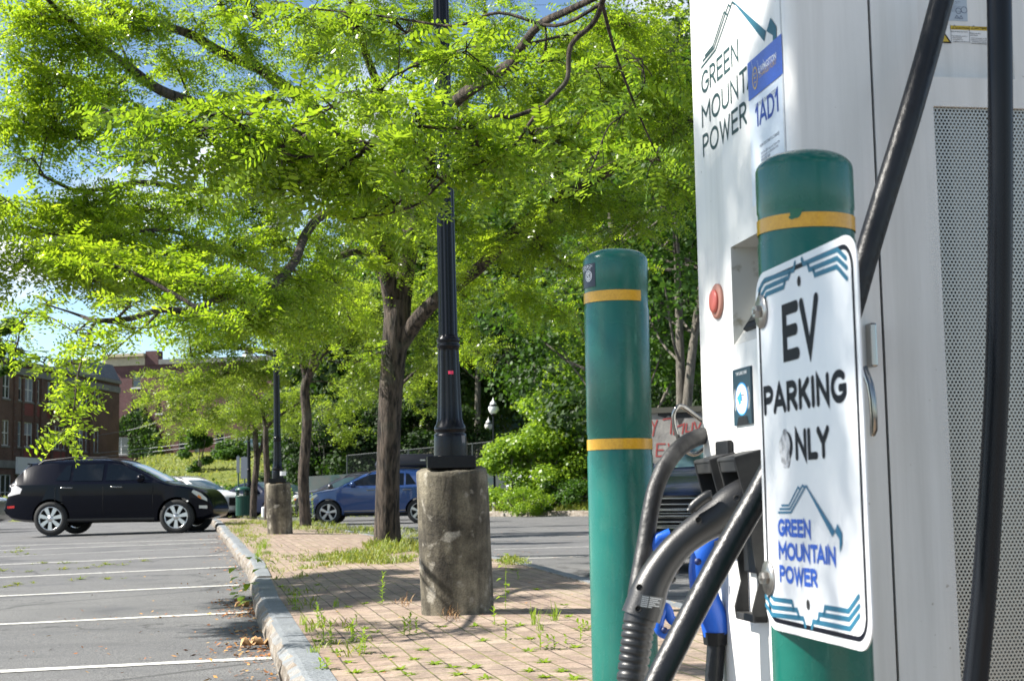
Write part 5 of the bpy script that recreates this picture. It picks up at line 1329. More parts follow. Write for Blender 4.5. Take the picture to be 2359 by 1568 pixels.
prof = [(.101, 0, 0), (.1005, .05, 0), (.098, hh(1006), 0), (.096, hh(1000), 0), (.084, hh(995), 0), (.095, hh(992), 0), (.097, hh(987), 0), (.094, hh(982), 0), (.083, hh(974), .3), (.078, hh(962), 1), (.074, hh(930), 1), (.069, hh(870), 1), (.066, hh(808), 1), (.064, hh(802), .4), (.066, hh(800), 0),
        (.071, hh(797), 0), (.071, hh(793), 0), (.064, hh(789), 0), (.071, hh(785), 0), (.071, hh(780), 0), (.064, hh(776), 0), (.060, hh(774), .3), (.059, hh(768), 1), (.056, hh(500), 1), (.050, hh(0), 1), (.044, 4.0, 1), (.044, 4.15, .2), (.06, 4.16, 0), (.06, 4.2, 0), (.04, 4.22, 0), (.04, 4.3, 0)]
mb = MB(); fluted(mb, prof, p0, axs); obj('pole', mb, mIron, lamp)
mbm, mbg, mbc = MB(), MB(), MB(); lantern(mbm, mbg, mbc, p0 + axs * 4.28, 1.0)
lm = obj('lantern', mbm, mIron, lamp); obj('globe', mbg, mGlobe, lm); obj('lantern_cap', mbc, mIron, lm)
lamp_proto = [lamp]
def lamp_copy(px, py, dpt, label, zoff=0):
    c = copy_tree(lamp); q = P(px, py, dpt); c.location = (q[0], q[1], gi(q[0], q[1]) + zoff); tag(c, label); return c
l2 = lamp_copy(645.5, 1205, 25.6, 'black street lamp on a paler concrete pier with small stickers, second along the island', .02)
l3 = lamp_copy(577, 1190, 50.5, 'farthest island street lamp, thin black pole rising behind the green trash can', -.05)
def patch(name, x, y, dpt, w_, h_, m, parent, r):
    """small sticker curved round a pole"""
    q = P(x, y, dpt); mb = MB(); v = -(q - CAM); v[2] = 0; v /= np.linalg.norm(v); sdd = np.array([-v[1], v[0], 0])
    rows = [[q + sdd * s_ - v * (r - math.sqrt(max(1e-6, r * r - s_ * s_))) + np.array([0, 0, z_]) for z_ in (-h_ / 2, h_ / 2)] for s_ in np.linspace(-w_ / 2, w_ / 2, 7)]
    mb.grid([r_[::-1] for r_ in rows]); o = bpy.data.objects
    return obj(name, mb, m, parent)
patch('sticker', 1038.5, 857.5, dl + .02 - .072, .030, .020, mat('hot_pink', (.85, .05, .13), .5), lamp, .07)
patch('sticker', 1067, 1011, dl + .02 - .075, .022, .045, mat('worn_grey_mark', (.20, .20, .21), .6), lamp, .1)
patch('sticker', 652, 1090, 25.6 - .12, .105, .075, MATS['white_print'], l2, .1)
patch('sticker', 647, 1112, 25.6 - .12, .15, .09, mat('orange_sticker', (.72, .36, .03), .5), l2, .1)
# lanterns on posts beyond the shrubs on the right
def park_lamp(px, ptop, dpt, H, label):
    q = P(px, ptop, dpt); z0 = q[2] - H
    r = thing('park_lamp', label, 'street lamp', (q[0], q[1], z0), 'white globe lamps along the far road')
    m1, m2, m3 = MB(), MB(), MB(); c = np.array([q[0], q[1], z0])
    mb = MB(); mb.lathe([(.11, -.2), (.11, .5), (.09, .54)], c, 20); obj('concrete_pier', mb, mLightC, r)
    mb = MB(); mb.lathe([(.12, .53), (.12, .56), (.09, .6), (.085, .75), (.055, .85), (.045, 1.5), (.04, H - .76)], c, 16); obj('pole', mb, mIron, r)
    lantern(m1, m2, m3, c + np.array([0, 0, H - .76]), 1.03); o = obj('lantern', m1, mIron, r); obj('globe', m2, mGlobe, o); obj('lantern_cap', m3, mIron, o)
    return r
park_lamp(1136, 914, 57.5, 4.52, 'white globe lamp on a tall black post, tallest of the three before the shrubs')
park_lamp(1125, 960, 75, 4.7, 'white globe lamp of middle height just left of the tallest globe lamp')
park_lamp(1104, 1024, 84, 3.9, 'lowest white globe lamp, just above the concrete pier of the nearest street lamp')

# ================================================================== CARS
mGlass = mat('car_glass', (.006, .009, .013), .04, spec=.45)
mGlassB = mat('car_glass_pale', (.05, .09, .10), .03, spec=1.0)
mTyre = mat('tyre_rubber', (.018, .018, .018), .8)
mRim = mat('alloy_rim', (.62, .62, .62), .28, .9)
mWell = mat('wheel_well', (.006, .006, .006), .9)
mTrim = mat('car_trim', (.012, .012, .013), .5)
mHead = mat('headlamp_lens', (.60, .60, .56), .12, coat=.5)
mAmber = mat('amber_lens', (.75, .22, .03), .2)
mTail = mat('red_lens', (.45, .02, .02), .15, coat=.5)
mClearTail = mat('clear_tail_lens', (.62, .60, .60), .15, coat=.6)
mPlate = mat('green_plate', (.10, .28, .17), .5)
def paint(name, c, metal=0.0, rough=.25):
    k = max(c) < .05
    return mat(name, c, rough, metal, coat=.2 if k else .8, spec=.08 if k else .5)

class Car:
    """a car modelled in its own frame: x forward, y left, z up, origin on the ground under its middle"""
    def __init__(s, name, label, cat, loc, heading, prof, L_, W, paint_, belt=1.1, wheels=(.95, 3.75), wr=.36, group=None, roofw=.74, zb=.26):
        s.loc = np.array(loc, float); s.h = heading; s.L = L_; s.W = W; s.belt = belt
        s.root = thing(name, label, cat, loc, group)
        xs_ = [q[0] for q in prof]; sp = smooth_path([(q[0], q[1], q[2]) for q in prof], 4)
        s.st = [tuple(q) for q in sp]; s.roofw = roofw
        mb = MB(); rings = []
        for (x, zl, zt) in s.st:
            h = s.half(x, zl, zt); rings.append([s.T((x, y, z)) for y, z in h] + [s.T((x, -y, z)) for y, z in h[::-1][1:-1]])
        n = len(rings[0])
        vs = [p for r in rings for p in r]
        fs = [(i * n + k, (i + 1) * n + k, (i + 1) * n + (k + 1) % n, i * n + (k + 1) % n) for i in range(len(rings) - 1) for k in range(n)]
        mb.add(vs, fs, True); mb.add(rings[0], [tuple(range(n))]); mb.add(rings[-1], [tuple(range(n))[::-1]])
        s.wx = wheels; s.wr = wr
        body = obj('body', mb, paint_, s.root)
        bm = bmesh.new(); bm.from_mesh(body.data); bmesh.ops.remove_doubles(bm, verts=bm.verts, dist=1e-5); bmesh.ops.recalc_face_normals(bm, faces=bm.faces); bm.to_mesh(body.data); bm.free()
        for wx in wheels:
            mc = MB(); mc.lathe([(wr * 1.14, -W * .7), (wr * 1.14, W * .7)], s.T((wx, 0, wr)), 28, axis=s.V((0, 1, 0)))
            cut = obj('cut', mc, mWell)
            bm = bmesh.new(); bm.from_mesh(cut.data); bmesh.ops.remove_doubles(bm, verts=bm.verts, dist=1e-5); bmesh.ops.recalc_face_normals(bm, faces=bm.faces); bm.to_mesh(cut.data); bm.free()
            md = body.modifiers.new('b', 'BOOLEAN'); md.operation = 'DIFFERENCE'; md.object = cut; md.solver = 'EXACT'
            bpy.context.view_layer.update()
            me = bpy.data.meshes.new_from_object(body.evaluated_get(bpy.context.evaluated_depsgraph_get()))
            body.modifiers.clear(); body.data = me; bpy.data.objects.remove(cut)
        body.data.polygons.foreach_set('use_smooth', [True] * len(body.data.polygons))
        body.data.set_sharp_from_angle(angle=math.radians(32))
        s.body = body
        mi = MB(); mi.box(s.T((L_ / 2, 0, zb + .25)), (L_ * .82, W * .62, .35), s.V((1, 0, 0)), s.V((0, 1, 0))); obj('underbody', mi, mWell, s.root)
    def T(s, p):
        x, y, z = p; x -= s.L / 2; c, q = math.cos(s.h), math.sin(s.h)
        return s.loc + np.array([x * c - y * q, x * q + y * c, z])
    def V(s, p):
        x, y, z = p; c, q = math.cos(s.h), math.sin(s.h); return np.array([x * c - y * q, x * q + y * c, z])
    def wbelt(s, x):
        u = abs(2 * x / s.L - 1); return s.W / 2 * (1 - .20 * u ** 5 - .05 * u ** 2)
    def half(s, x, zl, zt):
        w_ = s.wbelt(x); bl = min(s.belt, zt - .045); gh = max(0, zt - bl)
        k = min(1, gh / .45); wr_ = w_ * (1 - (1 - s.roofw) * k) * (.97 if k < .3 else 1)
        zm = zl + (bl - zl) * .55
        return [(0, zl), (w_ * .82, zl), (w_ * .95, zl + .05), (w_ * 1.0, zm), (w_ * .985, bl - .03), (w_ * .955, bl), (wr_ * 1.0 - .02 * (1 - k), zt - .05 - .03 * k), (wr_ * .86, zt - .018), (wr_ * .5, zt - .004), (0, zt)]
    def sec(s, x):
        st = s.st
        for a_, c_ in zip(st, st[1:]):
            if a_[0] <= x <= c_[0] + 1e-9:
                f = (x - a_[0]) / max(1e-9, c_[0] - a_[0]); ha, hc = s.half(*a_), s.half(*c_)
                return [(p[0] + (q[0] - p[0]) * f, p[1] + (q[1] - p[1]) * f) for p, q in zip(ha, hc)]
        return s.half(*(st[0] if x < st[0][0] else st[-1]))
    def yat(s, x, z):
        h = s.sec(x)
        for a_, c_ in zip(h[1:8], h[2:9]):
            if min(a_[1], c_[1]) - 1e-9 <= z <= max(a_[1], c_[1]) + 1e-9 and abs(c_[1] - a_[1]) > 1e-6:
                return a_[0] + (c_[0] - a_[0]) * (z - a_[1]) / (c_[1] - a_[1])
        return h[4][0]
    def zat(s, x, y):
        h = s.sec(x)[::-1]
        for a_, c_ in zip(h, h[1:]):
            if a_[0] - 1e-9 <= y <= c_[0] + 1e-9: return a_[1] + (c_[1] - a_[1]) * (y - a_[0]) / max(1e-6, c_[0] - a_[0])
        return h[0][1]
    def side(s, name, poly, m, sides=(-1, 1), off=.006, parent=None, n=5):
        """panel lying on the flank; poly in (x, z)"""
        o = None
        for sd_ in sides:
            mb = MB(); q = []
            for (a_, c_) in zip(poly, poly[1:] + poly[:1]):
                for k in range(n): f = k / n; q.append((a_[0] + (c_[0] - a_[0]) * f, a_[1] + (c_[1] - a_[1]) * f))
            cx_, cz_ = sum(p[0] for p in q) / len(q), sum(p[1] for p in q) / len(q)
            ring2 = [((p[0] + cx_) / 2, (p[1] + cz_) / 2) for p in q]
            V_ = [s.T((x, sd_ * (s.yat(x, z) + off), z)) for x, z in q + ring2 + [(cx_, cz_)]]
            k_ = len(q)
            fs = [(i, (i + 1) % k_, k_ + (i + 1) % k_, k_ + i) for i in range(k_)] + [(k_ + i, k_ + (i + 1) % k_, 2 * k_) for i in range(k_)]
            mb.add(V_, fs, True); o = obj(name, mb, m, parent or s.root)
        return o
    def top(s, name, x0, x1, f0, f1, m, off=.006, n=8):
        """panel lying on windscreen, rear window or hood: x range, half-width fractions at both ends"""
        mb = MB(); rows = []
        for i in range(n + 1):
            x = x0 + (x1 - x0) * i / n; f = f0 + (f1 - f0) * i / n; wr_ = s.sec(x)[6][0]
            rows.append([s.T((x, wr_ * f * k, s.zat(x, abs(wr_ * f * k)) + off)) for k in np.linspace(-1, 1, 11)])
        mb.grid(rows); return obj(name, mb, m, s.root)
    def wheels(s, spokes=7, rim=mRim, sides=(-1, 1)):
        for wx in s.wx:
            for sd_ in sides:
                c = s.T((wx, sd_ * (s.W / 2 - .13), s.wr)); ax = s.V((0, sd_, 0)); up = np.array([0, 0, 1.0]); r = s.wr
                mb = MB(); mb.lathe([(r * .66, -.11), (r * .93, -.11), (r, -.07), (r, .07), (r * .95, .105), (r * .72, .112), (r * .69, .10)], c, 32, axis=ax, closed=False)
                w_ = obj('wheel', mb, mTyre, s.root)
                mb = MB(); mb.lathe([(r * .69, .102), (r * .655, .108), (r * .63, .08), (r * .62, -.04)], c, 32, axis=ax, closed=False)
                sx_ = np.cross(up, ax)
                for k in range(spokes):
                    a_ = 2 * PI * k / spokes + .2; e = sx_ * math.cos(a_) + up * math.sin(a_); tn = -sx_ * math.sin(a_) + up * math.cos(a_)
                    q = [c + e * r * .1 + tn * r * .07, c + e * r * .1 - tn * r * .07, c + e * r * .65 - tn * r * .125, c + e * r * .65 + tn * r * .125]
                    mb.prism([p + ax * .062 for p in q], ax * .035)
                mb.lathe([(r * .19, .05), (r * .18, .10), (.001, .108)], c, 20, axis=ax, closed=False)
                obj('rim', mb, rim, w_)
                mb = MB(); mb.lathe([(.001, .0), (r * .60, .0)], c + ax * .02, 24, axis=ax, closed=False); obj('brake_disc', mb, mWell, w_)
    def box(s, name, c, size, m, parent=None, bev=.01):
        mb = MB(); mb.box(s.T(c), size, s.V((1, 0, 0)), s.V((0, 1, 0))); return obj(name, mb, m, parent or s.root, bev)

SUVP = [(0.0, .50, .66), (.03, .44, .76), (.10, .40, .98), (.16, .36, 1.16), (.30, .33, 1.36), (.52, .30, 1.565), (.9, .28, 1.625), (1.6, .26, 1.655), (2.3, .26, 1.635), (2.72, .26, 1.55), (3.2, .26, 1.33), (3.62, .26, 1.125), (4.0, .27, 1.06), (4.34, .30, .97), (4.50, .34, .86), (4.60, .38, .70), (4.63, .46, .58)]
SEDP = [(0.0, .42, .62), (.04, .36, .86), (.25, .30, .98), (.8, .24, 1.03), (1.05, .22, 1.12), (1.5, .20, 1.34), (2.0, .18, 1.43), (2.6, .18, 1.42), (3.0, .18, 1.27), (3.45, .18, 1.02), (3.9, .20, .94), (4.4, .24, .80), (4.62, .30, .66), (4.70, .36, .52)]
def suv(label, loc, heading, pnt, group=None, detail=2, glass=mGlass, name='parked_car', spokes=7, rails=True):
    c = Car(name, label, 'car', loc, heading, SUVP, 4.72, 1.85, pnt, belt=1.13, wheels=(1.10, 3.86), wr=.37, group=group)
    c.side('window', [(2.30, 1.17), (3.28, 1.17), (3.12, 1.27), (2.62, 1.50), (2.30, 1.53)], glass)
    c.side('window', [(1.56, 1.17), (2.22, 1.17), (2.22, 1.535), (1.56, 1.53)], glass)
    c.side('window', [(1.18, 1.19), (1.50, 1.18), (1.50, 1.525), (1.40, 1.51)], glass)
    c.top('windscreen', 2.80, 3.56, .86, .90, mGlassB)
    c.top('rear_window', .19, .50, .80, .84, mGlassB)
    c.wheels(spokes)
    c.side('headlight', [(4.18, .89), (4.35, .76), (4.51, .69), (4.50, .75), (4.37, .87), (4.22, .94)], mHead)
    c.side('tail_light', [(.09, .86), (.40, .92), (.44, 1.02), (.22, 1.14), (.13, 1.10)], mClearTail if detail == 2 else mTail)
    if detail:
        for sd_ in (-1, 1):
            for xh in (1.34, 2.44):
                mb = MB(); y_ = c.yat(xh, 1.02) + .02
                mb.tube([c.T((xh - .01, sd_ * (y_ - .02), 1.03)), c.T((xh + .03, sd_ * y_, 1.03)), c.T((xh + .20, sd_ * y_, 1.025)), c.T((xh + .24, sd_ * (y_ - .02), 1.025))], .016, 8); obj('door_handle', mb, mChrome, c.root)
            mb = MB(); y_ = c.yat(3.12, 1.15)
            mb.lathe([(.001, -.10), (.075, -.08), (.095, 0), (.07, .07), (.001, .09)], c.T((3.10, sd_ * (y_ + .12), 1.20)), 14, axis=c.V((0, sd_, .1)), closed=False); obj('mirror', mb, pnt, c.root)
            if rails:
                mb = MB(); mb.tube([c.T((x, sd_ * (c.sec(x)[6][0] * .93), c.sec(x)[6][1] + dz)) for x, dz in ((.70, .0), (.85, .085), (1.5, .115), (2.2, .11), (2.55, .075), (2.78, -.01))], .018, 8); obj('roof_rail', mb, mTrim, c.root)
        for xd in (2.26, 1.20, 3.30):
            for sd_ in (-1,):
                mb = MB(); mb.tube([c.T((xd + (.05 if xd > 3 else 0), sd_ * (c.yat(xd, z) + .001), z)) for z in np.linspace(.42, 1.12, 8)], .004, 4); obj('door_seam', mb, mWell, c.root)
        c.side('sill_trim', [(1.46, .28), (3.38, .28), (3.38, .36), (1.46, .36)], mTrim, off=.012)
        c.side('reflector', [(.08, .60), (.26, .61), (.26, .66), (.08, .65)], mTail, off=.004)
        c.side('fog_light', [(4.34, .54), (4.51, .53), (4.51, .60), (4.34, .60)], mHead)
        c.side('turn_signal', [(4.31, .78), (4.39, .735), (4.38, .79), (4.32, .83)], mAmber, off=.010)
        mb = MB(); mb.tube([c.T((.50, y, 1.585 - .02 * (y / .6) ** 2)) for y in np.linspace(-.6, .6, 9)], .035, 8, flat=.5); obj('spoiler', mb, pnt, c.root)
    return c
def front_grille(c, z0, z1, w_, chrome=True, plate=True, xg=None, bars=5):
    x = (xg or c.L) - .03
    for k in range(bars):
        z = z0 + (z1 - z0) * k / max(1, bars - 1)
        mb = MB(); pts = []
        for y in np.linspace(-w_, w_, 7):
            pts.append(c.T((x + .045 - .10 * (y / w_) ** 2 * w_, y, z)))
        mb.tube(pts, .012, 6); obj('grille_bar', mb, mChrome if chrome else mTrim, c.root)
    mb = MB(); rows = [[c.T((x + .03 - .10 * (y / w_) ** 2 * w_ - .0, y, z)) for y in np.linspace(-w_, w_, 7)] for z in (z0 - .03, z1 + .03)]; mb.grid(rows); obj('grille', mb, mWell, c.root)
    if plate: c.box('licence_plate', (c.L + .015, 0, z0 - .16), (.012, .30, .15), mPlate, bev=.003)
PG = 'cars parked round the lot'
b_ = suv('black SUV with silver wheels and roof rails parked side-on across the stalls', (-8.78, 33.05, g(-8.7, 32.6) + .005), math.radians(-2.5), paint('black_car_paint', (.002, .003, .008)), PG)
q = P(877, 1180, 45.9)
bl_ = suv('blue SUV carrying a black roof box behind the two nearest tree trunks', (q[0], 46.0, g(q[0], 46)), PI, paint('blue_car_paint', (.020, .062, .20), .35, .25), PG, spokes=5)
for sd_ in (1,): bl_.side('chrome_strip', [(1.5, .39), (3.36, .39), (3.36, .42), (1.5, .42)], mChrome, sides=(sd_,), off=.02)
rb = thing('roof_box', 'black roof box strapped on top of the blue SUV', 'roof box', bl_.T((1.7, .1, 1.68)))
mb = MB()
def boxsec(x, h, w_): return [bl_.T((x, y, 1.70 + z)) for y, z in ((-w_, .02), (-w_ * 1.02, .10), (-w_ * .85, h), (0, h * 1.06), (w_ * .85, h), (w_ * 1.02, .10), (w_, .02), (0, 0))]
secs = [boxsec(*k) for k in ((.45, .24, .30), (.50, .34, .38), (.8, .40, .42), (1.6, .41, .42), (2.15, .36, .40), (2.40, .26, .34), (2.48, .14, .28))]
n_ = 8; mb.add([p for s_ in secs for p in s_], [(i * n_ + k, (i + 1) * n_ + k, (i + 1) * n_ + (k + 1) % n_, i * n_ + (k + 1) % n_) for i in range(6) for k in range(n_)] + [tuple(range(n_)), tuple(range(48, 56))[::-1]], True)
obj('shell', mb, mat('satin_black', (.008, .009, .013), .35), rb)
mb = MB(); mb.box(bl_.T((1.0, .43, 1.70 + .22)), (.16, .01, .04), bl_.V((1, 0, 0)), bl_.V((0, 1, 0))); obj('badge', mb, mRim, rb)
mb = MB()
for x_ in (1.1, 2.1): mb.box(bl_.T((x_, 0, 1.69)), (.06, 1.15, .03), bl_.V((1, 0, 0)), bl_.V((0, 1, 0)))
obj('roof_bars', mb, mTrim, rb)
q = P(816, 1180, 52)
suv('dark grey car whose roof shows over the hood of the blue SUV', (q[0], 52.5, g(q[0], 53)), PI, paint('grey_car_paint', (.05, .05, .055), .4, .3), PG, detail=1, glass=mGlassB)
q = P(440, 1180, 56); w1c = suv('white car with dark grille and green plate, its nose beside the trash can', (q[0], 56, g(q[0], 56)), math.radians(-28), paint('white_car_paint', (.78, .78, .76)), PG, detail=1); front_grille(w1c, .58, .82, .50, False)
q = P(366, 1180, 60.5); w2c = suv('silver car with a bicycle rack on its roof behind the black SUV', (q[0], 61.5, g(q[0], 61)), math.radians(-28), paint('silver_car_paint', (.42, .45, .48), .5, .3), PG, detail=1, rails=False); front_grille(w2c, .58, .82, .50)
rk = thing('bicycle_rack', 'empty black bicycle rack with upright forks on the silver car', 'roof rack', w2c.T((1.8, 0, 1.66)))
mb = MB()
for x_ in (1.2, 2.3): mb.tube([w2c.T((x_, y, 1.72)) for y in (-.75, 0, .75)], .03, 6)
obj('cross_bars', mb, mTrim, rk)
for k, y in enumerate((-.5, -.1, .3, .65)):
    mb = MB(); mb.tube([w2c.T((.9, y, 1.76)), w2c.T((2.5, y, 1.76))], .03, 6); mb.tube([w2c.T((1.9, y, 1.76)), w2c.T((1.8, y, 1.98)), w2c.T((1.95, y, 2.2))], .02, 5); mb.tube([w2c.T((1.2, y, 1.76)), w2c.T((1.15, y, 2.02))], .02, 5); obj('bike_tray', mb, mTrim, rk)
def sedan(label, loc, heading, pnt, group=PG, glass=mGlass, det=1):
    c = Car('parked_car', label, 'car', loc, heading, SEDP, 4.70, 1.80, pnt, belt=.96, wheels=(.95, 3.70), wr=.33, group=group)
    c.side('window', [(2.22, 1.0), (3.18, 1.0), (2.75, 1.28), (2.22, 1.33)], glass); c.side('window', [(1.30, 1.02), (2.14, 1.0), (2.14, 1.335), (1.75, 1.32)], glass)
    c.top('windscreen', 2.72, 3.40, .86, .92, mGlassB); c.top('rear_window', 1.08, 1.52, .9, .86, mGlassB)
    c.wheels(6)
    c.side('headlight', [(4.15, .66), (4.45, .58), (4.64, .57), (4.55, .70), (4.3, .77)], mHead); c.side('tail_light', [(.05, .72), (.36, .74), (.34, .88), (.10, .84)], mTail)
    front_grille(c, .46, .62, .42)
    for sd_ in (-1, 1):
        mb = MB(); mb.lathe([(.001, -.09), (.07, -.07), (.085, 0), (.001, .08)], c.T((3.05, sd_ * (c.yat(3.05, .99) + .1), 1.04)), 12, axis=c.V((0, sd_, .1)), closed=False); obj('mirror', mb, pnt, c.root)
    return c
q = P(474, 1180, 66); sedan('pale blue car between the white car and the trash can', (q[0], 66, g(q[0], 66)), math.radians(-25), paint('pale_blue_car_paint', (.30, .38, .47), .4, .3))
q = P(604, 1180, 60); sedan('dark sedan seen between the two thin tree trunks', (q[0], 60.5, g(q[0], 60)), math.radians(-40), paint('navy_car_paint', (.012, .016, .035)))
q = P(640, 1180, 66); sedan('white car behind the second lamp pier', (q[0], 67.0, g(q[0], 66)), math.radians(-35), paint('white_car_paint', (.78, .78, .76)))
q = P(-178, 1180, 40); sedan('silver sedan at the left edge showing only its red tail light', (q[0], 40.0, g(q[0], 40)), PI, paint('beige_car_paint', (.36, .33, .30), .4, .3))
q = P(-170, 1180, 47); suv('dark blue SUV at the left edge behind the silver sedan', (q[0], 47.0, g(q[0], 47)), PI, paint('midnight_car_paint', (.006, .010, .028)), PG, detail=1)
q = P(590, 1040, 140); sedan('blue grey car parked on the road at the top of the grass bank', (q[0], 139.0, bank_z(q[0], 139) + .05), PI, paint('grey_blue_car_paint', (.16, .22, .26), .4, .3), glass=mGlassB)
q = P(1640, 1300, 15.5)
dk = sedan('glossy black sedan with chrome slatted grille behind the charging plugs', (q[0] + .55, 16.4, g(q[0], 15)), math.radians(-117), paint('black_blue_car_paint', (.004, .007, .02)), glass=mGlassB)
front_grille(dk, .44, .72, .40, True, False, 4.72, 6)

# ================================================================== BUILDINGS
def brick_mat(name, c1_, c2_, mort):
    m, t, b = node_mat(name)
    uvn = t.nodes.new('ShaderNodeUVMap'); br = nn(t, 'ShaderNodeTexBrick', offset=.5); t.links.new(uvn.outputs[0], br.inputs['Vector'])
    br.inputs['Scale'].default_value = 1; br.inputs['Brick Width'].default_value = .22; br.inputs['Row Height'].default_value = .075; br.inputs['Mortar Size'].default_value = .008
    br.inputs['Color1'].default_value = (*c1_, 1); br.inputs['Color2'].default_value = (*c2_, 1); br.inputs['Mortar'].default_value = (*mort, 1)
    c = mixc(t, .7, br.outputs['Color'], ramp(t, noise(t, uvn.outputs[0], .55, 6, .65), [(.3, (.45, .42, .42)), (.7, (1.25, 1.2, 1.15))]), 'MULTIPLY')
    t.links.new(c, b.inputs['Base Color']); b.inputs['Roughness'].default_value = .9
    return m
mBrickD = brick_mat('brown_brick', (.110, .056, .047), (.155, .080, .062), (.14, .12, .105))
mBrickR = brick_mat('red_brick', (.112, .048, .050), (.15, .066, .066), (.15, .115, .115))
mStone = mat('grey_stone', (.22, .22, .21), .85, col2=(.16, .16, .155), scale=2)
mCream = mat('cream_paint', (.55, .48, .33), .7, col2=(.46, .40, .28), scale=3)
mWFrame = mat('white_window_paint', (.66, .67, .68), .5)
mYFrame = mat('ochre_window_paint', (.42, .33, .14), .6)
mPane = mat('window_glass', (.02, .03, .04), .04, spec=.9)
mPaneL = mat('curtained_glass', (.22, .27, .32), .12, spec=.8)
mRedPanel = mat('oxblood_panel', (.17, .035, .035), .6)
mSlate = mat('slate_roof', (.06, .075, .095), .6, col2=(.10, .115, .135), scale=3)
class Facade:
    """wall along direction a from origin o; openings (u0, u1, v0, v1) are real holes with reveals"""
    def __init__(s, o, a): s.o = np.array(o, float); s.a = np.array([*a, 0.0]); s.a /= np.linalg.norm(s.a); s.n = np.array([s.a[1], -s.a[0], 0])
    def pt(s, u, v, off=0): return s.o + s.a * u + np.array([0, 0, v]) + s.n * off
    def wall(s, name, Lw, H, holes, m, parent, rev=.18, back=8.0):
        us_ = sorted({0, Lw, *[h[0] for h in holes], *[h[1] for h in holes]}); vs_ = sorted({0, H, *[h[2] for h in holes], *[h[3] for h in holes]})
        mb = MB(); uvs = []
        def q4(p, uv): mb.add(p, [(0, 1, 2, 3)]); uvs.extend(uv)
        for a0, a1 in zip(us_, us_[1:]):
            for b0, b1 in zip(vs_, vs_[1:]):
                cu_, cv_ = (a0 + a1) / 2, (b0 + b1) / 2
                if any(h[0] < cu_ < h[1] and h[2] < cv_ < h[3] for h in holes): continue
                q4([s.pt(a0, b0), s.pt(a1, b0), s.pt(a1, b1), s.pt(a0, b1)], [(a0, b0), (a1, b0), (a1, b1), (a0, b1)])
        for h in holes:
            for (ua_, va_, ub_, vb_) in ((h[0], h[2], h[1], h[2]), (h[1], h[2], h[1], h[3]), (h[1], h[3], h[0], h[3]), (h[0], h[3], h[0], h[2])):
                q4([s.pt(ua_, va_), s.pt(ub_, vb_), s.pt(ub_, vb_, -rev), s.pt(ua_, va_, -rev)], [(ua_, va_), (ub_, vb_), (ub_ + rev, vb_), (ua_ + rev, va_)])
        for (u_,) in ((0,), (Lw,)): q4([s.pt(u_, 0), s.pt(u_, H), s.pt(u_, H, -back), s.pt(u_, 0, -back)], [(0, 0), (0, H), (back, H), (back, 0)])
        q4([s.pt(0, H - .02), s.pt(Lw, H - .02), s.pt(Lw, H - .02, -back), s.pt(0, H - .02, -back)], [(0, 0)] * 4)
        o = obj(name, mb, m, parent); uv = o.data.uv_layers.new(name='UVMap')
        for k, c in enumerate(uvs): uv.data[k].uv = c
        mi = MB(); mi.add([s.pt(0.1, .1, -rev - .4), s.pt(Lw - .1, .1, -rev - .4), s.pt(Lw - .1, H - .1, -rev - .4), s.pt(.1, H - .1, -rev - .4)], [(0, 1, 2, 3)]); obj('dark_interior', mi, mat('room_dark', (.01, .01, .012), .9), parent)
        return o
    def bar(s, mb, u0, u1, v0, v1, o0, o1):
        mb.prism([s.pt(u0, v0, o0), s.pt(u1, v0, o0), s.pt(u1, v1, o0), s.pt(u0, v1, o0)], s.n * (o1 - o0))
    def window(s, h, parent, fm, pm, mull=1, grid=None, sill=True, upper=None, label=None):
        u0, u1, v0, v1 = h; mb = MB(); f = .07; O0, O1 = -.14, -.08
        s.bar(mb, u0 + .003, u0 + f, v0 + .003, v1 - .003, O0, O1); s.bar(mb, u1 - f, u1 - .003, v0 + .003, v1 - .003, O0, O1); s.bar(mb, u0 + f, u1 - f, v0 + .003, v0 + f, O0, O1); s.bar(mb, u0 + f, u1 - f, v1 - f, v1 - .003, O0, O1)
        vm = (v0 + v1) / 2; s.bar(mb, u0 + f, u1 - f, vm - .03, vm + .03, O0 + .005, O1 - .005)
        for k in range(1, mull): um = u0 + (u1 - u0) * k / mull; s.bar(mb, um - .06, um + .06, v0 + f, v1 - f, O0 + .002, O1 - .002)
        if grid:
            for k in range(1, grid[0]): um = u0 + (u1 - u0) * k / grid[0]; s.bar(mb, um - .012, um + .012, vm, v1 - f, O0 + .02, O1 - .02)
            for k in range(1, grid[1]): v_ = vm + (v1 - vm) * k / grid[1]; s.bar(mb, u0 + f, u1 - f, v_ - .012, v_ + .012, O0 + .022, O1 - .022)
        w_ = obj('window', mb, fm, parent)
        mb = MB(); mb.add([s.pt(u0 + .02, v0 + .02, -.11), s.pt(u1 - .02, v0 + .02, -.11), s.pt(u1 - .02, vm, -.11), s.pt(u0 + .02, vm, -.11)], [(0, 1, 2, 3)]); obj('pane', mb, pm, w_)
        mb = MB(); mb.add([s.pt(u0 + .02, vm, -.112), s.pt(u1 - .02, vm, -.112), s.pt(u1 - .02, v1 - .02, -.112), s.pt(u0 + .02, v1 - .02, -.112)], [(0, 1, 2, 3)]); obj('pane', mb, upper or pm, w_)
        if sill: mb = MB(); s.bar(mb, u0 - .08, u1 + .08, v0 - .14, v0 - .001, -.05, .07); obj('sill', mb, mStone if fm is mWFrame else mWFrame, w_)
        return w_
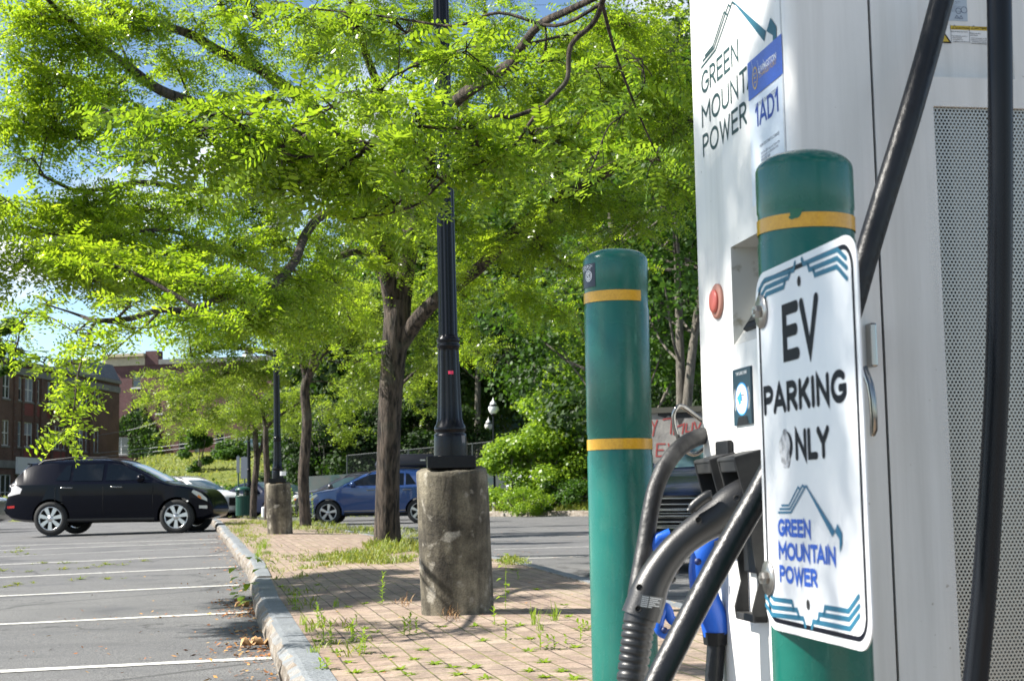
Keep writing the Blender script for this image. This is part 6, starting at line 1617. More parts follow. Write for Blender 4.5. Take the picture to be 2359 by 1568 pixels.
# long brown brick block on the left
fa, fb = np.array([-40.6, 108.0]), np.array([-37.4, 140.0])
F1 = Facade((fa[0], fa[1], .3), fb - fa)
if F1.n[0] < 0: F1.n = -F1.n
L1 = float(np.linalg.norm(fb - fa)); H1 = 12.2
bd = thing('brick_building', 'long brown brick block with white sash windows and a shop at street level, far left', 'building', (fa[0], fa[1], .3))
def u_at(px):                       # distance along the facade of a photograph column
    q = ray(px, 1000); dd = q[0] * F1.n[0] + q[1] * F1.n[1]; tt = ((F1.o - CAM) @ F1.n) / dd
    return float((CAM + q * tt - F1.o) @ F1.a)
holes = []; wins = []
for (px0, px1, mull) in ((4, 21, 2), (41, 49, 1), (55, 75, 2), (82, 90, 1), (108, 115, 1), (122, 138, 2), (143, 150, 1), (170, 176, 1), (180, 192, 2), (196, 201, 1), (216, 220, 1), (223, 228, 1)):
    u0, u1 = sorted((u_at(px0), u_at(px1)))
    for v0, v1 in ((9.05, 10.95), (5.35, 7.35)): holes.append((u0, u1, v0, v1)); wins.append(((u0, u1, v0, v1), mull))
shop = [(u_at(-6), u_at(28), .3, 3.1), (u_at(40), u_at(90), .3, 3.1), (u_at(110), u_at(150), .3, 3.0), (u_at(170), u_at(205), .3, 3.0)]
shop = [(min(a_, b2), max(a_, b2), v0, v1) for a_, b2, v0, v1 in shop]
F1.wall('wall', L1, H1, holes + shop, mBrickD, bd)
rw = random.Random(8)
for h, mull in wins: F1.window(h, bd, mWFrame, mPane if rw.random() < .6 else mPaneL, mull, upper=mPaneL if rw.random() < .5 else mPane)
for h in shop:
    o = F1.window(h, bd, mWFrame, mPane, 3, sill=False)
mb = MB(); F1.bar(mb, 0, L1, 11.10, 11.65, .002, .12); F1.bar(mb, 0, L1, H1 - .25, H1 + .05, .002, .2); F1.bar(mb, 0, L1, 3.6, 4.2, .002, .10); obj('stone_band', mb, mStone, bd)
mb = MB()
for (px0, px1) in ((55, 75), (82, 90), (108, 115), (122, 138), (143, 150)):
    u0, u1 = sorted((u_at(px0), u_at(px1)))
    for z0_, z1_ in ((7.9, 8.9), (4.35, 5.2)): mb = MB(); F1.bar(mb, u0, u1, z0_, z1_, .002, .02); obj('spandrel_panel', mb, mRedPanel, bd)
for px_ in (31, 50, 79, 93, 118, 155, 164, 206):
    mb = MB(); u = u_at(px_); F1.bar(mb, u - .16, u + .16, 4.2, 11.1, .002, .14); o = obj('pilaster', mb, mBrickD, bd); o.data.uv_layers.new(name='UVMap')
mb = MB(); u0, u1 = sorted((u_at(34), u_at(92))); F1.bar(mb, u0, u1, 3.15, 4.5, .12, .3); obj('shop_sign', mb, mat('white_fascia', (.72, .74, .76), .5), bd)
mb = MB(); ff = Plane(F1.pt(u0, 3.5, .305), F1.a, F1.n)
for k in range(9): ribbon(mb, [((u1 - u0) * (.38 + .055 * k), .2), ((u1 - u0) * (.41 + .055 * k), .42 if k % 3 else .2)], .06, ff, .004)
obj('shop_lettering', mb, mTrim, bd)
mb = MB(); u = u_at(112); F1.bar(mb, u - .4, u + .4, 8.62, 9.15, .05, .55); obj('air_conditioner', mb, mWFrame, bd)
mb = MB(); u0, u1 = u_at(212), u_at(232); a0 = F1.pt(u0, H1 + .05, -.3); mb.prism([F1.pt(u0, H1, .15), F1.pt(L1, H1, .15), F1.pt(L1, H1 + 1.6, -.7), F1.pt(u0, H1 + 1.6, -.7)], -F1.n * 3); obj('mansard_roof', mb, mSlate, bd)
# red brick house above the bank
r0 = P(236, 1000, 150); r1 = P(655, 1000, 146)
zb2 = 5.3
F2 = Facade((r0[0], r0[1], zb2), (r1 - r0)[:2])
if F2.n[1] > 0: F2.n = -F2.n
L2 = float(np.linalg.norm((r1 - r0)[:2])); vv = lambda y, x=300: .96 + (1161 - y) / 3400 * 150 - zb2
uu = lambda px: (px - 236) / 3400 * 149.5
H2 = vv(845)
rbh = thing('brick_building', 'red brick building with ochre windows and cream cornice above the grass bank', 'building', (r0[0], r0[1], zb2))
hs = []
for (px0, px1, y0, y1, k) in ((251, 270, 862, 896, 'y'), (309, 330, 862, 896, 'y'), (249, 268, 922, 965, 'y'), (309, 329, 922, 962, 'y'), (369, 384, 922, 957, 'y'), (263, 302, 1009, 1049, 'w'), (425, 446, 1010, 1046, 'w'), (514, 536, 1008, 1040, 'w'), (400, 418, 860, 896, 'y'), (450, 470, 860, 896, 'y'), (450, 470, 922, 960, 'y'), (570, 590, 1005, 1040, 'w'), (540, 560, 922, 960, 'y')):
    hs.append(((uu(px0), uu(px1), vv(y1), vv(y0)), k))
F2.wall('wall', L2, H2, [h for h, k in hs], mBrickR, rbh, back=10)
for h, k in hs: F2.window(h, rbh, mYFrame if k == 'y' else mWFrame, mPane, 2 if k == 'w' and h[1] - h[0] > 1.2 else 1, grid=(5, 3) if k == 'y' else None)
mb = MB(); F2.bar(mb, -.05, uu(341), H2 + .002, vv(825), -.3, .10); F2.bar(mb, -.15, uu(342), vv(825) + .002, vv(818), -.3, .55)
for k in range(26): F2.bar(mb, .05 + k * .18, .13 + k * .18, vv(826.5), vv(825) + .001, .102, .4)
obj('cornice', mb, mCream, rbh)
mb = MB(); F2.bar(mb, uu(342.5), uu(374), H2 - .02, vv(813), -1.0, .12); o = obj('chimney', mb, mBrickR, rbh); o.data.uv_layers.new(name='UVMap')
mb = MB(); F2.bar(mb, uu(376), L2, H2 + .002, H2 + .5, -.3, .2); obj('parapet', mb, mStone, rbh)
for (px_, y0, y1, w_) in ((259, 884, 868, 7), (258, 958, 940, 6)):   # pale curtains blowing inside the dark windows
    mb = MB(); F2.bar(mb, uu(px_), uu(px_ + w_), vv(y0 + 8), vv(y1), -.105, -.095); obj('curtain', mb, MATS['white_print'], rbh)
# ivy on the red wall
iv = thing('ivy', 'ivy climbing the red brick wall round its lowest white window', 'ivy', F2.pt(uu(330), 0, .1))
pts = []
ri = np.random.default_rng(9)
for k in range(5200):
    f = ri.uniform(); px_ = ri.uniform(256, 392); y_ = ri.uniform(938, 1056)
    top_ = 1056 - 105 * max(0, 1 - ((px_ - 318) / 72) ** 2) ** .6
    inw = 262 < px_ < 303 and y_ > 1007
    if 331 < px_ < 338: top_ = 936
    if y_ < top_ or inw or (px_ < 300 and y_ > 1012): continue
    pts.append(F2.pt(uu(px_), vv(y_), ri.uniform(.03, .35)))
pts = np.array(pts); n_ = len(pts); nr = unit(F2.n + ri.normal(0, .5, (n_, 3))); ax = unit(np.cross(nr, ri.normal(0, 1, (n_, 3)))); bx = np.cross(nr, ax); sz = ri.uniform(.14, .3, n_)
prof = np.array([(-.5, 0), (0, .4), (.5, 0), (0, -.4)])
mesh_np('leaves', (pts[:, None, :] + ax[:, None, :] * (sz[:, None] * prof[:, 0])[:, :, None] + bx[:, None, :] * (sz[:, None] * prof[:, 1])[:, :, None]).reshape(-1, 3), 4, mLeafM, iv)
mb = MB(); mb.tube([F2.pt(uu(334.5), 0, .06), F2.pt(uu(334), vv(1000), .06), F2.pt(uu(335), vv(938), .06)], .05, 6); obj('stem', mb, mBarkG, iv)
# low white wall with posts on top of the bank
wl = thing('parapet_wall', 'low white wall with square posts along the top of the grass bank', 'wall', P(300, 1050, 138))
a0, a1 = P(255, 1058, 138), P(500, 1048, 138)
zw0, zw1 = bank_z(a0[0], 138) - .1, bank_z(a1[0], 138) - .1
mb = MB(); mb.prism([(a0[0], 138, zw0), (a1[0], 138, zw1), (a1[0], 138, zw1 + .72), (a0[0], 138, zw0 + .72)], (0, .2, 0)); obj('panel', mb, mLightC, wl)
for px_ in (299, 351, 403, 455):
    x_ = P(px_, 1050, 138)[0]; mb = MB(); mb.box((x_, 138.05, bank_z(x_, 138) + .45), (.36, .36, 1.2)); obj('post', mb, mLightC, wl)
# blue green clapboard house behind the park lamps
mClap, t, b = node_mat('blue_green_clapboard')
uvn = t.nodes.new('ShaderNodeUVMap'); sp_ = t.nodes.new('ShaderNodeSeparateXYZ'); t.links.new(uvn.outputs[0], sp_.inputs[0])
wv = nn(t, 'ShaderNodeMath', operation='FRACT'); dv = nn(t, 'ShaderNodeMath', operation='MULTIPLY'); dv.inputs[1].default_value = 1 / .13; t.links.new(sp_.outputs[1], dv.inputs[0]); t.links.new(dv.outputs[0], wv.inputs[0])
t.links.new(ramp(t, wv.outputs[0], [(0, (.035, .075, .08)), (.12, (.09, .17, .175))]), b.inputs['Base Color'])
h0, h1 = P(1020, 1000, 96), P(1215, 1000, 96)
zb3 = .96 + (1145 - 1012) / 3400 * 96
F3 = Facade((h0[0], h0[1], zb3), (h1 - h0)[:2])
if F3.n[1] > 0: F3.n = -F3.n
L3_ = float(np.linalg.norm((h1 - h0)[:2])); u3 = lambda px: (px - 1020) / 3400 * 96; v3 = lambda y: (1012 - y) / 3400 * 96
gh = thing('clapboard_house', 'blue green clapboard house with white trim glimpsed between tree crowns behind the globe lamps', 'house', (h0[0], h0[1], zb3))
hs = [(u3(1105), u3(1118), v3(914), v3(880)), (u3(1109), u3(1126), v3(985), v3(944)), (u3(1045), u3(1060), v3(914), v3(880)), (u3(1150), u3(1166), v3(985), v3(944)), (u3(1045), u3(1060), v3(985), v3(944))]
F3.wall('wall', L3_, 6.0, hs, mClap, gh)
for h in hs: F3.window(h, gh, mWFrame, mPaneL)
mb = MB()
for px_ in (1077, 1094): F3.bar(mb, u3(px_ - 2.5), u3(px_ + 2.5), 0, 6, .002, .06)
F3.bar(mb, -.1, L3_ + .1, 5.75, 6.05, .07, .16); obj('trim', mb, mWFrame, gh)
mb = MB(); mb.prism([F3.pt(-.4, 6.0, .4), F3.pt(L3_ + .4, 6.0, .4), F3.pt(L3_ + .4, 8.2, -4), F3.pt(-.4, 8.2, -4)], (0, 0, .15)); obj('roof', mb, mSlate, gh)
# painted retaining wall and chain-link fence in front of the woods
w0, w1_ = P(700, 1080, 66), P(1165, 1060, 62)
ztop_ = lambda f: .96 + ((1152 - 1097) * (1 - f) + (1143 - 1068) * f) / 3400 * (66 - 4 * f)
mMur, t, b = node_mat('mural_paint')
co = objco(t)
t.links.new(ramp(t, noise(t, co, .55, 3), [(.40, (.010, .035, .033)), (.47, (.04, .07, .07)), (.53, (.065, .075, .07)), (.60, (.02, .06, .06)), (.68, (.035, .03, .022))]), b.inputs['Base Color']); b.inputs['Roughness'].default_value = .8  # all mural tones darkened, the trees' shade put into the colour
rwall = thing('retaining_wall', 'low retaining wall painted with a teal and white mural behind the blue SUV', 'wall', (w0[0], w0[1], .2))
mb = MB(); mb.prism([(w0[0], w0[1], .1), (w1_[0], w1_[1], .1), (w1_[0], w1_[1], ztop_(1)), (w0[0], w0[1], ztop_(0))], (0, .35, 0)); obj('wall', mb, mMur, rwall)
mb = MB()
for k in range(8):
    q = w0 + (w1_ - w0) * (.22 + .03 * k); mb.box((q[0], q[1] - .5, .2 + .12 * k + .1), (.45, .9, .24 + .24 * k))
obj('steps', mb, mMur, rwall)
fn = thing('chain_link_fence', 'dark chain-link fence with metal posts above the mural wall', 'fence', (w0[0], w0[1] + .6, 2))
mLink, t, b = node_mat('chain_link')
uvn = t.nodes.new('ShaderNodeUVMap'); sp_ = t.nodes.new('ShaderNodeSeparateXYZ'); t.links.new(uvn.outputs[0], sp_.inputs[0])
def wire(op):
    ad = nn(t, 'ShaderNodeMath', operation=op); t.links.new(sp_.outputs[0], ad.inputs[0]); t.links.new(sp_.outputs[1], ad.inputs[1])
    dv = nn(t, 'ShaderNodeMath', operation='MULTIPLY'); dv.inputs[1].default_value = 14; t.links.new(ad.outputs[0], dv.inputs[0])
    fr = nn(t, 'ShaderNodeMath', operation='FRACT'); t.links.new(dv.outputs[0], fr.inputs[0])
    lt = nn(t, 'ShaderNodeMath', operation='LESS_THAN'); lt.inputs[1].default_value = .045; t.links.new(fr.outputs[0], lt.inputs[0]); return lt.outputs[0]
mxx = nn(t, 'ShaderNodeMath', operation='MAXIMUM'); t.links.new(wire('ADD'), mxx.inputs[0]); t.links.new(wire('SUBTRACT'), mxx.inputs[1]); t.links.new(mxx.outputs[0], b.inputs['Alpha'])
b.inputs['Base Color'].default_value = (.03, .04, .04, 1); b.inputs['Roughness'].default_value = .5
f0 = w0 + (w1_ - w0) * .22; f1 = w1_
fz = lambda f: ztop_(.22 + .78 * f)
mb = MB(); mb.add([(f0[0], f0[1] + .4, fz(0)), (f1[0], f1[1] + .4, fz(1)), (f1[0], f1[1] + .4, fz(1) + 1.0), (f0[0], f0[1] + .4, fz(0) + .8)], [(0, 1, 2, 3)])
o = obj('mesh_panel', mb, mLink, fn); uv = o.data.uv_layers.new(name='UVMap')
for k, c in enumerate(((0, 0), (9, 0), (9, 1.4), (0, 1.2))): uv.data[k].uv = c
for k in range(6):
    f = k / 5; q = f0 + (f1 - f0) * f; mb = MB(); mb.tube([(q[0], q[1] + .42, fz(f) - .3), (q[0], q[1] + .42, fz(f) + .85 + .2 * f)], .035, 8); obj('post', mb, mat('galvanised', (.035, .045, .045), .6), fn)
mb = MB(); mb.tube([(f0[0], f0[1] + .42, fz(0) + .82), (f1[0], f1[1] + .42, fz(1) + 1.02)], .025, 6); obj('top_rail', mb, MATS['galvanised'], fn)
# graffiti wall behind the black sedan
gw0, gw1 = P(1436, 1000, 26.5), P(1760, 1000, 25.5)
zg1 = .96 + (1137 - 949) / 3400 * 26
F4 = Facade((gw0[0], gw0[1], .1), (gw1 - gw0)[:2])
if F4.n[1] > 0: F4.n = -F4.n
gwl = thing('concrete_wall', 'grey concrete wall with red graffiti and black drips, seen between bollard and cabinet', 'wall', (gw0[0], gw0[1], .1))
mb = MB(); Lg = float(np.linalg.norm((gw1 - gw0)[:2])); rows = []
F4.bar(mb, 0, Lg, 0, zg1 - .1, -.4, 0); obj('wall', mb, mat('patched_concrete', (.24, .23, .215), .9, col2=(.13, .125, .12), scale=1.8, bump=.4, bscale=18, contrast=(.4, .6)), gwl)
mb = MB(); F4.bar(mb, -.1, Lg + .1, zg1 - .098, zg1 + .0, -.5, .05); obj('coping', mb, mat('mossy_coping', (.05, .05, .04), .9), gwl)
G4 = Plane(F4.pt(0, 0, 0), F4.a, F4.n); gpx = lambda x, y: G4.px(x, y)
mb = MB()
for pl_ in ([(1500, 968), (1508, 984), (1514, 968)], [(1508, 984), (1504, 1003)], [(1528, 966), (1548, 962), (1545, 998)], [(1556, 966), (1552, 1000)], [(1556, 984), (1576, 976), (1572, 998)], [(1582, 976), (1580, 994), (1594, 994), (1596, 974)], [(1600, 972), (1606, 992), (1616, 970)],
            [(1532, 1022), (1514, 1022), (1512, 1050), (1532, 1050)], [(1513, 1036), (1528, 1036)], [(1540, 1022), (1546, 1048), (1554, 1028), (1562, 1048), (1570, 1022)], [(1499, 1020), (1498, 1050)],
            [(1556, 1086), (1560, 1066), (1568, 1082), (1578, 1064), (1582, 1084)], [(1588, 1084), (1594, 1066), (1602, 1084)], [(1508, 1084), (1516, 1066), (1524, 1084)]):
    ribbon(mb, [gpx(*p_) for p_ in pl_], .028, G4, .006)
obj('graffiti', mb, mat('red_spray', (.24, .035, .032), .7), gwl)
mb = MB(); mb.add([G4.pt(*gpx(*p_), .004) for p_ in ((1516, 957), (1532, 962), (1540, 957), (1560, 966), (1566, 984), (1576, 962), (1600, 960), (1604, 950), (1516, 950))], [tuple(range(9))]); obj('black_stain', mb, mat('tar_stain', (.02, .02, .02), .8), gwl)
# overhead wires
for k, (a_, c_) in enumerate((((228, 1043), (640, 985)), ((228, 1052), (640, 994)), ((228, 1002), (420, 952)))):
    q0, q1 = P(*a_, 130), P(*c_, 118); mid = (q0 + q1) / 2 - np.array([0, 0, .25]); mb = MB(); mb.tube(smooth_path([q0, mid, q1], 6), .022, 5)
    tag(obj('overhead_wire', mb, mat('grey_wire', (.40, .42, .44), .5)), ('middle overhead wire crossing in front of the ivy', 'lowest overhead wire crossing in front of the white window', 'highest overhead wire, crossing the red brick wall above the ivy')[k], 'wire')
# trash can, signs and small post by the far end of the island
tcq = P(560, 1188, 50); tz = gi(tcq[0], tcq[1])
tcn = thing('trash_can', 'dark green slatted metal trash can with domed lid at the far end of the island', 'trash can', (tcq[0], tcq[1], tz))
mGC = mat('dark_green_metal', (.008, .06, .038), .35)
mb = MB()
for k in range(26):
    a_ = 2 * PI * k / 26; e = np.array([math.cos(a_), math.sin(a_), 0]); tn = np.array([-e[1], e[0], 0]); mb.box(np.array([tcq[0], tcq[1], tz + .36]) + e * .245, (.045, .012, .66), tn, e)
mb.lathe([(.22, .03), (.22, .66)], (tcq[0], tcq[1], tz), 24); obj('body', mb, mGC, tcn)
mb = MB(); mb.lathe([(.265, .66), (.27, .68), (.265, .70), (.23, .70)], (tcq[0], tcq[1], tz), 28, closed=False)
for k in range(5):
    a_ = 2 * PI * k / 5; mb.box((tcq[0] + .23 * math.cos(a_), tcq[1] + .23 * math.sin(a_), tz + .80), (.05, .05, .2))
mb.lathe([(.27, .88), (.27, .92), (.22, .97), (.12, 1.0), (.001, 1.01)], (tcq[0], tcq[1], tz), 28, closed=False); obj('lid', mb, mGC, tcn)
for k, (px_, y0, y1, w_, lab) in enumerate(((563, 1052, 1102, .26, 'grey back of a road sign on a thin post above the trash can'), (548.5, 1051, 1088, .12, 'narrow grey sign seen edge-on left of the grey road sign'))):
    q = P(px_, y1, 54 + k); qt = P(px_, y0, 54 + k); r = thing('road_sign', lab, 'sign', (q[0], q[1], g(q[0], q[1])))
    mb = MB(); mb.tube([(q[0], q[1] + .05, g(q[0], q[1])), (q[0], q[1] + .05, qt[2] + .05)], .03, 8); obj('post', mb, mat('green_post', (.03, .07, .05), .5), r)
    mb = MB(); mb.box((q[0], q[1], (q[2] + qt[2]) / 2), (w_, .012, qt[2] - q[2])); obj('plate', mb, mat('sign_back_grey', (.30, .31, .33), .45, .4), r, .004)
q = P(608, 1187, 47); mb = MB(); zq = gi(q[0], q[1]); mb.lathe([(.08, 0), (.08, .30), (.07, .34), (.001, .36)], (q[0], q[1], zq), 20, closed=False)
tag(obj('white_post', mb, mat('white_post_paint', (.62, .63, .64), .5)), 'short white post standing between two thin tree trunks', 'post')

# ================================================================== WOODS AND SHRUBS
WG = 'trees of the wood behind the right-hand road'
def wood(px, dpt, H, spread, leaf, lab, clumps=26, nleaf=520, size=.28, base_z=None, tr=.2, stems=1, low=.2, bark=None, cr=.34):
    q = P(px, 1100, dpt); z = base_z if base_z is not None else slope_z(q[0], q[1]) - .1
    return broadleaf('broadleaf_tree', lab, 'tree', (q[0], q[1], z), H, spread, clumps, nleaf, size, leaf, WG, tr, bark, low, stems, clump_r=cr)
wood(1560, 36, 10, 3.4, mLeafM, 'grey twin-trunked tree just above the graffiti wall', 26, 650, .16, base_z=1.2, tr=.16, stems=2, low=.46)
wood(1450, 40, 13, 4.0, mLeafM, 'leafy tree rising directly behind the lone green bollard', 34, 650, .17, base_z=1.0, low=.15)
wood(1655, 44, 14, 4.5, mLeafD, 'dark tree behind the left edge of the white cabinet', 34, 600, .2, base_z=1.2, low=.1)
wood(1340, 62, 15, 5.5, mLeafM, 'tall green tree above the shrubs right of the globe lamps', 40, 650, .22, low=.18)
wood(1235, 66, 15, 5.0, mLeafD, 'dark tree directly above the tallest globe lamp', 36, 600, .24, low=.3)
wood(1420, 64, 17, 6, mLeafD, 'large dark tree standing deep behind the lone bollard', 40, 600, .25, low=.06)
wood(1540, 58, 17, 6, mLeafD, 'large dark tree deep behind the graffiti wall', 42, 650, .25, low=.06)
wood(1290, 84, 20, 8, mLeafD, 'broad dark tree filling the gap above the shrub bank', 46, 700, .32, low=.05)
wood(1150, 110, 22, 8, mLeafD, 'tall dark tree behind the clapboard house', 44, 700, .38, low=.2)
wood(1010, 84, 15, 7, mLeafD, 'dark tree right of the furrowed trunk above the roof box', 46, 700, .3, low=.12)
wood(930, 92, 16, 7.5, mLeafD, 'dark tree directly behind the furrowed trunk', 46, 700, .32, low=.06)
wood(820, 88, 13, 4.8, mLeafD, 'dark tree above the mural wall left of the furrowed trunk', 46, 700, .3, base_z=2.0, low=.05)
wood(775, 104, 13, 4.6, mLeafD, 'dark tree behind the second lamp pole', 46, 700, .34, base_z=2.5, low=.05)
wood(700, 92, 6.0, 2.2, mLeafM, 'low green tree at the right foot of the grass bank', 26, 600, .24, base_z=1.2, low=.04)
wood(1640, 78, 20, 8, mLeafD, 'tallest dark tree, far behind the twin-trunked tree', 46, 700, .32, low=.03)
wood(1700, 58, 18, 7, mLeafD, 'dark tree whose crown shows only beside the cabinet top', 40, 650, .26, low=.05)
wood(660, 128, 9, 3.2, mLeafM, 'green tree at the far side of the bank road', 30, 500, .28, base_z=4.6, low=.1)
wood(1100, 78, 19, 7, mLeafM, 'tall green tree beside the clapboard house', 40, 650, .27, low=.45)
# the wood beyond, one mass of foliage on the hill
Vw = []
for k in range(330):
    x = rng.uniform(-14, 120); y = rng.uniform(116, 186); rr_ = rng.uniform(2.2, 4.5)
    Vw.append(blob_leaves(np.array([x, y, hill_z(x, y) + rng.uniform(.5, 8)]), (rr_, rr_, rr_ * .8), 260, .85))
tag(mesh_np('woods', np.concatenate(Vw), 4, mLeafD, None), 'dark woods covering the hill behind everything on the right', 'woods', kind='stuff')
for k_, (px_, dd_, H_, sp__, lab_) in enumerate(((760, 69, 4.2, 2.0, 'dark shrub over the left end of the mural wall'), (850, 70, 5.0, 2.2, 'dark shrub behind the mural wall and the blue SUV'), (960, 70, 5.2, 2.2, 'dark shrub between the furrowed trunk and the nearest lamp'), (1050, 69, 4.4, 2.0, 'dark shrub behind the nearest lamp post'), (690, 70, 3.4, 1.6, 'dark shrub between the second lamp pier and the mural wall'))):
    q = P(px_, 1100, dd_); broadleaf('shrub', lab_, 'shrub', (q[0], q[1], .8), H_, sp__, 26, 480, .17, mLeafD, 'dark shrubs along the mural wall', .06, None, .03, 3, clump_r=.40)
SG = 'shrubs behind the far kerb'
def shrub(px, dpt, H, spread, leaf, lab, clumps=22, nleaf=420, size=.13, base_z=None, name='shrub', grp=SG):
    q = P(px, 1150, dpt); z = base_z if base_z is not None else slope_z(q[0], q[1]) - .1
    return broadleaf(name, lab, 'shrub', (q[0], q[1], z), H, spread, clumps, nleaf, size, leaf, grp, .05, None, .05, 3, clump_r=.40)
shrub(1186, 57, 2.7, 1.5, mLeafS, 'bright green shrub touching the tallest globe lamp post')
shrub(1240, 57, 3.1, 1.6, mLeafS, 'bright green shrub second from the globe lamp post')
shrub(1296, 57.6, 3.9, 1.8, mLeafS, 'tallest bright shrub left of the lone bollard')
shrub(1362, 57.6, 4.4, 1.8, mLeafS, 'bright shrub half hidden by the lone bollard')
shrub(1330, 59.5, 5.6, 1.9, mLeafS, 'yellow green young maple above the row of shrubs', 24, 480, .15)
shrub(1262, 55.2, 1.1, .6, mLeafM, 'small dark bush at the foot of the shrubs by the kerb', 12, 300, .09)
shrub(1205, 54.6, .8, 1.0, mLeafS, 'low feathery bush on the verge near the lamp pier', 12, 380, .07)
shrub(1325, 55.3, .9, 1.1, mLeafM, 'low spreading bush along the kerb beside the lone bollard', 14, 320, .09)
shrub(455, 106, 3.2, 1.1, mLeafM, 'dark upright bush on the slope of the grass bank', 26, 420, .2, base_z=bank_z(P(455, 1100, 106)[0], 106) - .1, grp=None)
shrub(530, 118, 1.3, 1.6, mLeafM, 'low dark bush spreading beside the upright bush on the bank', 26, 420, .22, base_z=bank_z(P(520, 1100, 118)[0], 118) - .1, grp=None)
shrub(12, 100, 4.2, 1.2, mLeafM, 'dark treetop above the roof at the far left', 14, 420, .22, base_z=9.5, grp=None)
shrub(635, 62, 1.3, 1.0, mLeafS, 'leafy green bush just right of the second lamp pier', 16, 380, .13, base_z=.3, grp=None)
shrub(520, 74, .9, 2.5, mLeafM, 'low dark hedge along the foot of the grass bank', 22, 380, .18, base_z=.5, grp=None)

# ================================================================== WEEDS, GRASS, FALLEN LEAVES
mWeed = leaf_mat('weed_leaf', (.14, .25, .02), (.28, .40, .04), (.26, .42, .015), (.45, .60, .04), .42, .4, 2.0)
mGrass = leaf_mat('grass_blade', (.09, .17, .018), (.30, .31, .07), (.15, .28, .012), (.42, .42, .06), .40, .5, 3.5)
mDry = mat('dry_leaf', (.36, .20, .085), .8, col2=(.50, .33, .17), scale=30)
mLitter = bpy.data.materials.new('leaf_litter'); mLitter.use_nodes = True
t = mLitter.node_tree; b = t.nodes['Principled BSDF']; ge = t.nodes.new('ShaderNodeNewGeometry')
t.links.new(ramp(t, ge.outputs['Random Per Island'], [(0, (.10, .045, .02)), (.35, (.34, .12, .035)), (.65, (.50, .22, .05)), (1, (.52, .36, .14))]), b.inputs['Base Color']); b.inputs['Roughness'].default_value = .8
rw = np.random.default_rng(21)
def Gi(x, y):
    """point of the brick pavement seen at a pixel of the photograph"""
    q = ray(x, y); lo, hi = .5, 120
    for k in range(50):
        m = (lo + hi) / 2; p = CAM + m * q
        if p[2] > gi(p[0], p[1]): lo = m
        else: hi = m
    return CAM + lo * q
def blade(V, p, d, ln, wd, bend):
    """pointed curved blade of two quads"""
    d = d / np.linalg.norm(d); sd_ = np.cross(d, [0, 0, 1.0]); nl = np.linalg.norm(sd_)
    sd_ = sd_ / nl if nl > 1e-3 else np.array([1.0, 0, 0])
    m = p + d * ln * .55; e = p + d * ln - np.array([0, 0, bend * ln])
    V += [p - sd_ * wd * .35, p + sd_ * wd * .35, m + sd_ * wd * .5, m - sd_ * wd * .5, m - sd_ * wd * .5, m + sd_ * wd * .5, e + sd_ * wd * .06, e - sd_ * wd * .06]
def upright(V, p, h, ll=.045, dens=1.0):
    n = max(8, int(h / .009 * dens)); lean = rw.normal(0, .07, 2)
    for k in range(n):
        f = k / n; a_ = k * 2.4 + rw.normal(0, .3); q = p + np.array([lean[0] * h * f, lean[1] * h * f, h * f])
        up = .25 + .9 * f ** 2
        blade(V, q, np.array([math.cos(a_), math.sin(a_), up]), ll * (1.15 - .55 * f) * rw.uniform(.8, 1.2), .0135 * (1.1 - .3 * f), .15)
    blade(V, p, np.array([lean[0], lean[1], 1.0]), h, .005, 0)
def rosette(V, p, r, n=12, wd=.012):
    for k in range(n):
        a_ = 2 * PI * k / n + rw.normal(0, .35); blade(V, p, np.array([math.cos(a_), math.sin(a_), rw.uniform(.1, .55)]), r * rw.uniform(.6, 1.2), wd, .12)
def tuft(V, p, h, n=22, wd=.004, spread=.5):
    for k in range(n):
        a_ = rw.uniform(0, 2 * PI); blade(V, p + rw.normal(0, .012, 3) * np.array([1, 1, 0]), np.array([math.cos(a_) * spread * rw.uniform(.2, 1), math.sin(a_) * spread * rw.uniform(.2, 1), 1]), h * rw.uniform(.5, 1.15), wd, rw.uniform(.05, .3))
Z = lambda x, y: (403 + .415 * x, 1151.8 + .415 * y)
GW = 'weeds growing between the bricks'
def weed(zx, zy, kind, size, label=None):
    p = Gi(*Z(zx, zy)); p[2] = gi(p[0], p[1]) - .004
    V = []; s_ = size * 1.6 * .415 / 3400 * ((p - CAM) @ _fw)         # photograph size to metres
    if kind == 'u': upright(V, p, s_, max(.028, min(.06, s_ * .42)), 1.2)
    elif kind == 'm':
        for k in range(3): upright(V, p + np.append(rw.normal(0, .018, 2), 0), s_ * rw.uniform(.6, 1), .05)
    elif kind == 'r': rosette(V, p, max(.05, s_ * .8), 17, .015)
    elif kind == 'g': tuft(V, p, s_ * 1.1, 26)
    elif kind == 'b':
        upright(V, p, s_, .02, .4)
        for k in range(9):
            f = (k + 1) / 9; a_ = k * 2.5; blade(V, p + np.array([0, 0, s_ * f]), np.array([math.cos(a_), math.sin(a_), .1]), .07 * (1.2 - .5 * f), .035, .3)
    V = np.array(V)
    o = mesh_np('weed', V, 4, mWeed, None)
    return tag(o, label or 'low green weed sprouting from a joint between the paving bricks', 'weed', GW)
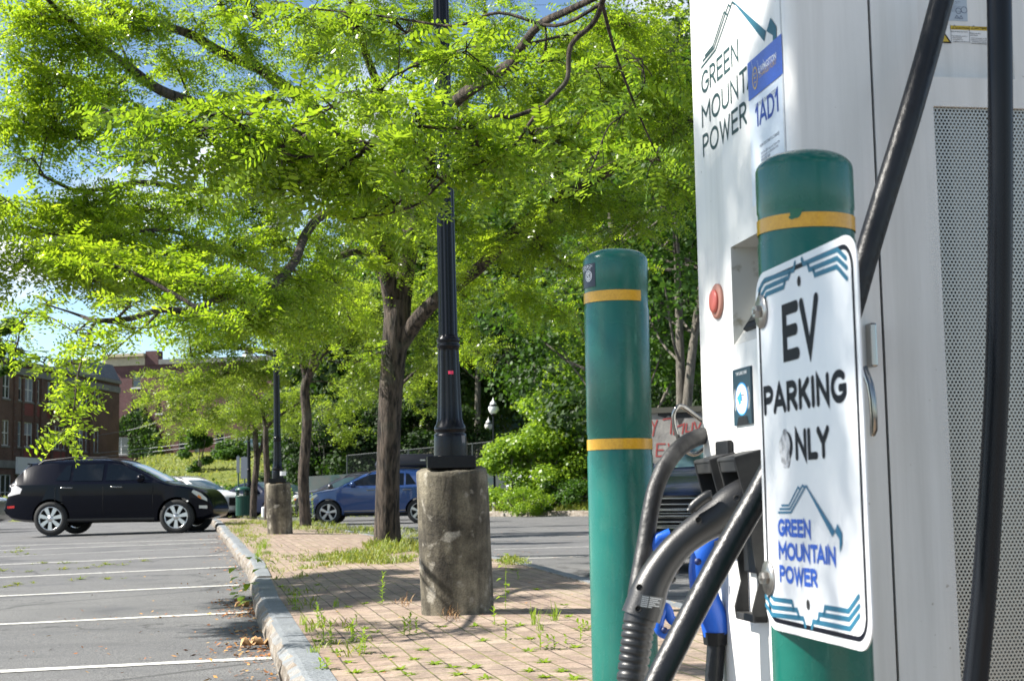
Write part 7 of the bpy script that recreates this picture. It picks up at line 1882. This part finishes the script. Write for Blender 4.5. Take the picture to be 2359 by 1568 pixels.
for zx, zy, k, s_, lab in ((670, 610, 'm', 85, 'bushy grey green weed at the kerb edge, left of the lamp pier'), (800, 700, 'm', 100, 'tall feathery weed right of the bushy grey green weed'), (857, 795, 'm', 95, 'tall bright weed standing alone near the kerb'),
                           (985, 785, 'm', 85, 'dense leafy weed in the middle of the front bricks'), (1045, 850, 'm', 85, 'leafy weed just in front of the dense leafy weed'), (868, 935, 'm', 55, 'low bushy weed beside the kerb at the bottom of the view'),
                           (1150, 575, 'u', 110, 'tall thin weed in the shade left of the lamp pier'), (1302, 745, 'm', 85, 'pale upright weed in front of the lamp pier'), (1838, 770, 'u', 65, 'slim upright weed right of the lamp pier on sunny bricks'),
                           (1776, 690, 'u', 70, 'small upright weed at the right foot of the lamp pier'), (1662, 695, 'r', 45, 'leafy rosette at the foot of the lamp pier'), (1998, 690, 'g', 80, 'spiky grass tuft at the edge of the shade near the bollard'),
                           (2110, 665, 'g', 70, 'dry seeding grass tuft left of the lone bollard'), (2085, 825, 'm', 70, 'bright upright weed close to the lone bollard'), (1835, 600, 'b', 190, 'tall broad-leaved weed in the shade behind the lamp pier')):
    weed(zx, zy, k, s_, lab)
for zx, zy, k, s_ in ((2172, 795, 'u', 38), (1055, 572, 'r', 28), (888, 590, 'g', 40), (1010, 690, 'u', 40), (1052, 712, 'r', 24), (1112, 732, 'r', 24), (1180, 870, 'r', 38), (1325, 880, 'r', 42), (1250, 935, 'r', 45), (1292, 965, 'r', 40), (1130, 950, 'r', 40), (1000, 955, 'r', 30),
                      (1570, 965, 'r', 48), (1540, 925, 'r', 28), (1660, 930, 'r', 50), (1722, 985, 'r', 38), (1970, 768, 'r', 38), (1962, 838, 'r', 36), (2050, 898, 'r', 42), (2152, 948, 'r', 42), (1970, 945, 'r', 36), (2050, 980, 'r', 34), (2212, 988, 'r', 34), (2268, 720, 'm', 40), (2252, 775, 'u', 45), (2222, 815, 'r', 28),
                      (1912, 695, 'r', 26), (1702, 780, 'r', 18), (500, 268, 'g', 45), (455, 330, 'g', 50), (1882, 385, 'r', 36), (1905, 440, 'u', 36), (592, 480, 'r', 34), (642, 522, 'r', 36), (742, 498, 'r', 30), (2160, 580, 'r', 20), (2010, 495, 'r', 22), (965, 590, 'r', 20), (790, 470, 'r', 26), (1340, 735, 'u', 55), (900, 840, 'r', 26), (960, 900, 'r', 24), (1440, 905, 'r', 22), (1380, 830, 'r', 18), (2185, 645, 'r', 30), (2095, 640, 'r', 26), (960, 705, 'r', 22), (470, 285, 'g', 40), (790, 780, 'r', 26), (745, 730, 'g', 40), (715, 690, 'g', 46), (770, 850, 'g', 36), (1480, 700, 'r', 16), (2030, 720, 'g', 30)):
    weed(zx, zy, k, s_)
# big-leaved plant rooted at the foot of the kerb
p = G(575, 1396); V = []
for k in range(26):
    a_ = rw.uniform(0, 2 * PI); h = rw.uniform(.05, .42); q = p + np.array([rw.normal(0, .05), rw.normal(0, .25), h]); blade(V, q, np.array([math.cos(a_) - .3, math.sin(a_), rw.uniform(-.3, .3)]), rw.uniform(.07, .13), .06, .25)
tag(mesh_np('weed', np.array(V), 4, mWeed, None), 'broad-leaved plant growing out of the foot of the kerb', 'weed', 'plants along the kerb')
# thick grass round the trunks and along the island's rim
V = []
def patch_g(cx_, cy_, rx, ry, n, h):
    for k in range(n):
        while True:
            f, e = rw.uniform(-1, 1, 2)
            if f * f + e * e < 1: break
        p = Gi(cx_ + rx * f, cy_ + ry * e); p[2] -= .01
        if math.sin(p[0] * 7.1 + 1) + math.sin(p[1] * 5.3) + math.sin(p[0] * 3.1 - p[1] * 2.2) < -.7: continue
        hh = h * rw.uniform(.35, 1.1) * (1.0 - .55 * (f * f + e * e))
        for j in range(5):
            a_ = rw.uniform(0, 2 * PI); blade(V, p + np.append(rw.normal(0, .03, 2), 0), np.array([math.cos(a_) * .6, math.sin(a_) * .6, 1]), hh * rw.uniform(.6, 1.2), .010, rw.uniform(.1, .4))
patch_g(850, 1281, 110, 14, 420, .15); patch_g(905, 1260, 66, 12, 420, .24); patch_g(770, 1287, 75, 13, 170, .12); patch_g(980, 1265, 40, 14, 160, .30); patch_g(830, 1285, 190, 24, 150, .10); patch_g(740, 1295, 50, 9, 60, .16); patch_g(870, 1292, 80, 7, 120, .22)
for k in range(520):                    # ragged strip along the inner edge of the left kerb
    y = rw.uniform(5.5, 34); cl_ = math.sin(y * 1.9) + math.sin(y * 4.3 + 2) + .6 * math.sin(y * 9.7)
    if rw.random() > .35 + .3 * cl_ + .02 * max(0, y - 14): continue
    p = np.array([xl(y) + .16 + abs(rw.normal(0, .10 + .006 * y)), y, 0]); p[2] = gi(p[0], y) - .01
    for j in range(6):
        a_ = rw.uniform(0, 2 * PI); blade(V, p + np.append(rw.normal(0, .02, 2), 0), np.array([math.cos(a_) * .8, math.sin(a_) * .8, 1]), rw.uniform(.03, .11), .008, rw.uniform(.1, .4))

patch_g(700, 1212, 100, 8, 420, .26); patch_g(830, 1222, 130, 9, 420, .2); patch_g(640, 1205, 50, 5, 160, .22); patch_g(570, 1203, 50, 7, 240, .14); patch_g(560, 1222, 28, 14, 160, .10); patch_g(610, 1270, 14, 26, 90, .08); patch_g(590, 1235, 40, 12, 120, .08)
patch_g(960, 1228, 90, 8, 160, .16); patch_g(1180, 1292, 36, 10, 120, .10); patch_g(700, 1308, 14, 3, 30, .1); patch_g(720, 1190, 200, 4, 200, .2)
tag(mesh_np('grass', np.array(V), 4, mGrass, None), 'grass and weeds growing round the trunks and along the rim of the island', 'grass', kind='stuff')
# leafy sucker on the second trunk
p = Gi(692, 1212); V = []
for k in range(4): upright(V, p + np.array([rw.normal(0, .12), rw.normal(0, .1), 0]), rw.uniform(.5, 1.0), .10, .8)
tag(mesh_np('weed', np.array(V), 4, mWeed, None), 'tall leafy shoot against the slim trunk past the second lamp pier', 'weed', 'plants along the kerb')
# sparse weeds out on the asphalt
V = []
for (x_, y_) in ((25, 1349), (40, 1345), (10, 1352), (60, 1276), (68, 1316), (100, 1297), (185, 1334), (248, 1333), (150, 1297), (148, 1311), (40, 1268), (30, 1272), (55, 1262), (283, 1301), (244, 1300), (6, 1315), (200, 1308), (330, 1292)):
    p = G(x_, y_); rosette(V, p, rw.uniform(.07, .14), 16, .014)
    for k in range(3): rosette(V, p + np.append(rw.normal(0, .14, 2), 0), rw.uniform(.04, .09), 8, .012)
tag(mesh_np('asphalt_weeds', np.array(V), 4, mGrass, None), 'thin weeds sprouting from cracks in the asphalt of the stalls', 'grass', kind='stuff')
# litter of small leaves along the kerb foot
V = []
n_ = 3200
for k in range(n_):
    y = rw.uniform(3.2, 30) ** 1.0 if rw.random() < .35 else rw.uniform(4, 13)
    x = xl(y) - abs(rw.normal(0, .16)) - .02 if rw.random() < .85 else xl(y) - rw.uniform(0, 1.6)
    cl_ = math.sin(y * 2.3) + math.sin(y * 5.1 + 1)
    if rw.random() > .55 + .3 * cl_: continue
    p = np.array([x, y, g(x, y) + rw.uniform(.004, .014)]); a_ = rw.uniform(0, 2 * PI); s_ = rw.uniform(.008, .022)
    d_ = np.array([math.cos(a_), math.sin(a_), rw.normal(0, .25)]); e = np.array([-math.sin(a_), math.cos(a_), rw.normal(0, .3)]) * .45
    V += [p - d_ * s_, p + e * s_, p + d_ * s_, p - e * s_]
for k in range(420):
    y = rw.uniform(4, 20); x = rw.uniform(xl(y) + .1, xr(y)); p = np.array([x, y, gi(x, y) + .006]); a_ = rw.uniform(0, 2 * PI); s_ = rw.uniform(.005, .013)
    d_ = np.array([math.cos(a_), math.sin(a_), .1]); e = np.array([-math.sin(a_), math.cos(a_), .2]) * .45; V += [p - d_ * s_, p + e * s_, p + d_ * s_, p - e * s_]
for k in range(300):
    y = rw.uniform(10, 34); x = xr(y) + rw.uniform(.1, 7); p = np.array([x, y, g(x, y) + .006]); a_ = rw.uniform(0, 2 * PI); s_ = rw.uniform(.01, .025)
    d_ = np.array([math.cos(a_), math.sin(a_), .1]); e = np.array([-math.sin(a_), math.cos(a_), .2]) * .45; V += [p - d_ * s_, p + e * s_, p + d_ * s_, p - e * s_]
tag(mesh_np('leaf_litter', np.array(V), 4, mLitter, None), 'small orange and brown leaves drifted along the foot of the kerb', 'leaves', kind='stuff')
# curled dry leaves
for (x_, y_, s_, lab) in ((580, 1494, .10, 'dark curled dry leaf on the asphalt, left of the pale one'), (604, 1493, .105, 'pale curled dry leaf on the asphalt near the kerb'), (558, 1403, .085, 'curled dry leaf at the end of a white stall line')):
    c = G(x_, y_); mb = MB(); r_ = np.random.default_rng(int(x_)); rows = []
    for i in range(7):
        f = i / 6; wv_ = math.sin(PI * min(1, f * .9 + .08)) ** .7
        rows.append([c + np.array([(f - .5) * s_ * 1.3, (j - 2) / 2 * s_ * .5 * wv_, .01 + .04 * abs(math.sin(f * 5 + j)) * (.4 + abs(j - 2) * .45) + r_.uniform(0, .012)]) for j in range(5)])
    mb.grid(rows); o = obj('fallen_leaf', mb, mDry); o.modifiers.new('s', 'SOLIDIFY').thickness = .0012
    tag(o, lab, 'leaf', 'curled dry leaves by the kerb')
# dry stalks at the pier's foot
for zx, zy, lab in ((1270, 600, 'dry brown weed left of the lamp pier'), (1530, 672, 'dry brown weed against the front of the lamp pier')):
    p = Gi(*Z(zx, zy)); V = []
    for k in range(40): a_ = rw.uniform(0, 2 * PI); blade(V, p + np.append(rw.normal(0, .03, 2), rw.uniform(0, .06)), np.array([math.cos(a_), math.sin(a_), rw.uniform(.3, 1.5)]), rw.uniform(.04, .09), .0035, .1)
    tag(mesh_np('dry_weed', np.array(V), 4, mDry, None), lab, 'weed', 'dry weeds at the lamp pier')
# rough grass on the verge behind the far kerb
V = []
for k in range(5200):
    al = rw.uniform(-2, 16); s_ = .2 + 2.2 * rw.uniform(0, 1) ** 1.5; q = FK[0] + VD * al + VN * s_; p = np.array([q[0], q[1], slope_z(*q)])
    h = rw.uniform(.12, .4) * (.6 + .5 * math.sin(al * 1.7) ** 2); a_ = rw.uniform(0, 2 * PI); blade(V, p, np.array([math.cos(a_) * .5, math.sin(a_) * .5, 1]), h, .03, .2)
tag(mesh_np('verge_grass', np.array(V), 4, mGrass, None), 'rough grass growing on the verge behind the far kerb', 'grass', kind='stuff')
V = []
for k in range(9000):
    x = rw.uniform(-36, -8); y = rw.uniform(70, 136); p = np.array([x, y, bank_z(x, y)]); a_ = rw.uniform(0, 2 * PI)
    blade(V, p, np.array([math.cos(a_) * .7, math.sin(a_) * .7, .8]), rw.uniform(.15, .45), .10, .3)
tag(mesh_np('bank_grass', np.array(V), 4, mGrass, None), 'short bright grass covering the sunny bank below the red brick building', 'grass', kind='stuff')
